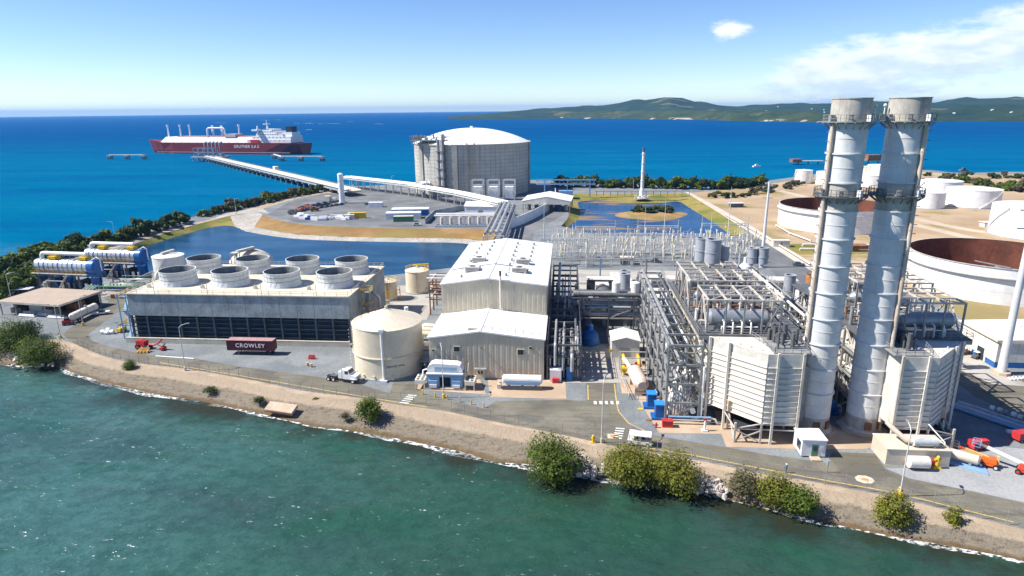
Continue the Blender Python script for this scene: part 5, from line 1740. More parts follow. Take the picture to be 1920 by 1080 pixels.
# ---------------- heat recovery boilers
def hrsg(label, ox, s, casing_l, casing_f, seed):
    rnd = random.Random(seed)
    t = thing('boiler', label, 'boiler', (ox, 111.0, 0))

    def bx(m, x0, y0, z0, x1, y1, z1):
        return m.box(min(s*x0, s*x1), y0, z0, max(s*x0, s*x1), y1, z1)

    def v(x, y, z):
        return (s*x, y, z)
    ZB, ZT = 4.0, 17.6
    foot = [(-.6, -1.0), (5.5, -.9), (5.9, 3), (6.6, 8), (-9.0, 8), (-8.7, 7.2)]
    MB().prism([(s*x, y) for x, y in foot], ZB, ZT).build('outlet_casing', casing_f, t)
    m = MB()
    bx(m, -9.2, 8, ZB-1, 7.0, 46, ZT-.3)
    m.build('main_casing', casing_f, t)
    # stiffener ribs and skin panels on chamfer and front
    nr = 11
    dz = (ZT-1.6-ZB)/nr
    faces = (((-8.7, 7.2), (-6.1, 4.5)), ((-5.9, 4.3), (-.6, -1.0)), ((-.4, -1.0), (1.0, -.97)), ((1.4, -.97), (5.5, -.9)))
    for fi, (a, b) in enumerate(faces):
        d = Vector((b[0]-a[0], b[1]-a[1], 0))
        nn = Vector((d.y, -d.x, 0)).normalized()
        mt = casing_l if fi < 2 else casing_f  # left boiler's sunlit chamfer is painted lighter, its shaded faces darker
        for k in range(nr):
            z = ZB+.1+k*dz
            pa, pb = Vector((a[0], a[1], 0))+nn*.05, Vector((b[0], b[1], 0))+nn*.05
            pm = MB()
            q = [(s*pa.x, pa.y), (s*pb.x, pb.y)]
            pm.add([(*q[0], z+.12), (*q[1], z+.12), (*q[1], z+dz-.05), (*q[0], z+dz-.05)], [(0, 1, 2, 3)] if s > 0 else [(3, 2, 1, 0)])
            pm.build('casing_panel', mt, t)
            pa2, pb2 = Vector((a[0], a[1], 0))+nn*.14, Vector((b[0], b[1], 0))+nn*.14
            bar(t, 'stiffener', v(pa2.x, pa2.y, z+.04), v(pb2.x, pb2.y, z+.04), .26, mt if fi < 2 else casing_f, .10)
    for x, y in ((-9.0, 7.2), (-6.15, 4.25), (1.2, -1.1), (5.6, -1.05)):
        bar(t, 'column', v(x, y-.15, 0), v(x, y-.15, ZT+.3), .42, casing_l if x < -4 else STEEL_TAN if x > 2 else casing_f)
    # sides of the main casing
    for k in range(7):
        z = 4.5+k*1.9
        bar(t, 'side_stiffener', v(-9.35, 8, z), v(-9.35, 46, z), .3, casing_f)
    for y in (10, 16, 22, 28, 34, 40, 45.5):
        bar(t, 'column', v(-9.5, y, 0), v(-9.5, y, ZT+.4), .45, STEEL)
        bar(t, 'column', v(7.2, y, 0), v(7.2, y, ZT+.4), .45, STEEL)
    # legs and bracing under the outlet
    for x, y in ((-5.2, -.9), (-.6, -1.1), (-5.2, 4.4), (5.2, 4), (-8.8, 7.5)):
        bar(t, 'leg', v(x, y, 0), v(x, y, ZB), .34, STEEL_TAN)
    for a, b in (((-6.1, 4.2, ZB-.2), (-5.2, -.9, 2.8)), ((-5.2, -.9, .3), (-.6, -1.1, 2.6)), ((-.6, -1.1, .3), (-5.2, -.9, 2.6)), ((-5.2, -.9, 2.8), (5.6, -1.1, 2.8)), ((-5.2, -.9, 2.8), (-.6, -1.1, ZB)), ((-.6, -1.1, ZB-.1), (5.5, -1.1, ZB-.1)),
                 ((-5.2, -.9, .3), (-5.2, 4.4, ZB-.3)), ((-5.2, 4.4, .3), (0, 4, ZB-.3))):
        bar(t, 'brace', v(*a), v(*b), .2, STEEL_TAN)
    m = MB()
    bx(m, -4.9, .4, 2.2, 1, 5.5, 2.4)
    m.build('ash_hopper', DARK, t)
    # duct to the stack
    m = MB()
    bx(m, 5.7, 3.4, ZB-1.5, 8.4 if s > 0 else 4.9, 8.0, ZT-4)
    m.build('stack_duct', STEEL, t)
    # steel lattice with pipes on the inner flank
    for k in range(7):
        y = 9+k*6.0
        bar(t, 'lattice_post', v(8.9, y, 0), v(8.9, y, ZT), .36, STEEL)
        for z in (4.5, 9.0, 13.5):
            bar(t, 'lattice_beam', v(7.2, y, z), v(8.9, y, z), .26, STEEL)
        if k < 6:
            for j, z in enumerate((0.2, 4.5, 9.0, 13.5)):
                a_, b_ = (z, z+4.3) if (j+k) % 2 else (z+4.3, z)
                bar(t, 'lattice_brace', v(8.9, y, a_), v(8.9, y+6, b_), .26, STEEL_TAN if (j+k) % 3 == 0 else STEEL)
    for z in (4.5, 9.0, 13.5):
        bar(t, 'lattice_beam', v(8.9, 9, z), v(8.9, 45, z), .3, STEEL, .36)
        for q in range(3):
            pipe(t, v(7.6+.45*q, 9-q, z+.4), v(7.6+.45*q, 44, z+.4), .13+.05*q, (PIPE_W, STEEL_TAN, PIPE)[q])
    # ladder box on the casing
    m = MB()
    bx(m, -5.7, 3.2, 4.2, -5.0, 3.9, 6.4)
    m.build('access_door', CONC_PINK, t)
    # decks
    m = MB()
    bx(m, -11.0, 8.0, ZT, 9.0, 47, ZT+.28)
    m.build('drum_deck', STEEL_DK, t)  # dark steel stands in for the equipment shadows on the deck
    m = MB()
    bx(m, -11.0, 7.9, ZT-.7, 9.0, 8.2, ZT+.05)
    m.build('deck_girder', STEEL, t)
    m = MB()
    bx(m, 0.4, -.8, ZT+.03, 7.0, 7.85, ZT+.2)
    o = m.build('outlet_deck', STEEL, t)
    railing(o, [v(-1.2, 7.6, ZT+.2), v(.6, -.7, ZT+.2), v(6.6, -.7, ZT+.2), v(6.8, 7, ZT+.2)], 1.1, STEEL, 1.4)
    railing(t, [v(-11, 47, ZT+.3), v(-11, 8, ZT+.3), v(9, 8, ZT+.3)], 1.15, STEEL, 2.0)
    m = MB()
    for k in range(13):
        x, y, h = 1.4+rnd.uniform(0, 4.4), 1.4+rnd.uniform(0, 5.6), rnd.uniform(1, 3.4)
        m.cyl(v(x, y, ZT+.2), v(x, y, ZT+.2+h), rnd.uniform(.15, .45), n=9)
        m.beam(v(x, y, ZT+h*.6), v(x+rnd.uniform(-1, 1), y+1.4, ZT+h*.9), .16)
    m.build('valve_group', STEEL_DK, t)
    m = MB()
    for k in range(5):
        m.cyl(v(-7.6+k*1.6, 6.9-k*1.5, ZT), v(-7.6+k*1.6, 6.9-k*1.5, ZT+.35), .12, n=6)
    m.build('lifting_lugs', casing_l, t)
    # drums
    for y, r, xa, xb in ((11.6, 1.55, -8.4, 2.2), (26.5, 1.25, -8.0, 3.2), (38, 1.1, -7.6, 3.0)):
        z = ZT+2.9
        m = MB().cyl(v(xa, y, z), v(xb, y, z), r, n=22).cyl(v(xa-.8, y, z), v(xa, y, z), r*.45, r, n=22).cyl(v(xb, y, z), v(xb+.8, y, z), r, r*.45, n=22)
        o = m.build('steam_drum', P('drum_cladding', (0.33, 0.35, 0.37), .38, .10, .6, .15, (.28, .2, .14), metal=.35), t)
        for x in (xa+1.5, xb-1.5):
            m = MB()
            bx(m, x-.25, y-r*.8, ZT+.28, x+.25, y+r*.8, z-r*.6)
            m.build('saddle', STEEL, o)
        for k in range(5):
            x = xa+1.2+k*(xb-xa-2)/4
            pipe(t, v(x, y-.3, z+r*.9), v(x, y-.3, z+r+1.0+rnd.uniform(0, 1.5)), .16, PIPE_W)
    # white swan-neck pipes before the front drum
    for k in range(4):
        x = -6.2+k*1.7
        MB().tube([v(x, 9.0, ZT+.3), v(x, 9.0, ZT+2.0), v(x, 9.3, ZT+2.5), v(x, 10.2, ZT+2.6)], .17, 8).build('feed_pipe', PIPE_W, t)
    MB().tube([v(-6.6, 9.2, ZT+.4), v(-6.6, 9.2, ZT+1.6), v(-.5, 9.2, ZT+1.6), v(.2, 9.2, ZT+1.6)], .15, 8).build('feed_header', PIPE_W, t)
    # tan steel frames over the drums
    for (ya, yb, xa, xb, zt) in ((9.2, 19.6, -9.4, 4.3, ZT+6.9), (22.5, 32.5, -10.4, 4.3, ZT+7.2), (35, 45, -9.6, 4.0, ZT+6.0)):
        nx, ny = 4, 3
        for i in range(nx+1):
            x = xa+(xb-xa)*i/nx
            for y in ((ya, yb) if 0 < i < nx else (ya, (ya+yb)/2, yb)):
                bar(t, 'frame_post', v(x, y, ZT+.28), v(x, y, zt), .3, STEEL if y == ya else STEEL_TAN)
            bar(t, 'roof_beam', v(x, ya, zt), v(x, yb, zt), .26, STEEL_TAN, .34)
        for j in range(ny+1):
            y = ya+(yb-ya)*j/ny
            bar(t, 'roof_beam', v(xa-.15, y, zt+.02), v(xb+.15, y, zt+.02), .22 if 0 < j < ny else .3, STEEL_TAN, .32)
        for i in range(nx):
            x0_, x1_ = xa+(xb-xa)*i/nx, xa+(xb-xa)*(i+1)/nx
            j = i % ny
            y0_, y1_ = ya+(yb-ya)*j/ny, ya+(yb-ya)*(j+1)/ny
            bar(t, 'roof_brace', v(x0_, y0_, zt-.05), v(x1_, y1_, zt-.05), .16, STEEL_TAN)
        bar(t, 'brace', v(xa, ya, ZT+.4), v(xa, (ya+yb)/2, zt-.2), .24, STEEL_TAN)
        bar(t, 'brace', v(xa, yb, ZT+.4), v(xa, (ya+yb)/2, zt-.2), .24, STEEL_TAN)
        bar(t, 'brace', v(xb, ya, zt-.2), v(xb-3, ya, ZT+.5), .22, STEEL)
    # loose valves and pipes on the deck
    for k in range(80):
        x, y = rnd.uniform(-10, 8.5), rnd.uniform(9 if k > 60 else 13.5, 46)
        if y < 13.5:
            x = rnd.uniform(3.4, 8.5)
        h = rnd.uniform(.8, 3.8)
        MB().cyl(v(x, y, ZT+.28), v(x, y, ZT+h), rnd.uniform(.1, .4), n=8).box(s*x-.3, y-.3, ZT+h, s*x+.3, y+.3, ZT+h+.3).build('valve', rnd.choice((STEEL_DK, PIPE, RUST, PIPE_W, STEEL_TAN, STEEL)), t)
    for k in range(9):
        y = 14+k*3.6
        pipe(t, v(-10, y, ZT+1.2+.3*(k % 3)), v(rnd.uniform(0, 8.5), y, ZT+1.2+.3*(k % 3)), .2, rnd.choice((PIPE, PIPE_W, RUST)))
    for k in range(4):
        x = -10.3+.6*k
        pipe(t, v(x, 9, ZT-1.6), v(x, 46, ZT-1.6), .2, rnd.choice((PIPE, PIPE_W, STEEL_TAN)))
    return t


hrsg('left heat recovery boiler with white ribbed casing lit by the sun', 36.7, 1, CREAM_W, GREY_SHADE_CASING, 3)
hrsg('right heat recovery boiler with shade-toned ribbed casing beyond the second smokestack', 64.6, -1, GREY_SHADE_CASING, GREY_SHADE_CASING, 4)


# ---------------- smokestacks
def smokestack(label, x, y, side):
    t = thing('smokestack', label, 'smokestack', (x, y, 0))
    R, H = 3.0, 61.2
    n = 56
    ncan = 11
    z = 0.9
    MB().prism([(4.4*math.cos(i*PI/4+PI/8), 4.4*math.sin(i*PI/4+PI/8)) for i in range(8)], .03, .45).build('foundation', CONC_PINK, t)
    MB().lathe([(3.6, .45), (3.6, .62), (R, .9)], n, smooth=False).build('base_plate', STEEL_TAN, t)
    MB().lathe([(R, .9), (R, 3.4)], n).build('base_section', STACK_TOP, t)
    z0 = 3.4
    dz = (57.2-z0)/ncan
    sec = MB().lathe([(R, 0), (R, dz-.02)], n).mesh('stack_section', STACK)
    rg = MB().lathe([(R-.01, -.16), (R+.26, -.16), (R+.26, .04), (R-.01, .04)], n, smooth=False).mesh('stiffener_ring', STACK)
    seam = MB().lathe([(R, 0), (R+.05, 0), (R+.05, .08), (R, .08)], n, smooth=False).mesh('weld_seam', GREY_SHADE_CASING)
    for k in range(ncan):
        o = put('stack_section', sec if k != 8 else MB().lathe([(R, 0), (R, dz-.02)], n).mesh('stack_section', STACK_TOP), t, (0, 0, z0+k*dz))
        put('weld_seam', seam, o, (0, 0, dz*.5))
        if k:
            put('stiffener_ring', rg, t, (0, 0, z0+k*dz))
    MB().lathe([(R, 57.2), (R+.12, 57.2), (R+.12, H), (R+.22, H), (R+.22, H+.15), (R-.25, H+.15), (R-.25, 57.5)], n).build('top_section', STACK_TOP, t)
    MB().cyl((0, 0, 58.0), (0, 0, 58.1), R-.2, n=n).build('dark_throat', DARK, t)
    for zp, wd in ((45.0, 1.35), (57.4, 1.2)):
        m = MB().lathe([(R, zp), (R+wd, zp), (R+wd, zp+.16), (R, zp+.16)], 36, smooth=False)
        for i in range(18):
            a = 2*PI*i/18
            c, sn = math.cos(a), math.sin(a)
            m.beam((R*c, R*sn, zp-1.1), ((R+wd)*c, (R+wd)*sn, zp-.05), .14)
        o = m.build('platform', STEEL_DK if zp < 50 else STEEL, t)
        m = MB()
        for i in range(30):
            a, a2 = 2*PI*i/30, 2*PI*(i+1)/30
            r = R+wd-.06
            m.beam((r*math.cos(a), r*math.sin(a), zp+.16), (r*math.cos(a), r*math.sin(a), zp+1.26), .07)
            for h in (.65, 1.26):
                m.beam((r*math.cos(a), r*math.sin(a), zp+h), (r*math.cos(a2), r*math.sin(a2), zp+h), .07)
        m.build('guard_rail', STEEL_DK if zp < 50 else STEEL, o)
        for a in (rad(-60), rad(-110), rad(200), rad(20)):
            MB().rbox(((R+.75)*math.cos(a), (R+.75)*math.sin(a), zp+.16), (.7, .7, 1.1), a).build('monitor_box', WHITE if a == rad(-60) else STEEL, o)
    # riser pipe / cable duct
    pa_ = rad(22) if side < 0 else rad(58)
    px_, py_ = side*(R+.42)*math.cos(pa_), -(R+.42)*math.sin(pa_)
    dm = P('duct_tan', (0.58, 0.48, 0.38), .6, .1, .6, .4, (.36, .22, .12))
    MB().tube([(px_, py_, 3.0), (px_, py_, 56.8)], .36, 10).build('cable_duct', dm, t)
    for k in range(12):
        MB().rbox((px_*.94, py_*.94, 4+k*4.4), (.7, .7, .25), math.atan2(py_, px_)).build('duct_bracket', STEEL, t)
    # caged ladder
    la = rad(-8) if side > 0 else rad(196)
    c, sn = math.cos(la), math.sin(la)
    m = MB()
    for d in (-.28, .28):
        m.beam(((R+.3)*c-d*sn, (R+.3)*sn+d*c, 1), ((R+.3)*c-d*sn, (R+.3)*sn+d*c, 58.6), .09)
    for k in range(70):
        zz = 1.5+k*.8
        m.beam(((R+.3)*c-.28*sn, (R+.3)*sn+.28*c, zz), ((R+.3)*c+.28*sn, (R+.3)*sn-.28*c, zz), .06)
        if k % 2 == 0 and k > 3:
            pts = [((R+.3)*c-.4*sn, (R+.3)*sn+.4*c, zz), ((R+.95)*c-.35*sn, (R+.95)*sn+.35*c, zz), ((R+.95)*c+.35*sn, (R+.95)*sn-.35*c, zz), ((R+.3)*c+.4*sn, (R+.3)*sn-.4*c, zz)]
            for a, b in zip(pts, pts[1:]):
                m.beam(a, b, .06)
    m.build('caged_ladder', STEEL_DK, t)
    MB().cyl((side*-3.9, 0, 58.5), (side*-3.9, 0, 60.0), .1, n=6).ball((side*-3.9, 0, 60.1), .3, 8, 5).build('beacon', WHITE, t)
    for a in (rad(-95), rad(-50)):
        MB().rbox(((R+.02)*math.cos(a), (R+.02)*math.sin(a), 1.2), (.3, 1.2, 1.6), a).build('access_hatch', RUST, t)
    return t


smokestack('left one of the two tall white smokestacks, nearest the sunlit boiler', 47.6, 116.6, -1)
smokestack('right one of the two tall white smokestacks with tan duct on its right', 57.2, 117.2, 1)
t = thing('stack_catwalk', 'small steel catwalk joining the two smokestacks at mid height', 'catwalk', (52.4, 116.9, 45.0))
MB().beam((-.75, 0, .05), (.75, 0, .05), 1.2, .12).build('deck', STEEL_DK, t)
railing(t, [(-.75, -.6, .1), (.75, -.6, .1)], 1.1, STEEL_DK, 1)

# blue pump between the stacks
t = thing('feed_pump', 'blue feed pump in the shade between the two smokestacks', 'pump', (53.2, 123.5, 0))
MB().cyl((-1.4, 0, 1.7), (1.4, 0, 1.7), 1.2, n=16).box(-1.8, -1.3, 0, 1.8, 1.3, .6).build('casing', BLUE, t)
MB().tube([(1.5, 0, 1.7), (2.4, 0, 1.7), (2.6, 0, 1.2), (2.6, 0, .1)], .25, 8).build('pipe', PIPE_W, t)

# gas turbine trains behind the boilers: enclosure, inlet, silencers
SIL = P('silencer_grey', (0.34, 0.36, 0.39), .5, .08, .6, .2, (.25, .2, .16))
for nm, xx, lb in (('gas_turbine', 30.0, 'left gas turbine enclosure with white inlet ducts behind the boiler'), ('gas_turbine', 66.0, 'right gas turbine enclosure behind the shade-toned boiler')):
    t = thing(nm, lb, 'gas turbine', (xx, 160.0, 0))
    MB().box(-3.5, 0, 0, 3.5, 12, 6.0).build('diffuser_duct', STEEL, t)
    MB().box(-4.5, 12.4, 0, 4.5, 32, 7.0).build('enclosure', GREY_SHADE_CASING, t)
    MB().box(-4, 33, 4, 4, 38, 9.5).build('filter_house', GREY_SHADE_CASING, t)
    for k in range(4):
        MB().box(-3.6+k*1.9, 32.9, 5, -2.2+k*1.9, 33, 8.8).build('filter_bank', STEEL_DK, t)
    for k in range(4):
        bar(t, 'support', (-3.6+k*2.4, 34, 0), (-3.6+k*2.4, 34, 4), .35, STEEL)
    MB().box(-3, 14, 7, 3, 20, 8.4).build('vent_hood', WHITE, t)
sil_spots = [(17.5, 186, 4.0, 8.8, 1.5, 'silencer left of the gas turbine, taller front one of the left pair'), (20.6, 184.5, 4.0, 7.0, 1.4, 'silencer left of the gas turbine, shorter one of the left pair'),
             (17.9, 190.5, 4.0, 8.6, 1.5, 'silencer left of the gas turbine, rearmost of the left pair'),
             (31.4, 149.4, 25.0, 5.8, 1.5, 'big grey silencer on the rear boiler frame, left of the trio'), (33.6, 147.5, 25.0, 5.9, 1.8, 'biggest grey silencer on the rear boiler frame, middle of the trio'), (36.6, 150.0, 25.0, 3.8, 1.3, 'dark short silencer on the rear boiler frame, right of the trio'),
             (42.4, 147.0, 25.0, 4.0, 1.1, 'dark twin silencer on the rear boiler frame, left one'), (44.6, 146.6, 25.0, 4.2, 1.2, 'grey twin silencer on the rear boiler frame, right one'),
             (60.0, 172.0, 8.0, 8.5, 1.5, 'lone grey silencer just left of the first smokestack'),
             (72.5, 147.0, 25.0, 4.6, 1.2, 'grey silencer rising behind the right boiler frame')]
for x, y, z, h, r, lb in sil_spots:
    t = thing('silencer', lb, 'silencer', (x, y, z), group='steam silencers')
    MB().lathe([(r, .6), (r, h), (r+.08, h), (r+.08, h+.15), (r*.75, h+.15), (r*.75, h-.6)], 22).build('shell', SIL, t)
    MB().cyl((0, 0, h-.5), (0, 0, h-.4), r*.74, n=18).build('throat', DARK, t)
    MB().cyl((0, 0, -(0.0 if z > 20 else z)), (0, 0, .6), r*.35, n=10).build('inlet_pipe', PIPE, t)
    MB().lathe([(r, h*.5), (r+.1, h*.5), (r+.1, h*.5+.15), (r, h*.5+.15)], 22, smooth=False).build('band', SIL, t)
t = thing('white_vessel', 'round white vessel between the boiler frames', 'vessel', (43.5, 156.0, 18.0))
MB().lathe([(.01, 0), (1.6, .8), (1.9, 3), (1.4, 4.8), (.5, 5.6), (.5, 7)], 16).build('shell', WHITE, t)
t = thing('control_cubicle', 'dark grey switchgear box beyond the pipe bridge', 'box', (11.0, 204.0, 0))
MB().box(-4.2, -2, 0, 4.2, 2.2, 6.6).build('body', STEEL_DK, t)
MB().box(-4.3, -2.1, 6.6, 4.3, 2.3, 6.8).build('roof', GREY_SHADE_CASING, t)
t = thing('duct_bank', 'four slanting white ducts beside the dark switchgear box', 'ducts', (17.0, 203.0, 0))
for k in range(4):
    MB().beam((-2.2+k*1.6, 2.5, 8.2), (-.4+k*1.6, -4.5, 5.2), .9, .7).build('duct', WHITE, t)
MB().box(-1.5, -6, 3.4, 6.5, -4, 5.4).build('header_box', WHITE, t)
for x in (-1, 6):
    for y in (-5, 2):
        bar(t, 'post', (x, y, 0), (x, y, 4 if y < 0 else 7), .3, STEEL)

# pale cream pipe gantry in front of the switchyard
t = thing('line_gantry', 'long thin pipe gantry on posts before the switchyard', 'gantry', (6.0, 221.0, 0))
for x in (-14, 6, 22):
    bar(t, 'post', (x, 0, 0), (x, 0, 9.4), .5, BLUE_LT if x == 6 else STEEL)
pipe(t, (-16, 0, 9.4), (24, 0, 9.2), .22, STEEL)
pipe(t, (-16, .7, 8.7), (24, .7, 8.5), .14, STEEL)

# small site objects
t = thing('site_cabin', 'small white cabin with green door below the left smokestack', 'cabin', (42.0, 105.5, 0))
MB().box(0, 0, .25, 4.1, 4.2, 3.3).build('wall', WHITE, t)
MB().box(-.15, -.15, 3.3, 4.25, 4.35, 3.5).build('roof', ROOF, t)
o = MB().box(1.7, -.06, .3, 2.8, 0, 2.5).build('door', GREEN_P, t)
MB().box(1.95, -.09, 1.4, 2.55, -.05, 2.2).build('door_window', GLASS, o)
MB().box(3.1, -.08, 1.5, 3.7, 0, 2.2).build('wall_unit', GREY_SHADE_CASING, t)
MB().box(-.06, .6, 1.0, 0, 2.4, 2.6).build('window', GLASS, t)
MB().box(1.4, -1.4, 0, 3.1, 0, .25).build('step', CONC_PINK, t)
for x in (.2, 3.7):
    MB().box(x, .1, 0, x+.3, 4.1, .25).build('skid', STEEL, t)

t = thing('equipment_house', 'low beige equipment house with round ducts below the right smokestack', 'equipment house', (55.6, 103.9, 0))
BEI = P('beige_box_paint', (0.58, 0.50, 0.40), .55, .05, .4, .1, (.4, .3, .2))
MB().box(0, 0, 0, 10.5, 5.4, 2.9).build('wall', BEI, t)
MB().box(-.12, -.12, 2.9, 10.62, 5.52, 3.08).build('roof', P('beige_roof', (0.62, 0.53, 0.41), .6, .06, .3), t)
MB().cyl((4.6, 1.3, 4.0), (8.6, 1.3, 4.0), .85, n=18).build('roof_drum', P('drum_grey', (.5, .52, .5), .5), t)
MB().box(5, .5, 3.08, 5.4, 2.1, 3.5).box(7.8, .5, 3.08, 8.2, 2.1, 3.5).build('drum_saddle', STEEL, t)
MB().tube([(4.7, 1.3, 3.9), (3.6, 1.6, 4.0), (1.8, 3.2, 5.6), (1.2, 4.0, 6.2)], .45, 12).build('exhaust_duct', BEI, t)
MB().box(9, 1, 3.08, 10, 4.6, 3.5).build('roof_hatch', CONC_LT, t)
m = MB().cyl((3.2, -1.0, 1.3), (6.4, -1.0, 1.3), 1.05, n=18)
m.build('side_drum', P('cream_drum', (.68, .64, .57), .5), t)
MB().box(7.3, -.4, 0, 7.9, 0, 1.2).build('red_cabinet', RED, t)
t = thing('yellow_hydrant', 'yellow hydrant column before the beige equipment house', 'hydrant', G(1756, 878))
MB().cyl((0, 0, 0), (0, 0, 2.0), .28, n=12).cyl((-.5, 0, 1.7), (.5, 0, 1.7), .24, n=10).ball((0, 0, 2.1), .3, 8, 5).build('column', YELLOW, t)
MB().add([(-.8, -.4, 0), (.8, -.4, 0), (.8, .4, 0), (-.8, .4, 0), (-.3, -.2, .6), (.3, -.2, .6), (.3, .2, .6), (-.3, .2, .6)], [(0, 1, 5, 4), (1, 2, 6, 5), (2, 3, 7, 6), (3, 0, 4, 7), (4, 5, 6, 7)]).build('base', YELLOW, t)
t = thing('cylinder_skid', 'cream cylinder on a pale triangular skid right of the beige house', 'vessel', G(1800, 868), rad(-35))
MB().cyl((-2.4, 0, 1.4), (2.4, 0, 1.4), .85, n=18).cyl((2.4, 0, 1.4), (2.7, 0, 1.4), .85, .5, n=18).build('shell', BEI, t)
MB().prism([(-2, -1.4), (4.2, -1.8), (3.2, 1.6), (-2, 1.2)], 0, .25).build('skid', BLUE_LT, t)
MB().box(-1.4, -.6, .25, -1, .6, .8).box(1.2, -.6, .25, 1.6, .6, .8).build('saddle', STEEL, t)
MB().tube([(-2, -1, 1), (-2.6, -1.2, 3.6), (-5.5, 1.0, 5.2)], .12, 6).build('vent_line', PIPE_W, t)


def boom_lift(label, loc, rz, body, boom, L, lift):
    t = thing('boom_lift', label, 'boom lift', loc, rz)
    t.scale = (.82, .82, .82)
    MB().box(-1.4, -1.0, .55, 1.4, 1.0, 1.0).build('chassis', body, t)
    MB().add([(-1.5, -.95, 1.1), (1.4, -.95, 1.1), (1.2, -.85, 2.0), (-1.2, -.85, 2.1), (-1.5, .95, 1.1), (1.4, .95, 1.1), (1.2, .85, 2.0), (-1.2, .85, 2.1)], [(0, 1, 2, 3), (7, 6, 5, 4), (1, 5, 6, 2), (4, 0, 3, 7), (3, 2, 6, 7)]).build('turntable', body, t)
    MB().beam((1.4, .3, 1.5), (-L, .3, lift), .55, .55).build('boom', boom, t)
    MB().beam((-L*.55, .3, 1.5+(lift-1.5)*.6), (-L-1.2, .3, lift+.25), .38, .38).build('boom_extension', body if boom is not WHITE else STEEL, t)
    MB().beam((1.6, .3, .7), (1.5, .3, 2.6), .5, .5).build('riser_arm', boom, t)
    m = MB()
    for z in (lift-.2, lift+.5, lift+1.0):
        for a, b in (((-L-2.6, -.6), (-L-1.2, -.6)), ((-L-1.2, -.6), (-L-1.2, 1.2)), ((-L-1.2, 1.2), (-L-2.6, 1.2)), ((-L-2.6, 1.2), (-L-2.6, -.6))):
            m.beam((*a, z), (*b, z), .07)
    for x in (-L-2.6, -L-1.2):
        for y in (-.6, 1.2):
            m.beam((x, y, lift-.2), (x, y, lift+1.0), .07)
    m.build('basket', STEEL_DK if boom is not WHITE else BLUE_LT, t)
    for x in (-1.25, 1.25):
        for y in (-1.15, 1.15):
            wheel(t, x, y, .52, .42, WHITE if body is ORANGE else RED)
    return t


YB = P('boom_yellow', (0.72, 0.48, 0.16), .45, .06, 1)
boom_lift('orange boom lift with yellow boom on the pale gravel', (72.8, 104.6, 0), rad(-28), ORANGE, YB, 4.2, 2.6)
boom_lift('red boom lift with long white boom at the right edge', (77.6, 102.4, 0), rad(-38), P('red_orange_paint', (0.62, 0.06, 0.03), .4, .06, 1), WHITE, 7.0, 3.4)
# shadowed kit behind the right boiler
t = thing('pipe_stack', 'row of long pipes and flanged valves lying in the boiler shadow', 'pipes', (84.0, 121.0, 0), rad(-52))
for k in range(6):
    MB().tube([(-8, k*.7, .4), (8-(k % 3), k*.7, .4)], .32, 10).build('pipe', (BLUE_LT, STEEL, PIPE)[k % 3], t)
for k in range(9):
    MB().cyl((-3+k*1.2, 5.2+.3*(k % 2), .7), (-2.3+k*1.2, 5.2+.3*(k % 2), .7), .55, n=12).build('flange_valve', (WHITE, CREAM, STEEL)[k % 3], t)
MB().box(6.5, 4.4, 0, 8.3, 6.2, .8).build('yellow_pallet', YELLOW, t)
for k, (x, y, lb) in enumerate(((74.5, 110.5, 'dark red generator left of two in the boiler shadow'), (84.5, 114.2, 'dark red generator right of two in the boiler shadow'))):
    t = thing('generator_set', lb, 'generator', (x, y, 0), .3)
    MB().box(-1.6, -.8, .5, 1.6, .8, 1.9).build('body', RED, t)
    MB().box(-1.3, -.82, .8, -.2, -.8, 1.6).build('grille', STEEL_DK, t)
    for x_ in (-1, 1):
        wheel(t, x_, -.7, .35, .25, STEEL)
o = MB().box(-2.8, -.35, 0, 2.8, .35, .5).box(-2.6, -.45, .1, -2.3, .45, .4).box(2.3, -.45, .1, 2.6, .45, .4).build('white_beam', WHITE)
o.location = G(1917, 812)
tag(o, 'white steel beam lying on the ground at the right edge', 'beam')

# ---------------- warehouse and mast at the right
t = thing('warehouse', 'white roofed warehouse with blue base stripe at the right edge', 'warehouse', (101.2, 150.0, 0))
W, D, ZE, ZR = 46.0, 15.0, 6.8, 7.6
MB().box(.1, .1, 0, W, D, ZE).build('wall', CREAM_W, t)
m = MB()
for y in (0.0,):
    m.box(0, -.02, 0, W, .1, 1.4)
m.build('blue_base', BLUE, t)
for k, (y0_, y1_) in enumerate(((0, 3.6), (7.2, 9), (10.5, 12), (13, 14.8))):
    MB().box(-.02, y0_, 0, .1, y1_, 1.3).build('blue_base', BLUE, t)
npn = 6
pm = MB().box(-.0, .03, 1.4, .1, D/npn-.03, ZE-.05).mesh('wall_panel', CREAM_W)
for i in range(npn):
    put('wall_panel', pm, t, (0, i*D/npn, 0))
pm = MB().box(.03, 0, 1.42, 2.27, .1, ZE-.05).mesh('wall_panel', GREY_SHADE_CASING)
for i in range(20):
    put('wall_panel', pm, t, (i*2.3, 0, 0))
for i in range(12):
    y = i*D/12
    m = MB()
    m.add([(-.5, y+.03, ZE), (W/2, y+.03, ZR), (W/2, y+D/12-.03, ZR), (-.5, y+D/12-.03, ZE), (-.5, y+.03, ZE+.15), (W/2, y+.03, ZR+.15), (W/2, y+D/12-.03, ZR+.15), (-.5, y+D/12-.03, ZE+.15)], [(3, 2, 1, 0), (4, 5, 6, 7), (0, 1, 5, 4), (2, 3, 7, 6), (3, 0, 4, 7)])
    m.build('roof_panel', ROOF, t)
MB().box(-.6, -.35, ZE-.25, W, -.1, ZE+.2).box(-.62, -.3, ZE-.25, -.5, D+.3, ZE+.2).build('gutter', CREAM, t)
o = MB().box(-.08, 4.4, 0, -.01, 7.0, 4.2).build('roller_door', DARK, t)
MB().box(-.12, 4.2, 3.2, -.06, 7.2, 4.4).build('door_shutter', WHITE, o)
for y in (11.5, 13.2):
    MB().box(-.1, y, 2.4, -.02, y+.5, 2.9).build('wall_lamp', STEEL_DK, t)
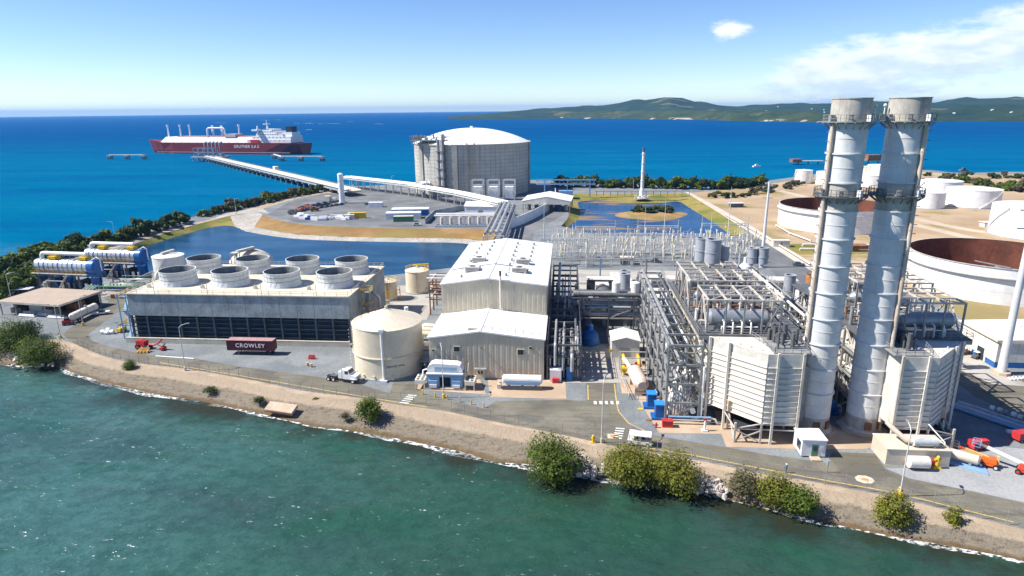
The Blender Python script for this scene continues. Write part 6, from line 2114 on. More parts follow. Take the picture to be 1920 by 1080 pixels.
for x, y in ((8, 4), (10, 9)):
    MB().box(x, y, 7.2, x+4, y+.6, 7.5).build('skylight', GREY_SHADE_CASING, t)
t = thing('power_pole', 'thick grey steel pole standing before the warehouse', 'pole', (100.6, 146.4, 0))
MB().cyl((0, 0, .3), (0, 0, 46), .95, .45, n=20).build('shaft', STACK, t)
MB().prism([(1.8*math.cos(i*PI/4), 1.8*math.sin(i*PI/4)) for i in range(8)], 0, .7).build('foundation', CONC_PINK, t)
for z in (34, 38, 42):
    bar(t, 'cross_arm', (-3, 0, z), (3, 0, z), .25, STEEL)
for k, (u, v, lb) in enumerate(((1808, 664, 'dark utility cart with cream seat near the warehouse door'), (1832, 672, 'white topped utility cart near the warehouse door'))):
    t = thing('utility_cart', lb, 'cart', G(u, v), .4, 'carts by the warehouse')
    MB().box(-1.3, -.6, .35, 1.3, .6, .9).build('body', (RUST, STEEL_DK)[k], t)
    MB().box(-.8, -.6, 1.7, .9, .6, 1.8).build('canopy', (CREAM, WHITE)[k], t)
    for x in (-.75, .8):
        for y in (-.5, .5):
            bar(t, 'post', (x, y, .9), (x, y, 1.7), .07, STEEL)
    for x in (-.9, .9):
        for y in (-.6, .6):
            wheel(t, x, y, .28, .2, STEEL)
t = thing('pipe_fittings', 'white pipe fittings laid out beside the thick pole', 'fittings', G(1912, 712), .2)
for k in range(7):
    MB().tube([(-2.4+k*.9, -.4, .3), (-2.4+k*.9, .3, .3), (-2.0+k*.9, .8, .3)], .22, 8).build('fitting', WHITE, t)
# utility cart on the shore road and the person
t = thing('road_cart', 'white roofed cart parked on the shore road by the crosswalk', 'cart', G(1199, 833), rad(-10))
t.scale = (1.15, 1.15, 1.1)
MB().box(-1.9, -.8, .4, 1.9, .8, .95).build('body', WHITE, t)
MB().box(-1.7, -.95, 1.95, 1.8, .95, 2.08).build('canopy', ROOF, t)
MB().box(1.5, -.8, .95, 1.56, .8, 1.9).build('windscreen', GLASS, t)
for x in (-1.6, 1.6):
    for y in (-.8, .8):
        bar(t, 'post', (x, y, .95), (x, y, 1.95), .08, STEEL)
MB().box(-.9, -.7, .95, -.3, .7, 1.3).box(.3, -.7, .95, .8, .7, 1.3).build('seat', NAVY, t)
for x in (-1.2, 1.3):
    for y in (-.75, .75):
        wheel(t, x, y, .32, .22, WHITE)

# ================================================================== SWITCHYARD
GALV = P('switchyard_galvanised', (0.60, 0.60, 0.58), .5, .06, .8)


def proto_breaker():
    t = thing('circuit_breaker', '', 'breaker')
    m = MB()
    for x in (-.9, .9):
        m.beam((x, 0, 0), (x, 0, 2.2), .2)
    m.beam((-1.1, 0, 2.2), (1.1, 0, 2.2), .5, .5)
    m.build('stand', GALV, t)
    for x in (-.8, 0, .8):
        MB().cyl((x, 0, 2.3), (x*1.9, -.35, 4.6), .2, .13, n=8).build('bushing', INSUL, t)
        MB().cyl((x, 0, 2.3), (x*1.9, .5, 4.6), .2, .13, n=8).build('bushing', INSUL, t)
    MB().box(-.5, -.6, .5, .5, -.2, 1.7).build('control_box', GREY_SHADE_CASING, t)
    return t


def proto_switch():
    t = thing('disconnect_switch', '', 'switch')
    m = MB()
    for x in (-1.6, 1.6):
        m.beam((x, 0, 0), (x, 0, 3.4), .22)
    m.beam((-2.1, 0, 3.4), (2.1, 0, 3.4), .24)
    m.beam((-1.6, 0, 1.2), (1.6, 0, 3.2), .1)
    m.build('stand', GALV, t)
    for x in (-1.7, 0, 1.7):
        MB().cyl((x, 0, 3.5), (x, 0, 5.2), .14, n=8).build('insulator', INSUL, t)
    MB().beam((-1.7, 0, 5.25), (0, 0, 5.25), .1).beam((0, 0, 5.2), (1.3, 0, 6.4), .1).build('blade', GALV, t)
    return t


def proto_post():
    t = thing('bus_support', '', 'insulator')
    MB().beam((0, 0, 0), (0, 0, 3.8), .22).build('stand', GALV, t)
    MB().cyl((0, 0, 3.8), (0, 0, 5.6), .15, n=8).cyl((0, 0, 5.6), (0, 0, 5.8), .25, n=8).build('insulator', INSUL, t)
    return t


def proto_ct():
    t = thing('current_transformer', '', 'transformer')
    m = MB()
    m.beam((0, 0, 0), (0, 0, 2.4), .26)
    m.build('stand', GALV, t)
    MB().cyl((0, 0, 2.4), (.25, 0, 4.8), .22, .3, n=8).build('bushing', INSUL, t)
    MB().cyl((.25, 0, 4.8), (.28, 0, 5.5), .42, .36, n=10).build('head', GREY_SHADE_CASING, t)
    return t


KINDS = [(proto_switch, 'grey disconnect switch frame with three cream insulators in the switchyard', 'disconnect switches in the switchyard'),
         (proto_breaker, 'circuit breaker with splayed cream bushings in the switchyard', 'circuit breakers in the switchyard'),
         (proto_ct, 'current transformer with tilted cream bushing in the switchyard', 'current transformers in the switchyard'),
         (proto_post, 'single post insulator on a thin stand in the switchyard', 'bus supports in the switchyard')]
protos, used = [], []
for f, lb, g in KINDS:
    p = f()
    p['label'], p['group'] = lb, g
    protos.append(p)
    used.append(False)
    KIDS[p.name] = [c for c in bpy.data.objects if c.parent == p]


def place(k, x, y, rz=0.0):
    if not used[k]:
        used[k] = True
        o = protos[k]
    else:
        o = copy_tree(protos[k])
    o.location = (x, y, 0)
    o.rotation_euler.z = rz
    return o


rnd = random.Random(21)
ROWN = ['front', 'second', 'third', 'fourth', 'fifth', 'sixth', 'rearmost']
KN = ['disconnect switch frame', 'circuit breaker with splayed bushings', 'current transformer with tilted bushing', 'single post insulator']
for r, y in enumerate((250, 257, 264, 271, 278, 285, 292)):
    x = -6.0+(r % 2)*2
    cnt = [0, 0, 0, 0]
    while x < 76+(y-250)*.2:
        k = (0, 1, 2, 3, 0, 3, 2, 3)[(r*3+int(x))%8]
        cnt[k] += 1
        o = place(k, x+rnd.uniform(-.5, .5), y+rnd.uniform(-.8, .8), rnd.choice((0, 0, PI/2)))
        s_ = rnd.uniform(1.0, 1.4)
        o.scale = (s_, s_, s_*1.1)
        o['label'] = '%s %s from the left in the %s switchyard row' % (ordinal(cnt[k]), KN[k], ROWN[r])
        x += (5.6, 4.6, 3.2, 2.8)[k]
# bus pipes
for i, y in enumerate((251, 258, 265, 272, 279, 286)):
    o = MB().cyl((0, 0, 0), (76, 0, 0), .09, n=6).cyl((0, 2.2, .0), (76, 2.2, .0), .09, n=6).cyl((0, -2.2, 0), (76, -2.2, 0), .09, n=6).build('bus_bar', GALV)
    o.location = (-6, y, 5.75)
    tag(o, ['nearest', 'second nearest', 'third nearest', 'fourth nearest', 'fifth nearest', 'farthest'][i]+' set of thin bus bars across the switchyard', 'bus bars', 'bus bars in the switchyard')


def gantry(label, x0, x1, y, h, legs=True, peak=3.0):
    t = thing('gantry', label, 'gantry', ((x0+x1)/2, y, 0), group='line gantries in the switchyard')
    w = (x1-x0)/2
    for x in (-w, w):
        bar(t, 'leg', (x-.5, -1.2, 0), (x, 0, h), .36, GALV)
        bar(t, 'leg', (x+.5, 1.2, 0), (x, 0, h), .36, GALV)
        bar(t, 'spike', (x, 0, h), (x, 0, h+peak), .2, GALV)
        bar(t, 'tie', (x-.25, -.6, h*.5), (x+.25, .6, h*.5), .2, GALV)
    for dz in (0, .8):
        for dy in (-.4, .4):
            bar(t, 'truss_chord', (-w, dy, h-dz), (w, dy, h-dz), .2, GALV)
    n = max(3, int(2*w/2.5))
    for i in range(n):
        a = -w+2*w*i/n
        b = -w+2*w*(i+1)/n
        bar(t, 'truss_web', (a, -.4, h if i % 2 else h-.8), (b, -.4, h-.8 if i % 2 else h), .14, GALV)
    for i in range(3):
        x = -w*.6+w*.6*i
        MB().cyl((x, -.4, h-.9), (x, -1.6, h-1.6), .15, n=8).build('string_insulator', INSUL, t)
    return t


gantry('left tall gantry at the front of the switchyard beside the hall', -10.9, 8.1, 246.5, 11.4)
gantry('right tall gantry at the front of the switchyard above the boiler', 48.2, 66.2, 245.5, 11.8)
gantry('tall gantry at the right rear of the switchyard', 60.0, 80.0, 288.0, 10.5, peak=3)
gantry('tall gantry at the left rear of the switchyard', 4.0, 22.0, 290.0, 8.5)
gantry('tall gantry at the middle rear of the switchyard', 32.0, 50.0, 290.0, 9.0)
gantry('short gantry in the middle of the switchyard', 20.0, 36.0, 268.0, 9.5, peak=2)
for i, (u, v, h, lb) in enumerate(((1207, 475, 20, 'thin lightning mast in the middle left of the switchyard'), (1243, 478, 24, 'taller thin lightning mast in the middle of the switchyard'), (1360, 500, 31, 'tallest thin lightning mast right of the switchyard centre'),
                                  (1330, 470, 17, 'short lightning mast behind the right gantry'), (1020, 452, 14, 'lightning mast at the far left switchyard corner'), (1390, 478, 16, 'lightning mast at the right switchyard edge'))):
    t = thing('lightning_mast', lb, 'mast', G(u, v), group='lightning masts')
    MB().cyl((0, 0, 0), (0, 0, h*.6), .30, .18, n=10).cyl((0, 0, h*.6), (0, 0, h), .15, .06, n=8).build('shaft', GALV, t)
    MB().box(-.5, -.5, 0, .5, .5, .3).build('footing', CONC, t)
t = thing('steel_pole', 'tall thick grey steel pole right of the switchyard', 'pole', (75.5, 249.0, 0))
MB().cyl((0, 0, 0), (0, 0, 33), .75, .35, n=16).build('shaft', STACK, t)
for z in (27, 30):
    bar(t, 'cross_arm', (-2, 0, z), (2, 0, z), .2, STEEL)
for k, (u, v, w, lb) in enumerate(((1175, 495, 5.0, 'dark relay cabinet at the front of the switchyard'), (1463, 462, 7.0, 'small grey relay house right of the switchyard'))):
    t = thing('relay_house', lb, 'cabinet', G(u, v))
    MB().box(-w/2, -1.5, 0, w/2, 1.5, 2.8).build('wall', (STEEL_DK, GREY_SHADE_CASING)[k], t)
    MB().box(-w/2-.2, -1.7, 2.8, w/2+.2, 1.7, 3.0).build('roof', GREY_SHADE_CASING, t)
    MB().box(-.5, -1.55, 0, .5, -1.5, 2.2).build('door', STEEL, t)

# ================================================================== LNG STORAGE TANK
tc = Vector((-73.0, 497.0, 0))
t = thing('storage_tank', 'huge grey concrete storage tank with white domed roof', 'storage tank', tc)
R, HW = 44.0, 36.2
tm = bpy.data.materials.new('prestressed_concrete')
tm.use_nodes = True
nt = NT(tm.node_tree)
pos = nt.n('ShaderNodeNewGeometry').outputs['Position']
c = nt.mix(nt.ramp(nt.noise(pos, .08, 5.0), .35, .65), (0.42, 0.405, 0.36), (0.52, 0.495, 0.435))
sn = nt.noise(nt.mapping(pos, scale=(.5, .5, .04)), .8, 5.0, .6)
c = nt.mix(nt.math('MULTIPLY', nt.ramp(sn, .5, .72), .35), c, (0.17, 0.16, 0.14))
pr = nt.n('ShaderNodeBsdfPrincipled', ins={'Base Color': c, 'Roughness': .9, 'Specular IOR Level': .2})
nt.n('ShaderNodeOutputMaterial', ins={0: pr.outputs[0]})
MB().lathe([(R-.25, 0), (R-.25, HW)], 120).build('inner_wall', P('dark_joint_concrete', (.13, .125, .115), .9, .1, .1), t)  # darker backing shows as joints between the panels
# cast lifts: rows of concrete panels seen from the plant side
rows_n, cols_n = 14, 72
dzp = HW/rows_n
for col in range(cols_n):
    a0 = rad(190+col*160/cols_n)
    a1 = rad(190+(col+1)*160/cols_n)
for r_ in range(rows_n):
    m = MB()
    for col in range(cols_n):
        a0, a1 = 2*PI*col/cols_n+.0018, 2*PI*(col+1)/cols_n-.0018
        z0, z1 = r_*dzp+.07, (r_+1)*dzp-.07
        rr = R+(.03 if (r_+col) % 3 == 0 else 0)
        am = (a0+a1)/2
        vs = []
        for z in (z0, z1):
            vs += [(rr*math.cos(a), rr*math.sin(a), z) for a in (a0, am, a1)]
        m.add(vs, [(0, 1, 4, 3), (1, 2, 5, 4)], True)
    o = m.build('concrete_lift', tm, t)
for a in (rad(262), rad(352), rad(172), rad(222)):
    MB().rbox((R*math.cos(a)*1.005, R*math.sin(a)*1.005, 0), (1.4, 4.0, HW+.8), a).build('buttress', P('buttress_concrete', (.30, .29, .27), .9, .1, .1, .3), t)
MB().lathe([(R-.1, HW), (R+.7, HW), (R+.7, HW+.8), (R-.5, HW+.8)], 120, smooth=False).build('ring_beam', CONC_LT, t)
MB().dome((0, 0), R-.6, HW+.8, 10.2, 96, 14).build('dome', P('dome_white', (.80, .80, .78), .55, .03, .1), t)
MB().cyl((0, 0, HW+10.8), (0, 0, HW+12.2), 1.2, n=12).build('dome_vent', WHITE, t)
# roof platform with pumps and risers on the left
m = MB()
pa = rad(228)
ox, oy = 39*math.cos(pa), 39*math.sin(pa)
m.rbox((ox, oy, HW+3.0), (26, 16, .5), 0)
for x in (-12, -6, 0, 6, 12):
    for y in (-7, 0, 7):
        m.beam((ox+x, oy+y, HW), (ox+x, oy+y, HW+3), .5)
o = m.build('roof_platform', STEEL, t)
m = MB()
for k in range(26):
    x, y, h = rnd.uniform(-12, 12), rnd.uniform(-7, 7), rnd.uniform(1, 4.5)
    m.cyl((ox+x, oy+y, HW+3.5), (ox+x, oy+y, HW+3.5+h), rnd.uniform(.25, .8), n=8)
    m.beam((ox+x, oy+y, HW+3.6+h*.7), (ox+x+rnd.uniform(-5, 5), oy+y, HW+3.6+h*.7), .45)
m.build('pump_heads', STEEL, o)
railing(o, [(ox-13, oy-8, HW+3.5), (ox+13, oy-8, HW+3.5), (ox+13, oy+8, HW+3.5)], 1.4, STEEL_DK, 2.5)
railing(o, [(ox+13, oy-6, HW+1), (ox+34, oy-12, HW+1)], 2.0, STEEL, 2.0)
ra = rad(246)
for k in range(5):
    a = ra+k*.028
    rr = R+1.6
    pipe(t, (rr*math.cos(a), rr*math.sin(a), 4), (rr*math.cos(a), rr*math.sin(a), HW+4), .55+.15*(k % 2), (PIPE, STEEL_DK, PIPE_W)[k % 3], 'riser_pipe')
for z in (8, 14, 20, 26, 32):
    MB().rbox(((R+1.4)*math.cos(ra+.05), (R+1.4)*math.sin(ra+.05), z), (3.0, 7.5, .4), ra).build('riser_bracket', STEEL_DK, t)
# stair tower on the front
sa_ = rad(277)
st = MB()
sx, sy = (R+2.4)*math.cos(sa_), (R+2.4)*math.sin(sa_)
for dx in (-2.6, 2.6):
    for dy in (-1.6, 1.6):
        st.beam((sx+dx, sy+dy, 0), (sx+dx, sy+dy, HW+2), .35)
for k in range(12):
    z = k*3.1
    st.beam((sx-2.6, sy-1.6, z), (sx+2.6, sy-1.6, z), .25)
    st.beam((sx-2.4 if k % 2 else sx+2.4, sy, z), (sx+2.4 if k % 2 else sx-2.4, sy, z+3.1), 1.6, .25)
    st.beam((sx-2.6, sy-1.6, z), (sx+2.6, sy-1.6, z+3.1), .16)
st.build('stair_tower', STEEL, t)
railing(t, [((R+1)*math.cos(rad(a)), (R+1)*math.sin(rad(a)), HW+.8) for a in range(250, 285, 5)], 1.6, STEEL, 2.0)

# ================================================================== JETTY, SHIP, DOLPHINS
j0, j1 = G(655, 356, 4.0), G(392, 294, 4.0)
d = (j1-j0)
L = d.length
t = thing('jetty', 'long concrete jetty on piles running out to the red ship', 'jetty', (j0.x, j0.y, 0), math.atan2(d.y, d.x))
MB().box(-8, -6.0, 3.0, L, 1.5, 4.0).box(-8, -6.2, 4.0, L, -5.8, 4.8).build('deck', CONC_LT, t)
MB().box(-8, 1.5, 3.2, L, 6.5, 3.8).build('pipeway_deck', CONC, t)
for k, (y, r, mt) in enumerate(((2.4, .45, PIPE_W), (3.8, .55, PIPE), (5.2, .35, PIPE_W))):
    MB().cyl((-8, y, 5.2), (L, y, 5.2), r, n=8).build('pipe', mt, t)
nbt = 30
for i in range(nbt):
    x = 6+i*(L-12)/(nbt-1)
    m = MB().box(x-.7, -6.4, 2.0, x+.7, 6.6, 3.0)
    o = m.build('pile_cap', CONC_LT, t)
    for y in (-5.2, 0, 5.2):
        MB().cyl((x, y, SEA_Z-4), (x, y, 2.0), .55, n=8).build('pile', CONC, o)
    MB().beam((x, 1.8, 3.8), (x, 1.8, 4.8), .25).beam((x, 1.8, 4.8), (x, 6.2, 4.8), .25).build('pipe_support', STEEL, t)
mx = L*.45
MB().box(mx-9, -13, 1.2, mx+9, -6.1, 4.05).build('lay_by', CONC, t)
for x in (mx-7, mx, mx+7):
    for y in (-12, -8):
        MB().cyl((x, y, SEA_Z-4), (x, y, 1.3), .8, n=8).build('pile', CONC, t)
MB().box(mx-3, -12, 4.05, mx+4, -8, 7.2).build('jetty_hut', CREAM_W, t)
railing(t, [(-5, -6.0, 4.8), (L, -6.0, 4.8)], 1.0, STEEL, 8.0)
# loading head
hp = j1
sb, ss = G(283, 289, SEA_Z), G(577, 292, SEA_Z)
sd = (ss-sb)
th = math.atan2(sd.y, sd.x)
t = thing('loading_platform', 'steel loading platform with transfer arms between jetty and ship', 'platform', (j1.x, j1.y, 0), th)
MB().box(-26, -4, 2.5, 22, 16, 4.5).build('deck', CONC, t)
for x in (-24, -14, -4, 6, 16):
    for y in (-2, 7, 15):
        MB().cyl((x, y, SEA_Z-4), (x, y, 2.5), .8, n=8).build('pile', CONC, t)
for k in range(5):
    x = -14+k*6
    MB().tube([(x, 10, 4.5), (x, 10, 21), (x+1, 14, 23), (x+1, 17, 15)], .7, 8).build('transfer_arm', P('arm_blue_grey', (.20, .26, .34), .5), t)
m = MB()
for x in (-24, -16, -8, 0, 8):
    for y in (0, 8):
        m.beam((x, y, 4.5), (x, y, 15), .7)
for z in (9, 15):
    for y in (0, 8):
        m.beam((-24, y, z), (8, y, z), .6)
    for x in (-24, -16, -8, 0, 8):
        m.beam((x, 0, z), (x, 8, z), .6)
m.build('service_frame', MATS['arm_blue_grey'], t)
MB().box(-22, 1, 4.5, -12, 6, 9).box(10, 2, 4.5, 18, 8, 8).build('control_room', MATS['arm_blue_grey'], t)


def dolphin(label, pts):
    a = Vector((pts[0].x, pts[0].y, 0))
    t = thing('mooring_dolphin', label, 'mooring dolphin', a)
    for p in pts:
        q = p-a
        MB().box(q.x-3.2, q.y-3.2, 1.0, q.x+3.2, q.y+3.2, 3.6).build('cap', CONC, t)
        for dx in (-2, 2):
            for dy in (-2, 2):
                MB().cyl((q.x+dx, q.y+dy, SEA_Z-4), (q.x+dx, q.y+dy, 1.2), .7, n=8).build('pile', STEEL_DK, t)
        MB().cyl((q.x, q.y, 3.6), (q.x, q.y, 5.0), .6, n=8).build('bollard', STEEL_DK, t)
    for p, p2 in zip(pts, pts[1:]):
        q, q2 = p-a, p2-a
        q.z = q2.z = 4.0
        MB().beam(q, q2, 1.6, 1.2).build('catwalk', PIPE_W, t)
    return t


dolphin('mooring dolphins with white catwalk left of the ship bow', [G(206, 293, 2), G(238, 293, 2), G(270, 293, 2)])
dolphin('mooring dolphins with white catwalk at the ship stern', [G(514, 292, 2), G(528, 296, 2), G(564, 296, 2), G(604, 296, 2)])

# the gas carrier
Ls = sd.length
t = thing('gas_carrier', 'red hulled gas carrier with long white deck cover at the jetty', 'ship', (sb.x-24*math.cos(th), sb.y-24*math.sin(th), SEA_Z), th)
off = 12.0
HB, DK = 22.0, 17.5
stn = [(0.0, .02, 0.02), (.02, .25, .06), (.06, .68, .35), (.12, .92, .72), (.2, 1, .96), (.5, 1, 1), (.8, 1, 1), (.9, .97, .8), (.96, .9, .55), (1.0, .82, .35)]
m = MB()
rows_ = []
for f, wt, wb in stn:
    x = f*Ls
    zt = DK+(4.0*(1-f/.12) if f < .12 else 0)-(1.2 if f > .93 else 0)
    rake = -9*(1-f/.06) if f < .06 else 0
    rows_.append([(x+0, off+HB-HB*wb, -2), (x+rake*.4, off+HB-HB*(wb*.5+wt*.5), 5), (x+rake, off+HB-HB*wt, zt), (x+rake, off+HB+HB*wt, zt), (x+rake*.4, off+HB+HB*(wb*.5+wt*.5), 5), (x, off+HB+HB*wb, -2)])
m = loft(rows_, False)
m.add(rows_[-1], [(0, 1, 2, 3, 4, 5)])
m.build('hull', HULL, t)
m = MB()
for side in (-1,):
    m.add([(.09*Ls, off-.25, 2.6), (.95*Ls, off-.25, 2.6), (.95*Ls, off-.25, 3.5), (.09*Ls, off-.25, 3.5)], [(0, 1, 2, 3)])
m.build('waterline_stripe', P('pale_waterline', (.45, .36, .38), .5), t)
m = MB()
x0_, x1_ = .105*Ls, .72*Ls
sec = [(6, DK), (9.5, DK+8.5), (2*HB-9.5, DK+8.5), (2*HB-6, DK)]
vs = [(x0_, off+y, z) for y, z in sec]+[(x0_+7, off+y, z) for y, z in sec]+[(x1_, off+y, z) for y, z in sec]
vs = [(x0_-2, off+y, DK) if z == DK else (x0_+8, off+y, z) for y, z in sec]+[(x1_, off+y, z) for y, z in sec]
m.add(vs, [(0, 1, 5, 4), (1, 2, 6, 5), (2, 3, 7, 6), (3, 2, 1, 0), (4, 5, 6, 7)])
m.build('deck_cover', P('ship_white', (.80, .78, .75), .5, .03, .05), t)
pk = P('deck_pink', (.50, .22, .20), .6, .1, .1)
MB().box(x0_+30, off+10, DK+8.5, x1_, off+30, DK+9.6).build('top_walkway', pk, t)
for f in (.125, .21, .273, .60):
    x = f*Ls
    MB().cyl((x, off+18, DK+8.5), (x, off+18, DK+24.5), 1.3, 1.0, n=10).cyl((x, off+18, DK+24.5), (x, off+18, DK+27), 1.9, 1.5, n=10).build('vent_mast', WHITE, t)
MB().tube([(.415*Ls, off+10, DK+8), (.415*Ls, off+10, DK+20), (.425*Ls, off+10, DK+22), (.52*Ls, off+10, DK+22), (.53*Ls, off+10, DK+20), (.53*Ls, off+10, DK+8)], 1.3, 8).build('cargo_pipe', WHITE, t)
for f in (.44, .50):
    MB().beam((f*Ls, off+14, DK+8), (f*Ls, off+14, DK+26), 2.6).build('crane_post', WHITE, t)
MB().box(.53*Ls, off+8, DK+8.5, .60*Ls, off+26, DK+13).build('compressor_house', P('cream_pink', (.60, .45, .40), .6), t)
for k, (f0, f1, z0, z1) in enumerate(((.68, .95, 0, 5), (.71, .95, 5, 9.5), (.735, .90, 9.5, 13.5), (.74, .86, 13.5, 17), (.735, .83, 17, 20))):
    o = MB().box(f0*Ls, off+5+k, DK+z0, f1*Ls, off+38-k, DK+z1).build('superstructure_deck', MATS['ship_white'], t)
    for j in range(9):
        x = (f0+.012)*Ls+j*(f1-f0-.03)*Ls/9
        MB().box(x, off+4.9+k, DK+z0+2.4, x+1.5, off+5+k, DK+z0+3.5).build('window', GLASS, o)
MB().box(.73*Ls, off-1, DK+17.5, .765*Ls, off+2*HB+1, DK+20).build('bridge_wing', MATS['ship_white'], t)
MB().box(.905*Ls, off+14, DK+15, .94*Ls, off+28, DK+24).build('funnel', P('funnel_navy', (.02, .025, .05), .5), t)
MB().box(.895*Ls, off+10, DK+9.5, .95*Ls, off+32, DK+15.5).build('funnel_casing', MATS['ship_white'], t)
MB().cyl((.775*Ls, off+20, DK+20), (.775*Ls, off+20, DK+33), .9, .5, n=8).build('radar_mast', WHITE, t)
MB().box(.765*Ls, off+14, DK+27, .785*Ls, off+26, DK+28).build('radar_yard', WHITE, t)
for f in (.735, .80):
    MB().cyl((f*Ls, off+12, DK+20), (f*Ls, off+12, DK+25), 1.6, 1.0, n=10).build('dome_aerial', WHITE, t)
MB().box(.71*Ls, off+1.5, DK+.2, .76*Ls, off+4.5, DK+4.5).build('lifeboat', RED, t)
text(t, 'lettering', 'GRUTNER S.A.S', 6.0, (.60*Ls+11, off-.35, DK-5.6), (PI/2, 0, 0), LETTER, 1.0).location.x = .685*Ls
for k in range(12):
    MB().box(.1*Ls+k*15, off+1.5, DK, .1*Ls+k*15+.4, off+2, DK+1.6).build('bulwark_post', pk, t)

# ================================================================== PIPE TRESTLE FROM JETTY TO PLANT
def trestle(label, pts, width, ph, step, pipes_r, roof=False):
    a = Vector((pts[0].x, pts[0].y, 0))
    t = thing('pipe_trestle', label, 'pipe trestle', a)
    for p, q in zip(pts, pts[1:]):
        d = (q-p)
        L = d.length
        d.normalize()
        nn = Vector((-d.y, d.x, 0))
        n = max(1, int(L/step))
        for i in range(n+1):
            c_ = p+d*(L*i/n)-a
            for s in (-1, 1):
                bar(t, 'column', c_+nn*s*width/2+Vector((0, 0, -c_.z)), c_+nn*s*width/2+Vector((0, 0, ph-c_.z)), .5, GALV)
            bar(t, 'crossbeam', c_-nn*width/2+Vector((0, 0, ph-c_.z)), c_+nn*width/2+Vector((0, 0, ph-c_.z)), .45, GALV)
            if i < n and i % 3 == 0:
                c2 = p+d*(L*(i+1)/n)-a
                bar(t, 'brace', c_+nn*width/2+Vector((0, 0, .3-c_.z)), c2+nn*width/2+Vector((0, 0, ph-c2.z)), .25, GALV)
        k = len(pipes_r)
        for j, (r, mt) in enumerate(pipes_r):
            o_ = nn*(width*(-.42+.84*j/(k-1)))
            z = ph+.4+r
            m = MB().cyl((p-a)+o_+Vector((0, 0, z-(p-a).z)), (q-a)+o_+Vector((0, 0, z-(q-a).z)), r, n=10)
            m.build('pipe', mt, t)
        m = MB().beam((p-a)+nn*width*.56+Vector((0, 0, ph)), (q-a)+nn*width*.56+Vector((0, 0, ph)), .8, .2)
        m.build('walkway', STEEL, t)
        for s in (-.5, .5):
            MB().beam((p-a)+nn*width*s+Vector((0, 0, ph-.2)), (q-a)+nn*width*s+Vector((0, 0, ph-.2)), .35, .6).build('side_beam', GALV, t)
    return t


T0, T1, T2, T3, T4 = G(652, 352), G(775, 368), G(862, 385), G(945, 406), G(926, 470)
for p in (T0, T1, T2, T3, T4):
    p.z = 0
PR = ((.5, PIPE_W), (.7, WHITE), (.7, WHITE), (.45, PIPE), (.6, PIPE_W))
trestle('white pipe trestle from the jetty past the storage tank', [T0, T1], 8, 8.0, 9, PR)
trestle('pipe trestle running before the storage tank toward the plant', [T1, T2, T3], 8, 7.4, 9, PR)
trestle('pipe trestle descending toward the turbine hall roof', [T3+Vector((2, 0, 0)), T4], 9, 6.6, 9, ((.6, STEEL), (.8, PIPE), (.8, PIPE), (.5, STEEL)))
trestle('short pipe rack linking the trestle to the storage tank', [T1+Vector((8, 3, 0)), Vector((-100, 452, 0))], 7, 9.0, 8, PR)
t = thing('vaporiser_bank', 'bank of white framed vaporisers at the foot of the storage tank', 'vaporisers', (-66, 440, 0))
for k in range(3):
    x = k*11
    for dx in (0, 8):
        for dy in (0, 7):
            bar(t, 'post', (x+dx, dy, 0), (x+dx, dy, 13.5), .5, GALV)
    for z in (6, 10, 13.5):
        for dy in (0, 7):
            bar(t, 'beam', (x, dy, z), (x+8, dy, z), .45, GALV)
    MB().box(x+1, 1, 1, x+7, 6, 9).build('fin_pack', WHITE, t)
t = thing('exchanger_skid', 'low white skid of heat exchangers in the yard above the pond', 'exchangers', G(872, 424), rad(3))
for k in range(7):
    x = -15+k*5
    bar(t, 'post', (x, -3, 0), (x, -3, 6), .4, WHITE)
    bar(t, 'post', (x, 3, 0), (x, 3, 6), .4, WHITE)
for y in (-3, 3):
    MB().cyl((-16, y, 6.2), (16, y, 6.2), .5, n=8).build('header', WHITE, t)
    MB().cyl((-16, y, .8), (16, y, .8), .4, n=8).build('header', BLUE_LT, t)
for k in range(6):
    MB().cyl((-12.5+k*5, 0, 1), (-12.5+k*5, 0, 5), .9, n=10).build('exchanger', GREY_SHADE_CASING, t)

# ---- regasification buildings inside the curved wall
t = thing('process_shed', 'open white gabled shed inside the curved retaining wall', 'shed', (-27, 388, 0), rad(-4))
W, D = 29, 26
for s in (0, 1):
    x0_, x1_ = (-.5, W/2) if s == 0 else (W/2, W+.5)
    z0_, z1_ = (6.4, 9.2) if s == 0 else (9.2, 6.4)
    MB().add([(x0_, 0, z0_), (x1_, 0, z1_), (x1_, D, z1_), (x0_, D, z0_), (x0_, 0, z0_+.3), (x1_, 0, z1_+.3), (x1_, D, z1_+.3), (x0_, D, z0_+.3)], [(3, 2, 1, 0), (4, 5, 6, 7), (0, 1, 5, 4), (2, 3, 7, 6), (0, 4, 7, 3), (1, 2, 6, 5)]).build('roof_slope', ROOF, t)
MB().add([(0, .1, 4.6), (W, .1, 4.6), (W, .1, 6.5), (W/2, .1, 9.2), (0, .1, 6.5)], [(0, 1, 2, 3, 4)]).add([(W-.1, .1, 4.6), (W-.1, D, 4.6), (W-.1, D, 6.5), (W-.1, .1, 6.5)], [(0, 1, 2, 3)]).build('gable', GREY_SHADE_CASING, t)
for x in (.3, W/2, W-.3):
    for y in (.4, D/2, D-.4):
        bar(t, 'post', (x, y, 0), (x, y, 6.5), .5, STEEL)
for k in range(6):
    MB().cyl((3+k*4.6, 8, 0), (3+k*4.6, 8, 3.4), 1.2, n=10).build('pump', (STEEL_DK, BLUE, GREY_SHADE_CASING)[k % 3], t)
t = thing('compressor_building', 'small white building left of the curved retaining wall', 'building', G(905, 402), rad(-4))
MB().box(-10, -4, 0, 10, 8, 5.4).build('wall', WHITE, t)
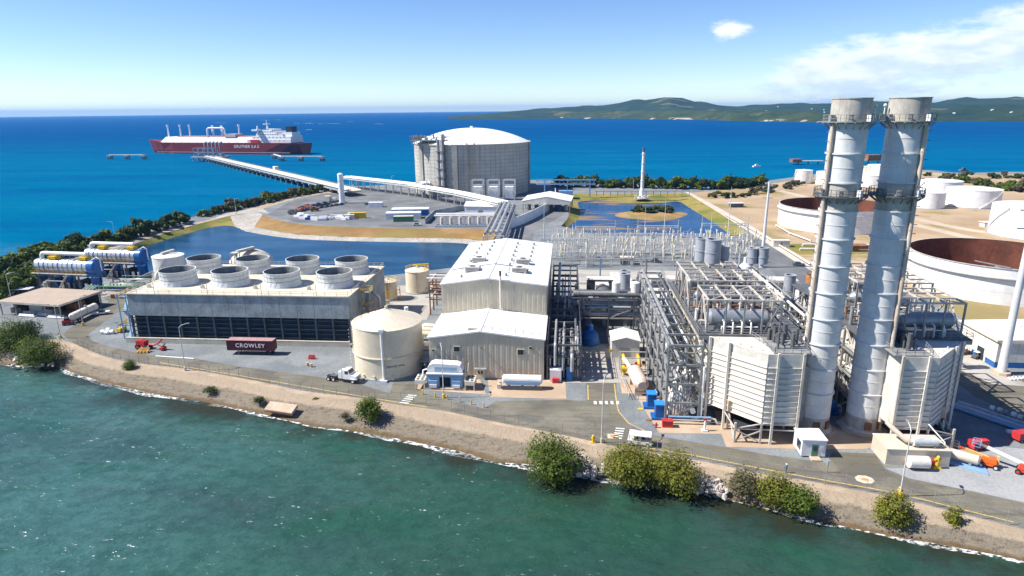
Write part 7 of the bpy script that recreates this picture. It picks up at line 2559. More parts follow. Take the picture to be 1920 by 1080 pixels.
MB().add([(-10.4, -4.4, 5.4), (10.4, -4.4, 5.4), (10.4, 2, 7.4), (-10.4, 2, 7.4), (10.4, 8.4, 5.4), (-10.4, 8.4, 5.4)], [(0, 1, 2, 3), (3, 2, 4, 5)]).add([(-10, -4, 5.4), (-10, 8, 5.4), (-10, 2, 7.3)], [(0, 1, 2)]).build('roof', ROOF, t)
MB().box(-2, -4.06, 0, 1, -4, 3).build('door', STEEL, t)
wall_pts = smooth_line(px([(952, 430), (985, 418), (1012, 404), (1036, 390), (1041, 378), (1041, 366)]), 3)
t = thing('retaining_wall', 'curved white retaining wall round the process shed', 'wall', wall_pts[0])
for a, b in zip(wall_pts, wall_pts[1:]):
    a2, b2 = a-wall_pts[0], b-wall_pts[0]
    dd = (b2-a2)*.01
    MB().beam(a2+dd+Vector((0, 0, 2.6)), b2-dd+Vector((0, 0, 2.6)), .4, 5.2).build('wall_panel', WHITE, t)
t = thing('bund_wall', 'dark grey low wall between yard and exchanger skid', 'wall', G(798, 420))
q = [G(798, 420)-G(798, 420), G(815, 404)-G(798, 420), G(870, 394)-G(798, 420), G(915, 390)-G(798, 420)]
for a, b in zip(q, q[1:]):
    MB().beam(a+Vector((0, 0, 1.6)), b+Vector((0, 0, 1.6)), .5, 3.2).build('wall_panel', CONC, t)
t = thing('pipe_bridge', 'blue-grey truss bridge on towers right of the storage tank', 'pipe bridge', (-16, 455, 0))
for x in (0, 16, 32):
    for y in (0, 5):
        bar(t, 'tower_leg', (x, y, 0), (x, y, 12), .6, BLUE_LT)
for z in (9, 12):
    for y in (0, 5):
        bar(t, 'chord', (-6, y, z), (36, y, z), .5, BLUE_LT)
for k in range(14):
    bar(t, 'web', (-6+k*3, 0, 9 if k % 2 else 12), (-3+k*3, 0, 12 if k % 2 else 9), .3, BLUE_LT)
MB().box(10, -1, 0, 20, 6, 4.5).build('valve_room', BLUE_LT, t)
t = thing('shore_pipeline', 'long low pipeline on supports along the hedge behind the pond', 'pipeline', (24, 462, 0))
MB().cyl((-4, 0, 3.6), (62, 1, 3.6), .35, n=8).cyl((-4, 1.2, 3.6), (62, 2.2, 3.6), .3, n=8).build('pipe', STEEL, t)
for k in range(14):
    bar(t, 'support', (-3+k*5, .6, 0), (-3+k*5, .6, 3.6), .4, STEEL)

# vent column and flare
t = thing('vent_column', 'slim white vertical column standing in the storage yard', 'column', G(642, 381))
MB().cyl((0, 0, .5), (0, 0, 19.5), 1.9, n=24).dome((0, 0), 1.9, 19.5, .9, 24, 5).build('shell', WHITE, t)
MB().cyl((0, 0, 0), (0, 0, .6), 3.2, n=16).build('base', CONC, t)
MB().lathe([(1.9, 15), (2.05, 15), (2.05, 15.4), (1.9, 15.4)], 24, smooth=False).build('band', GREY_SHADE_CASING, t)
t = thing('vent_equipment', 'low white equipment beside the slim white column', 'equipment', G(620, 378))
MB().box(-4, -2, 0, 0, 2, 4).box(.5, -1, 0, 4, 1.5, 2.5).build('body', GREY_SHADE_CASING, t)
t = thing('flare_stack', 'white flare stack with dark tip standing at the rear pond', 'flare', G(1203, 372))
MB().cyl((0, 0, 6.5), (0, 0, 31.5), 1.15, .8, n=18).build('riser', WHITE, t)
MB().cyl((0, 0, 31.5), (0, 0, 34.6), .8, .95, n=16).build('tip', STEEL_DK, t)
MB().lathe([(2.4, .5), (1.9, 1.5), (1.6, 5.5), (1.05, 7.5)], 18).build('seal_drum', WHITE, t)
MB().cyl((0, 0, 0), (0, 0, .6), 5.0, n=20).build('base', CONC_LT, t)
MB().tube([(1.2, -.4, 7), (1.1, -.4, 31)], .18, 6).build('pilot_line', STEEL, t)
for z in (12, 18, 24, 30):
    MB().lathe([(1.0, z), (1.35, z), (1.35, z+.3), (1.0, z+.3)], 16, smooth=False).build('band', WHITE, t)
for k in range(4):
    MB().box(-5+k*2.8, -3.4, .6, -3.6+k*2.8, -2.2, 2.4).build('cabinet', WHITE, t)

# ================================================================== STORAGE YARD CLUTTER
def container(label, p, rz, L, mt, h=2.7, roof=None, W=2.5):
    t = thing('container', label, 'container', p, rz, 'containers and trailers in the storage yard')
    MB().box(-L/2, -W/2, 0, L/2, W/2, h).build('box', mt, t)
    MB().box(-L/2-.05, -W/2-.05, h, L/2+.05, W/2+.05, h+.12).build('roof', roof or mt, t)
    m = MB()
    for i in range(int(L/1.2)):
        m.box(-L/2+.4+i*1.2, -W/2-.06, .2, -L/2+.7+i*1.2, -W/2, h-.2)
    m.build('wall_ribs', mt, t)
    return t


container('yellow container at the end of the row of white bundles', G(672, 409), rad(8), 9, YELLOW, 3.2)
container('green container at the front of the white trailers', G(757, 415), rad(8), 11, GREEN_P, 3.0, CONC_LT, 4)
container('long white site trailer nearest the green container', G(757, 409), rad(8), 20, WHITE, 3.4, ROOF, 7)
container('long white site trailer in the middle of the yard', G(770, 402), rad(8), 22, WHITE, 3.6, ROOF, 8)
container('blue container at the right end of the white trailers', G(790, 404), rad(8), 9, BLUE, 3.4)
container('small white canopy trailer in the open yard', G(705, 388), rad(4), 9, WHITE, 3.0, ROOF, 4)
container('grey container beside the yellow container', G(655, 411), rad(8), 6, GREY_SHADE_CASING, 2.6)
brick_red = P('brick_red_paint', (.38, .14, .10), .6, .1, 1)
yrd = random.Random(4)
names = ['leftmost', 'second', 'third', 'fourth', 'fifth', 'sixth', 'seventh', 'eighth', 'ninth', 'tenth']
for k in range(10):
    t = thing('wrapped_bundle', names[k]+' white wrapped bundle in the front row of the storage yard', 'bundle', G(560+k*11, 411-abs(k-5)*.6+yrd.uniform(-3, 3)), yrd.uniform(-.4, .4), 'white bundles in the storage yard')
    for j in range(3):
        w = yrd.uniform(3, 6)
        MB().box(-w/2+j*.4, -2+j*1.6, 0, w/2, -.7+j*1.6, yrd.uniform(1.0, 2.4)).build('sheet_pack', BLUE if k == 2 and j < 2 else WHITE, t)
for k, (u, v, mt, lb) in enumerate(((562, 396, brick_red, 'brick red machine at the left of the dark equipment row'), (578, 391, brick_red, 'brick red machine in the middle of the dark equipment row'), (600, 388, STEEL_DK, 'dark machine in the equipment row behind the bundles'),
                                   (612, 386, STEEL_DK, 'dark machine nearest the slim column in the equipment row'), (550, 402, STEEL_DK, 'dark machine at the front left of the storage yard'), (590, 396, RUST, 'rusty machine before the equipment row'))):
    t = thing('yard_machine', lb, 'machine', G(u, v), yrd.uniform(-.5, .5), 'machines in the storage yard')
    MB().box(-2.6, -1.2, .6, 2.6, 1.2, 2.2).box(-2, -1.0, 2.2, .2, 1.0, 3.0).build('body', mt, t)
    for x in (-1.7, 1.7):
        for y in (-1.2, 1.2):
            wheel(t, x, y, .7, .5, STEEL)
for k, (u, v, lb) in enumerate(((782, 423, 'light grey car parked before the white trailers'), (690, 384, 'dark car parked near the small canopy trailer'), (1230, 492, 'dark car parked in the switchyard lane'), (1497, 498, 'dark car parked on the switchyard road'), (796, 398, 'red pickup between trailers and trestle'))):
    t = thing('parked_car', lb, 'car', G(u, v), yrd.uniform(-.3, .3), 'cars parked in the yards')
    mt = (GREY_SHADE_CASING, STEEL_DK, STEEL_DK, STEEL_DK, RED)[k]
    MB().box(-2.2, -.85, .35, 2.2, .85, .9).build('body', mt, t)
    MB().add([(-1.6, -.8, .9), (1.1, -.8, .9), (.6, -.65, 1.5), (-1.2, -.65, 1.5), (-1.6, .8, .9), (1.1, .8, .9), (.6, .65, 1.5), (-1.2, .65, 1.5)], [(0, 1, 2, 3), (7, 6, 5, 4), (1, 5, 6, 2), (4, 0, 3, 7), (3, 2, 6, 7)]).build('cabin', GLASS, t)
    for x in (-1.4, 1.4):
        for y in (-.8, .8):
            wheel(t, x, y, .33, .22, STEEL)

CARMATS = (STEEL_DK, GREY_SHADE_CASING, WHITE, STEEL_DK, BLUE, RED, BLACK)
for row, (ua, va, ub, vb, nm) in enumerate(((545, 399, 640, 384, 'front'), (560, 391, 632, 379, 'rear'))):
    for k in range(11):
        f = k/10
        t = thing('parked_car', '%s car from the left in the %s row of the storage yard' % (ordinal(k+1), nm), 'car', G(ua+(ub-ua)*f, va+(vb-va)*f), 1.2+yrd.uniform(-.1, .1), 'rows of cars in the storage yard')
        MB().box(-2.2, -.85, .3, 2.2, .85, .9).build('body', yrd.choice(CARMATS), t)
        MB().add([(-1.6, -.8, .9), (1.1, -.8, .9), (.6, -.65, 1.5), (-1.2, -.65, 1.5), (-1.6, .8, .9), (1.1, .8, .9), (.6, .65, 1.5), (-1.2, .65, 1.5)], [(0, 1, 2, 3), (7, 6, 5, 4), (1, 5, 6, 2), (4, 0, 3, 7), (3, 2, 6, 7)]).build('cabin', GLASS, t)

# ================================================================== TANK FARM
def open_tank(label, c, R, H, floor_z, girder):
    t = thing('open_tank', label, 'tank', c)
    n = 96
    k = 28
    st_ = 2*PI/k
    for i in range(k):
        m = MB()
        for (za, zb) in ((0, H*.34), (H*.34, H*.68), (H*.68, H)):
            vs = []
            for z in (za+.02, zb-.02):
                vs += [(R*math.cos(i*st_+st_*j/4+.0008), R*math.sin(i*st_+st_*j/4+.0008), z) for j in range(5)]
            m.add(vs, [(j, j+1, 6+j, 5+j) for j in range(4)], True)
        m.build('shell_plate', WHITE, t)
    MB().lathe([(R-.15, H), (R-.15, 0)], n).build('inner_shell', HRUST, t)
    MB().lathe([(R-.2, H-.02), (R+.3, H-.02), (R+.3, H+.12), (R-.2, H+.12)], n, smooth=False).build('rim', STEEL_TAN, t)
    MB().cyl((0, 0, floor_z), (0, 0, floor_z+.3), R-.5, n=n).build('floating_roof', RUST, t)
    MB().lathe([(R, girder), (R+1.0, girder), (R+1.0, girder+.18), (R, girder+.18)], n, smooth=False).build('wind_girder', P('girder_grey', (.42, .42, .40), .7), t)
    return t


t = open_tank('nearer open-topped white tank with rusty inside at the right', (146.0, 225.5, 0), 26.0, 11.6, .4, 8.4)
MB().beam((-11, -23.8, 12), (-18.5, -18.5, 13), .3).build('gauge_line', STEEL, t)
MB().beam((-13.5, -22.0, 12.2), (-8, -10, 3), 1.4, .4).build('rolling_ladder', GALV, t)
open_tank('farther open-topped white tank with orange rusty inside behind the left stack', (139.0, 345.0, 0), 27.0, 11.0, 1.0, 8.8)
farm = [(1505, 345, 6.5, 10.6, 'small rust streaked tank at the shore left of the stacks', WHITE_RUST), (1546, 347, 7, 10, 'white tank half hidden by the left smokestack', WHITE), (1630, 352, 15, 9, 'wide white tank seen between the two smokestacks', WHITE),
        (1648, 338, 10, 12, 'taller white tank behind the wide one between the smokestacks', WHITE), (1622, 333, 7, 9, 'cream tank farthest back between the smokestacks', CREAM), (1758, 373, 13, 11, 'rear white tank just right of the right smokestack', WHITE),
        (1737, 392, 9, 9.5, 'front white tank just right of the right smokestack', WHITE), (1820, 391, 14.5, 10.6, 'wide white tank with diagonal stair in the dry field', WHITE), (1935, 452, 18, 14, 'large white tank cut by the right edge of the photo', WHITE)]
for u, v, R, H, lb, mt in farm:
    g = G(u, v)
    dd = Vector((g.x, g.y, 0)).normalized()
    tank('storage_tank', lb, (g.x+dd.x*R, g.y+dd.y*R, 0), R, H, ('cone', R*.06), mt, n=48, stair_az=(rad(255), rad(310)) if 'stair' in lb else (rad(150), rad(200)), group='white tanks of the tank farm')
for k, (pts, r, lb) in enumerate((([(1455, 425), (1480, 440), (1520, 455)], .35, 'pair of long pale pipes before the farther open tank'), ([(1505, 462), (1560, 462), (1640, 463)], .4, 'pale pipeline behind the left smokestack'), ([(1360, 405), (1440, 450), (1520, 500)], .3, 'long thin pipe along the dike track'),
                                  ([(1500, 470), (1640, 472)], .35, 'second pale pipeline behind the left smokestack'))):
    o = MB().tube([p+Vector((0, 0, .9)) for p in px(pts)], r, 8)
    for p in px(pts):
        o.box(p.x-.3, p.y-.3, 0, p.x+.3, p.y+.3, .8)
    tag(o.build('pipeline', PIPE_W), lb, 'pipeline')
for k, (u, v, lb) in enumerate(((1855, 425, 'small pale shed in the dry field before the wide tank'), (1900, 352, 'flat pale shelter at the field edge by the scrub'), (1380, 388, 'small dark hut beside the dike track'), (1605, 470, 'rusty drum rack between the stacks'), (1885, 545, 'small blue-grey shed beyond the warehouse'))):
    t = thing('field_shed', lb, 'shed', G(u, v), .1)
    MB().box(-4, -2, 0, 4, 2, 2.4).build('wall', (GREY_SHADE_CASING, CONC_LT, STEEL_DK, RUST, BLUE_LT)[k], t)
    MB().box(-4.5, -2.5, 2.4, 4.5, 2.5, 2.6).build('roof', (GREY_SHADE_CASING, CONC_LT, GREY_SHADE_CASING, RUST, GREY_SHADE_CASING)[k], t)
for k, (x, y, lb) in enumerate(((66.5, 175.0, 'left rusty drum on the frame between the smokestacks'), (69.5, 175.5, 'right rusty drum on the frame between the smokestacks'))):
    t = thing('rusty_drum', lb, 'drum', (x, y, 13.6), group='rusty drums between the stacks')
    MB().cyl((0, 0, 0), (0, 0, 2.8), 1.2, n=16).build('shell', (P('drum_orange', (.45, .20, .06), .7, .15, .8), CREAM)[k], t)
    MB().lathe([(1.2, 2.6), (1.35, 2.6), (1.35, 2.9), (.9, 2.9)], 16, smooth=False).build('rim', STEEL_DK, t)
# pier and boats on the far water
p = G(1520, 308, SEA_Z)
t = thing('far_pier', 'thin pier with small cranes beyond the tank farm', 'pier', p, .05)
MB().box(-16, -2, 3, 90, 2, 4.2).build('deck', PIPE_W, t)
for k in range(10):
    MB().cyl((-14+k*11, 0, -3), (-14+k*11, 0, 3), .7, n=6).build('pile', STEEL_DK, t)
MB().box(-22, -5, 2.5, -12, 5, 6).build('pier_head', RUST, t)
MB().box(60, -5, 4, 74, 5, 10).build('pier_shed', RUST, t)
for u, v, lb in ((1418, 313, 'tiny boat with pale cabin on the water beyond the hedge'), (1806, 320, 'tiny dark boat off the scrub at the right')):
    t = thing('boat', lb, 'boat', G(u, v, SEA_Z), .3)
    MB().prism([(-4, -1.4), (3, -1.4), (5.5, 0), (3, 1.4), (-4, 1.4)], -.2, 1.3).build('hull', WHITE if u < 1500 else RUST, t)
    MB().box(-1.5, -1, 1.3, 1.6, 1, 3.0).build('cabin', CREAM if u < 1500 else STEEL_DK, t)
# houses on the far slopes
hr = random.Random(8)
bpy.context.view_layer.update()
for k in range(30):
    u = hr.gauss(1545, 60) if k < 20 else hr.uniform(1400, 1910)
    dist = hr.uniform(4900, 5500) if k < 18 else hr.uniform(3400, 3700)
    src = HILL_A if dist > 4500 else HILL_B
    p = far(u, dist, 0)
    ok, hit, _n, _i = src.ray_cast(Vector((p.x, p.y, 2000)), Vector((0, 0, -1)))
    if not ok:
        continue
    p.z = hit.z
    o = MB().box(-4.5, -4, -8, 4.5, 4, 3).add([(-5, -4.4, 3), (5, -4.4, 3), (5, 0, 5), (-5, 0, 5), (5, 4.4, 3), (-5, 4.4, 3)], [(0, 1, 2, 3), (3, 2, 4, 5)]).build('house', WHITE)
    o.location = p
    o.rotation_euler.z = hr.uniform(-.6, .6)
    tag(o, 'tiny white house among trees on the far hillside', 'house', 'houses on the far hillside')
# surf on the reef far out
o = MB()
for u0, u1, v in ((404, 412, 230), (414, 424, 230.5), (484, 510, 225), (512, 530, 224.5), (552, 560, 231), (566, 590, 231), (596, 604, 232), (573, 583, 243), (612, 640, 231.5), (650, 662, 228), (700, 720, 232)):
    a, b = G(u0, v, SEA_Z+.3), G(u1, v+.3, SEA_Z+.3)
    w = 25+(hr.random()*20)
    o.add([(a.x, a.y, SEA_Z+.3), ((a.x+b.x)/2, (a.y+b.y)/2-w, SEA_Z+.3), (b.x, b.y, SEA_Z+.3), ((a.x+b.x)/2+5, (a.y+b.y)/2+w, SEA_Z+.3)], [(0, 1, 2, 3)])
tag(o.build('reef_surf', fm), 'white breakers on the far reef behind the ship', kind='stuff')

# ================================================================== LAMP POSTS, FENCE, PERSON
def lamp(u, v, h, lb, arm=(1.0, 0), base=YELLOW):
    t = thing('lamp_post', lb, 'lamp post', G(u, v), group='lamp posts')
    MB().cyl((0, 0, .5), (0, 0, h), .13, .07, n=10).build('pole', GALV, t)
    MB().tube([(0, 0, h), (arm[0]*.6, arm[1]*.6, h+.5), (arm[0]*2, arm[1]*2, h+.7)], .07, 6).build('arm', GALV, t)
    MB().rbox((arm[0]*2.2, arm[1]*2.2, h+.58), (.9, .4, .18), math.atan2(arm[1], arm[0])).build('lamp_head', STEEL, t)
    MB().cyl((0, 0, 0), (0, 0, .9), .32, n=10).build('base', base, t)


LAMPS = [(348, 695, 11, 'lamp post on the sand before the cooling tower', (.7, .5), CONC_LT), (832, 746, 11, 'lamp post in front of the cream water tank', (-.3, 1), YELLOW), (1128, 830, 12, 'lamp post beside the painted square on the shore road', (.2, 1), CONC_LT),
         (1687, 931, 11.5, 'lamp post with yellow base in front of the beige equipment house', (.2, 1), YELLOW), (22, 564, 9, 'lamp post by the left fence near the tan shed', (.9, .3), CONC_LT), (114, 634, 9, 'lamp post at the bend of the western road', (-.9, .2), YELLOW),
         (156, 610, 8, 'lamp post beside the tank trailer', (.3, .9), YELLOW), (217, 452, 9, 'lamp post on the dike behind the evaporators', (-1, 0), CONC_LT), (443, 402, 9, 'lamp post on the white stones at the dike bend', (1, 0), CONC_LT), (1020, 424, 11, 'lamp post on the verge outside the curved wall', (1, 0), CONC_LT),
         (1187, 362, 10, 'lamp post beside the flare stack', (-1, 0), CONC_LT), (735, 352, 9, 'lamp post by the trestle near the sea', (1, 0), CONC_LT), (240, 545, 9, 'lamp post at the yellow scaffold heap', (0, 1), YELLOW)]
for u, v, h, lb, arm, bs in LAMPS:
    lamp(u, v, h, lb, arm, bs)


def fence(label, pts, step, h):
    t = thing('fence', label, 'fence', pts[0])
    q = resample(pts, max(2, int(sum((b-a).length for a, b in zip(pts, pts[1:]))/step)))
    pm_ = MB().cyl((0, 0, 0), (0, 0, h), .05, n=6).beam((0, 0, h), (0, .25, h+.3), .04).mesh('post', STEEL)
    for p in q:
        put('post', pm_, t, p-pts[0])
    m = MB()
    for z in (h, h*.5, .1):
        for a, b in zip(q, q[1:]):
            m.beam(a-pts[0]+Vector((0, 0, z)), b-pts[0]+Vector((0, 0, z)), .035)
    m.build('wires', STEEL, t)


fl_, fr_ = ribbon(near_top[40:], 3.2)
fence('thin wire fence on posts along the sandy shore', fl_, 3.0, 2.2)
fence('thin wire fence on posts along the left sea hedge', smooth_line(px([(0, 580), (40, 552), (75, 530), (95, 505), (150, 478), (240, 448), (330, 418), (400, 402)]), 4), 4.0, 2.2)

g = G(1473, 887)
t = thing('person', 'person in blue clothes and white helmet walking on the shore road', 'person', g, rad(200))
me = bpy.data.meshes.new('body')
J = {'pel': (0, 0, .95), 'sp': (0, .02, 1.2), 'ch': (0, .03, 1.40), 'nk': (0, .02, 1.52), 'hd': (0, -.01, 1.66), 'hl': (-.10, 0, .90), 'kl': (-.12, -.14, .50), 'al': (-.12, .02, .09), 'tl': (-.12, -.15, .05),
     'hr': (.10, 0, .90), 'kr': (.11, .06, .50), 'ar': (.11, .26, .14), 'tr': (.11, .12, .05), 'sl': (-.20, .03, 1.42), 'el': (-.26, .10, 1.15), 'wl': (-.25, -.06, .95), 'fl': (-.24, -.12, .87), 'sr': (.20, .03, 1.42), 'er': (.27, .0, 1.15), 'wr': (.25, -.18, .98), 'fr': (.24, -.25, .93)}
ks = list(J)
ed = [('pel', 'sp'), ('sp', 'ch'), ('ch', 'nk'), ('nk', 'hd'), ('pel', 'hl'), ('hl', 'kl'), ('kl', 'al'), ('al', 'tl'), ('pel', 'hr'), ('hr', 'kr'), ('kr', 'ar'), ('ar', 'tr'), ('ch', 'sl'), ('sl', 'el'), ('el', 'wl'), ('wl', 'fl'), ('ch', 'sr'), ('sr', 'er'), ('er', 'wr'), ('wr', 'fr')]
me.from_pydata([J[k] for k in ks], [(ks.index(a), ks.index(b)) for a, b in ed], [])
body = put('body', me, t)
me.materials.append(NAVY)
sk = body.modifiers.new('skin', 'SKIN')
rr_ = {'pel': .15, 'sp': .145, 'ch': .16, 'nk': .06, 'hd': .10, 'hl': .10, 'hr': .10, 'kl': .07, 'kr': .07, 'al': .05, 'ar': .05, 'tl': .05, 'tr': .05, 'sl': .075, 'sr': .075, 'el': .055, 'er': .055, 'wl': .04, 'wr': .04, 'fl': .045, 'fr': .045}
for i, k in enumerate(ks):
    me.skin_vertices[0].data[i].radius = (rr_[k], rr_[k]*.85)
    me.skin_vertices[0].data[i].use_root = (k == 'pel')
body.modifiers.new('sub', 'SUBSURF').levels = 1
MB().ball((0, -.02, 1.67), .105, 12, 8, 1.2).build('face', SKIN, t)
m = MB()
m.dome((0, -.01), .145, 1.71, .13, 14, 5)
m.lathe([(.15, 1.70), (.19, 1.69), (.15, 1.71)], 14)
m.build('helmet', WHITE, t)
MB().box(-.21, -.17, 1.05, .21, .16, 1.40).build('vest', BLUE_LT, t)
t = thing('road_sign', 'slim white marker post on the shore road verge', 'sign', G(1551, 886))
bar(t, 'post', (0, 0, 0), (0, 0, 2.2), .08, STEEL)
MB().box(-.25, -.03, 1.4, .25, .03, 2.4).build('plate', WHITE, t)
for k, (u, v, lb) in enumerate(((1132, 826, 'yellow hydrant at the foot of the shore lamp post'), (1689, 925, 'yellow post marker beside the lamp post with yellow base'))):
    t = thing('hydrant', lb, 'hydrant', G(u-20 if k == 0 else u-3, v+4), group='yellow shore hydrants')
    MB().cyl((0, 0, 0), (0, 0, 1.3), .25, n=10).cyl((-.4, 0, .9), (.4, 0, .9), .18, n=8).ball((0, 0, 1.35), .27, 8, 5).build('barrel', YELLOW, t)
    MB().box(-.5, -.3, 0, .5, .3, .15).build('base', YELLOW, t)
t = thing('concrete_slab_block', 'broken pink concrete slab lying on the shore bank', 'slab', G(527, 767, -.6), rad(-9))
MB().add([(-3.4, -1.0, -.5), (3.2, -1.2, -.6), (3.4, 1.0, .2), (-3.2, 1.1, .3), (-3.4, -1.0, .1), (3.2, -1.2, 0), (3.4, 1.0, .9), (-3.2, 1.1, 1.0)], [(3, 2, 1, 0), (4, 5, 6, 7), (0, 1, 5, 4), (1, 2, 6, 5), (2, 3, 7, 6), (3, 0, 4, 7)]).build('slab', CONC_PINK, t)
MB().box(-3.2, -1.25, -.4, 3.0, -1.15, -.1).build('rusty_edge', RUST, t)

# rocks along the shore between the big trees
ROCK = P('shore_rock', (0.50, 0.44, 0.38), .9, .2, .8, bump=.4)
rr = random.Random(12)
rock_meshes = []
for k in range(4):
    bmk = bmesh.new()
    bmesh.ops.create_icosphere(bmk, subdivisions=1, radius=1)
    for vv in bmk.verts:
        vv.co *= rr.uniform(.7, 1.15)
        vv.co.z *= .7
    mm = bpy.data.meshes.new('rock')
    bmk.to_mesh(mm)
    mm.materials.append(ROCK)
    rock_meshes.append(mm)
for k in range(240):
    sg = rr.choice((0, 0, 1, 1, 1, 2))
    if sg == 0:
        u, vlo, vhi = rr.uniform(1080, 1150), 850, 890
    elif sg == 1:
        u = rr.uniform(1290, 1365)
        vlo, vhi = 872+(u-1290)*.2, 916+(u-1290)*.2
    else:
        u, vlo, vhi = rr.uniform(15, 100), 655, 690
    p = G(u, rr.uniform(vlo, vhi), -.9)
    o = put('rock', rr.choice(rock_meshes), None, (p.x, p.y, -1.1+rr.uniform(-.2, .3)))
    sc = rr.uniform(.25, .75)
    o.scale = (sc*1.2, sc, sc)
    o.rotation_euler = (rr.uniform(0, 1), rr.uniform(0, 1), rr.uniform(0, 6))
    tag(o, ['pale rock on the bank between the two biggest shore trees', 'pale rock on the bank right of the biggest shore trees', 'dark rock on the waterline at the western tip'][sg], 'rock', 'rocks on the shore bank')

# ================================================================== TREES
def crown_mesh(name, mat, rx, ry, rz, n, leaf, seed, lumps=9):
    rn = random.Random(seed)
    cl = []
    for i in range(lumps):
        a, rr0 = rn.uniform(0, 2*PI), rn.uniform(.2, .95)
        zc = rn.uniform(-.62, .70)
        cl.append((rx*rr0*math.cos(a)*(1-.35*max(0, zc)), ry*rr0*math.sin(a)*(1-.35*max(0, zc)), rz*zc, rn.uniform(.20, .42)))
    cl.append((0, 0, rz*.2, .55))
    vs, fs = [], []
    for i in range(n):
        c = rn.choice(cl)
        dv = Vector((rn.gauss(0, 1), rn.gauss(0, 1), rn.gauss(0, 1))).normalized()
        r0 = c[3]*(rn.random()**.33)*rn.uniform(.82, 1.12)
        p = Vector((c[0]+dv.x*rx*r0, c[1]+dv.y*ry*r0, c[2]+dv.z*rz*r0*.95))
        nrm = (dv+Vector((rn.uniform(-.7, .7), rn.uniform(-.7, .7), rn.uniform(-.2, .9)))).normalized()
        e1 = nrm.orthogonal().normalized()
        e1.rotate(Quaternion(nrm, rn.uniform(0, 6.28)))
        e2 = nrm.cross(e1)
        if rn.random() < .06:
            p = p*rn.uniform(1.0, 1.22)
        s = leaf*rn.choice((.5, .8, 1.0, 1.4))*rn.uniform(.8, 1.2)
        o = len(vs)
        vs += [p+e1*s, p+e2*s*.6+nrm*s*.12, p-e1*s, p-e2*s*.6+nrm*s*.12]
        fs.append((o, o+1, o+2, o+3))
    me = bpy.data.meshes.new(name)
    me.from_pydata([tuple(v) for v in vs], [], fs)
    me.materials.append(mat)
    return me


def trunk_mesh(h, r, seed, spread=1.0):
    rn = random.Random(seed)
    m = MB()
    for k in range(5):
        a = rn.uniform(0, 6.28)
        x, y = spread*math.cos(a)*rn.uniform(.3, 1), spread*math.sin(a)*rn.uniform(.3, 1)
        m.tube([(x*.15, y*.15, -.8), (x*.3, y*.3, h*.35), (x*.8, y*.8, h*.7), (x*1.3, y*1.3, h)], r*rn.uniform(.35, .8), 6)
    m.cyl((0, 0, -1), (0, 0, h*.6), r, r*.5, n=8)
    return m.mesh('trunk', BARK)


def bush_mesh(mat, w, h, n, leaf, seed):
    """dense irregular mound of leaves from the ground up"""
    rn = random.Random(seed)
    lobes = []
    k = rn.randint(5, 7)
    for i in range(k):
        a = 2*PI*i/k+rn.uniform(-.4, .4)
        q = rn.uniform(.12, .30)
        r = rn.uniform(.24, .36)
        hz_ = rn.uniform(.28, .46)
        lobes.append((w*q*math.cos(a), w*q*math.sin(a), h*rn.uniform(.30, .55), w*r, h*hz_))
    lobes.append((0, 0, h*.5, w*.33, h*.46))
    vs, fs = [], []
    sd = seed*3.7
    while len(fs) < n:
        c = rn.choice(lobes)
        dv = Vector((rn.gauss(0, 1), rn.gauss(0, 1), rn.gauss(0, 1))).normalized()
        bump = 1+.58*mnoise.noise(dv*2.3+Vector((sd, c[0], c[1])))+.36*mnoise.noise(dv*6.0+Vector((c[1], sd, 0)))
        r0 = bump*(rn.random()**.22)
        p = Vector((c[0]+dv.x*c[3]*r0, c[1]+dv.y*c[3]*r0, c[2]+dv.z*c[4]*r0))
        if p.z < h*.03:
            continue
        if rn.random() < .03:
            p = Vector((p.x*1.12, p.y*1.12, p.z*1.1))
        nrm = (dv+Vector((rn.uniform(-.8, .8), rn.uniform(-.8, .8), rn.uniform(-.3, .9)))).normalized()
        e1 = nrm.orthogonal().normalized()
        e1.rotate(Quaternion(nrm, rn.uniform(0, 6.28)))
        e2 = nrm.cross(e1)
        s = leaf*rn.choice((.5, .7, 1.0, 1.3))*rn.uniform(.8, 1.2)
        o = len(vs)
        vs += [p+e1*s, p+e2*s*.55+nrm*s*.12, p-e1*s, p-e2*s*.55+nrm*s*.12]
        fs.append((o, o+1, o+2, o+3))
    me = bpy.data.meshes.new('crown')
    me.from_pydata([tuple(v) for v in vs], [], fs)
    me.materials.append(mat)
    return me


def tree(label, p, w, h, mat, n, leaf, seed, cat='tree', group='shore trees', name='mangrove_tree', deep=None, lumps=9):
    t = thing(name, label, cat, p, group=group)
    put('trunk', trunk_mesh(h*.6, max(.08, h*.03), seed, w*.22), t)
    put('crown', bush_mesh(mat, w, h, n, leaf, seed), t, (0, 0, -.22*h if h < 3 else -.05*h))
    if h > 3:
        rn = random.Random(seed+9)
        m = MB()
        for k in range(22):
            a, e = rn.uniform(0, 6.28), rn.uniform(.05, 1.3)
            d_ = Vector((math.cos(a)*math.cos(e)*w*.5, math.sin(a)*math.cos(e)*w*.5, math.sin(e)*h*.85))*rn.uniform(.75, 1.08)
            b_ = Vector((d_.x*.2, d_.y*.2, h*.15))
            mid_ = b_.lerp(d_, .55)+Vector((rn.uniform(-.3, .3), rn.uniform(-.3, .3), .25))
            m.tube([b_, mid_, d_], rn.uniform(.02, .045), 5)
        m.build('branches', P('dry_branch', (.30, .26, .21), .9, .2, 2), t)
    return t


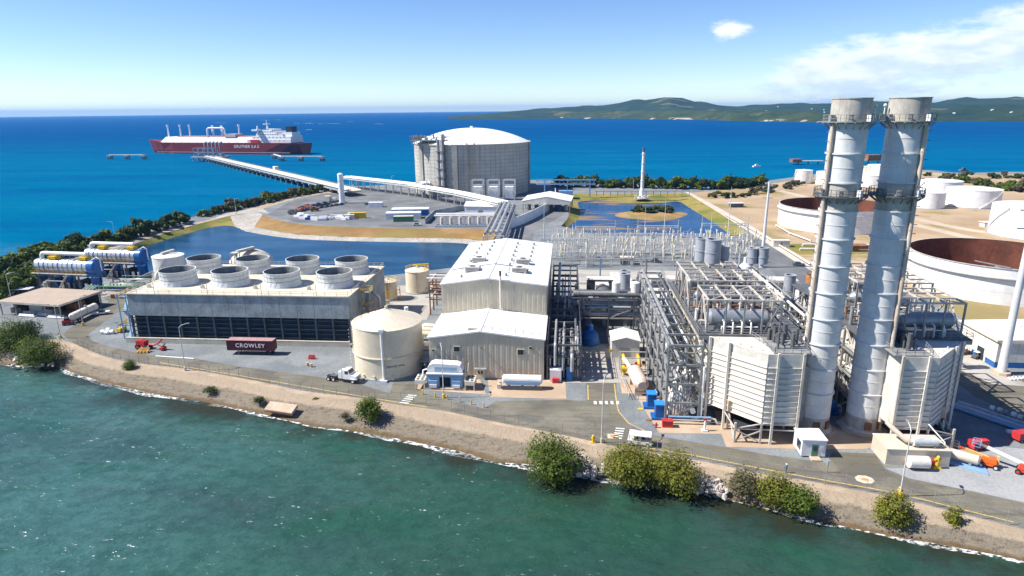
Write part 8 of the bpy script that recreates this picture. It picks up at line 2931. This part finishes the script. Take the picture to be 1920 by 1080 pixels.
TREES = [(1036, 886, 9.6, 8.2, LEAF, 7000, 'large round green tree at the water left of the rocks'), (1178, 904, 9.4, 8.2, LEAF_Y, 7500, 'large yellow-green tree below the white cart, left of the pair'), (1258, 915, 8.4, 7.9, LEAF_Y, 6500, 'large yellow-green tree, right of the pair below the cart'),
         (1395, 925, 5.8, 5.2, LEAF_DRY, 2600, 'sparse yellowing bush right of the white rocks'), (1452, 945, 5.4, 6.2, LEAF_Y, 3400, 'leafy green bush next to the sparse yellowing bush'), (1495, 958, 4.6, 5.4, LEAF, 3000, 'dark green bush at the right of the shore thicket'),
         (1674, 980, 5.4, 6.0, LEAF_Y, 3200, 'yellow-green bush below the lamp post with yellow base'), (1783, 992, 2.4, 4.6, LEAF_Y, 900, 'small thin bush at the right end of the shore'), (693, 782, 5.2, 5.0, LEAF, 3200, 'lone round green bush below the cream tank'),
         (243, 694, 3.0, 3.4, LEAF, 1600, 'small round green bush on the sand left of the lamp post'), (394, 733, 2.8, 1.5, LEAF_D, 700, 'low green shrub on the bank below the container'), (486, 753, 2.4, 1.7, LEAF_D, 700, 'low dark shrub just left of the broken slab'),
         (592, 752, 1.8, 1.2, LEAF_Y, 400, 'low yellowish shrub on the bank right of the broken slab'), (648, 782, 2.0, 1.6, LEAF_DRY, 500, 'low dry shrub left of the lone round bush'),
         (76, 680, 10.0, 8.4, LEAF, 6500, 'dark green tree nearest the water at the western tip'), (22, 658, 11.5, 9.5, LEAF, 7000, 'big dark green tree at the left edge of the photo'), (-40, 650, 11, 9, LEAF, 3500, 'dark green tree just beyond the left edge'), (48, 640, 8, 7, LEAF_D, 4200, 'dark tree between the two big western trees')]
for i, (u, v, w, h, mt, n, lb) in enumerate(TREES):
    z = -1.4 if v > 800 or (v > 640 and u < 200) else -.5
    tree(lb, G(u, v, z), w*1.12, h*1.0, mt, int(n*1.25), .20 if h > 4 else .14, 100+i, lumps=17)
# hedge of sea-side trees: a few crowns shared by many individuals
HM = [crown_mesh('crown', (LEAF_D, LEAF, LEAF_D, LEAF_DRY)[k], 3.4, 3.2, 2.5, 1500, .42, 300+k, 7) for k in range(4)]
TM = trunk_mesh(3.0, .16, 55, .9)
hd = random.Random(31)


def hedge(pts, step, jitter, smin, smax, label, group, kinds):
    q = resample(pts, max(2, int(sum((b-a).length for a, b in zip(pts, pts[1:]))/step)))
    ps = [(p.x+hd.uniform(-jitter, jitter), p.y+hd.uniform(-jitter, jitter)) for p in q]
    ps.sort(key=lambda a: a[0]/a[1])
    for i, (x, y) in enumerate(ps):
        s = hd.uniform(smin, smax)*1.3
        t = thing('hedge_tree', '%s %s' % (ordinal(i+1), label), 'tree', (x, y, -.6), hd.uniform(0, 6), group)
        t.scale = (s*hd.uniform(.9, 1.3), s, s*hd.uniform(.8, 1.15))
        put('trunk', TM, t)
        put('crown', HM[hd.choice(kinds)], t, (0, 0, 2.7))


hedge(smooth_line(px([(-60, 545), (0, 530), (40, 512), (75, 496), (90, 484)]), 3), 2.3, 2.2, .9, 1.45, 'dark tree from the left in the seaward row west of the evaporators', 'trees in the western seaside belt', (0, 1, 2))
hedge(smooth_line(px([(-60, 570), (0, 556), (40, 536), (70, 516)]), 3), 3.0, 1.6, .8, 1.2, 'dark tree from the left in the inner row west of the evaporators', 'trees in the western seaside belt', (0, 1, 2))
hedge(smooth_line(px([(95, 489), (130, 475), (180, 462), (258, 443)]), 3), 3.0, 1.8, .8, 1.25, 'dark tree from the left on the sea dike behind the evaporators', 'trees on the sea dike', (0, 1, 2))
hedge(smooth_line(px([(266, 441), (280, 438), (302, 431), (320, 425), (346, 416)]), 3), 5.2, 1.0, .9, 1.5, 'rounded dark tree from the left on the dike beyond the pond', 'rounded trees on the far dike', (0, 2))
hedge(smooth_line(px([(385, 405), (420, 397), (470, 386), (520, 374), (570, 365), (600, 360)]), 4), 4.2, 1.4, .7, 1.15, 'low seaside shrub from the left along the yard road', 'shrubs along the yard road', (0, 3, 1))
hedge(smooth_line(px([(1050, 350), (1100, 351), (1180, 352), (1260, 353), (1330, 355), (1380, 352), (1420, 346)]), 4), 3.2, 2.0, 1.0, 1.6, 'green tree from the left in the hedge behind the flare pond', 'trees in the hedge behind the flare pond', (0, 1, 2))
hedge(smooth_line(px([(1335, 366), (1370, 372), (1480, 352), (1530, 342)]), 4), 7.0, 4.0, .5, .9, 'low scrub from the left on the dry field behind the pond', 'scrub on the dry field', (3, 0))
hedge(smooth_line(px([(1770, 338), (1820, 343), (1870, 352), (1920, 360), (1990, 362)]), 4), 4.0, 6.0, .7, 1.2, 'green scrub tree from the left in the right field thicket', 'scrub trees on the right field', (0, 1, 3))
hedge(smooth_line(px([(1745, 330), (1830, 333), (1930, 335), (2050, 338)]), 4), 7.0, 5.0, .6, 1.0, 'green scrub tree from the left by the water on the right field', 'scrub trees on the right field', (0, 3))
for k in range(9):
    a = k*.7
    t = thing('island_bush', 'bushy shrub on the small pond island', 'shrub', (ic.x-9+k*2.6, ic.y+4+2.5*math.sin(k*1.7), -1.2), a, 'shrubs on the pond island')
    t.scale = (.9, .9, .95)
    put('trunk', TM, t)
    put('crown', HM[(0, 3, 1)[k % 3]], t, (0, 0, 2.4))

# ================================================================== AIR
hz = MB().box(-31000, -31000, -8, 31000, 31000, 240).build('haze', None)
hm = bpy.data.materials.new('haze')
hm.use_nodes = True
nt = NT(hm.node_tree)
pv = nt.n('ShaderNodeVolumePrincipled', ins={'Color': (0.22, 0.52, 1.0), 'Density': 0.00004, 'Anisotropy': 0.1})
nt.n('ShaderNodeOutputMaterial', ins={1: pv.outputs[0]})
hz.data.materials.append(hm)
tag(hz, 'thin bluish sea air', kind='stuff')
for o in bpy.data.objects:
    if o.parent is None and o.get('label') == '':
        bpy.data.objects.remove(o)
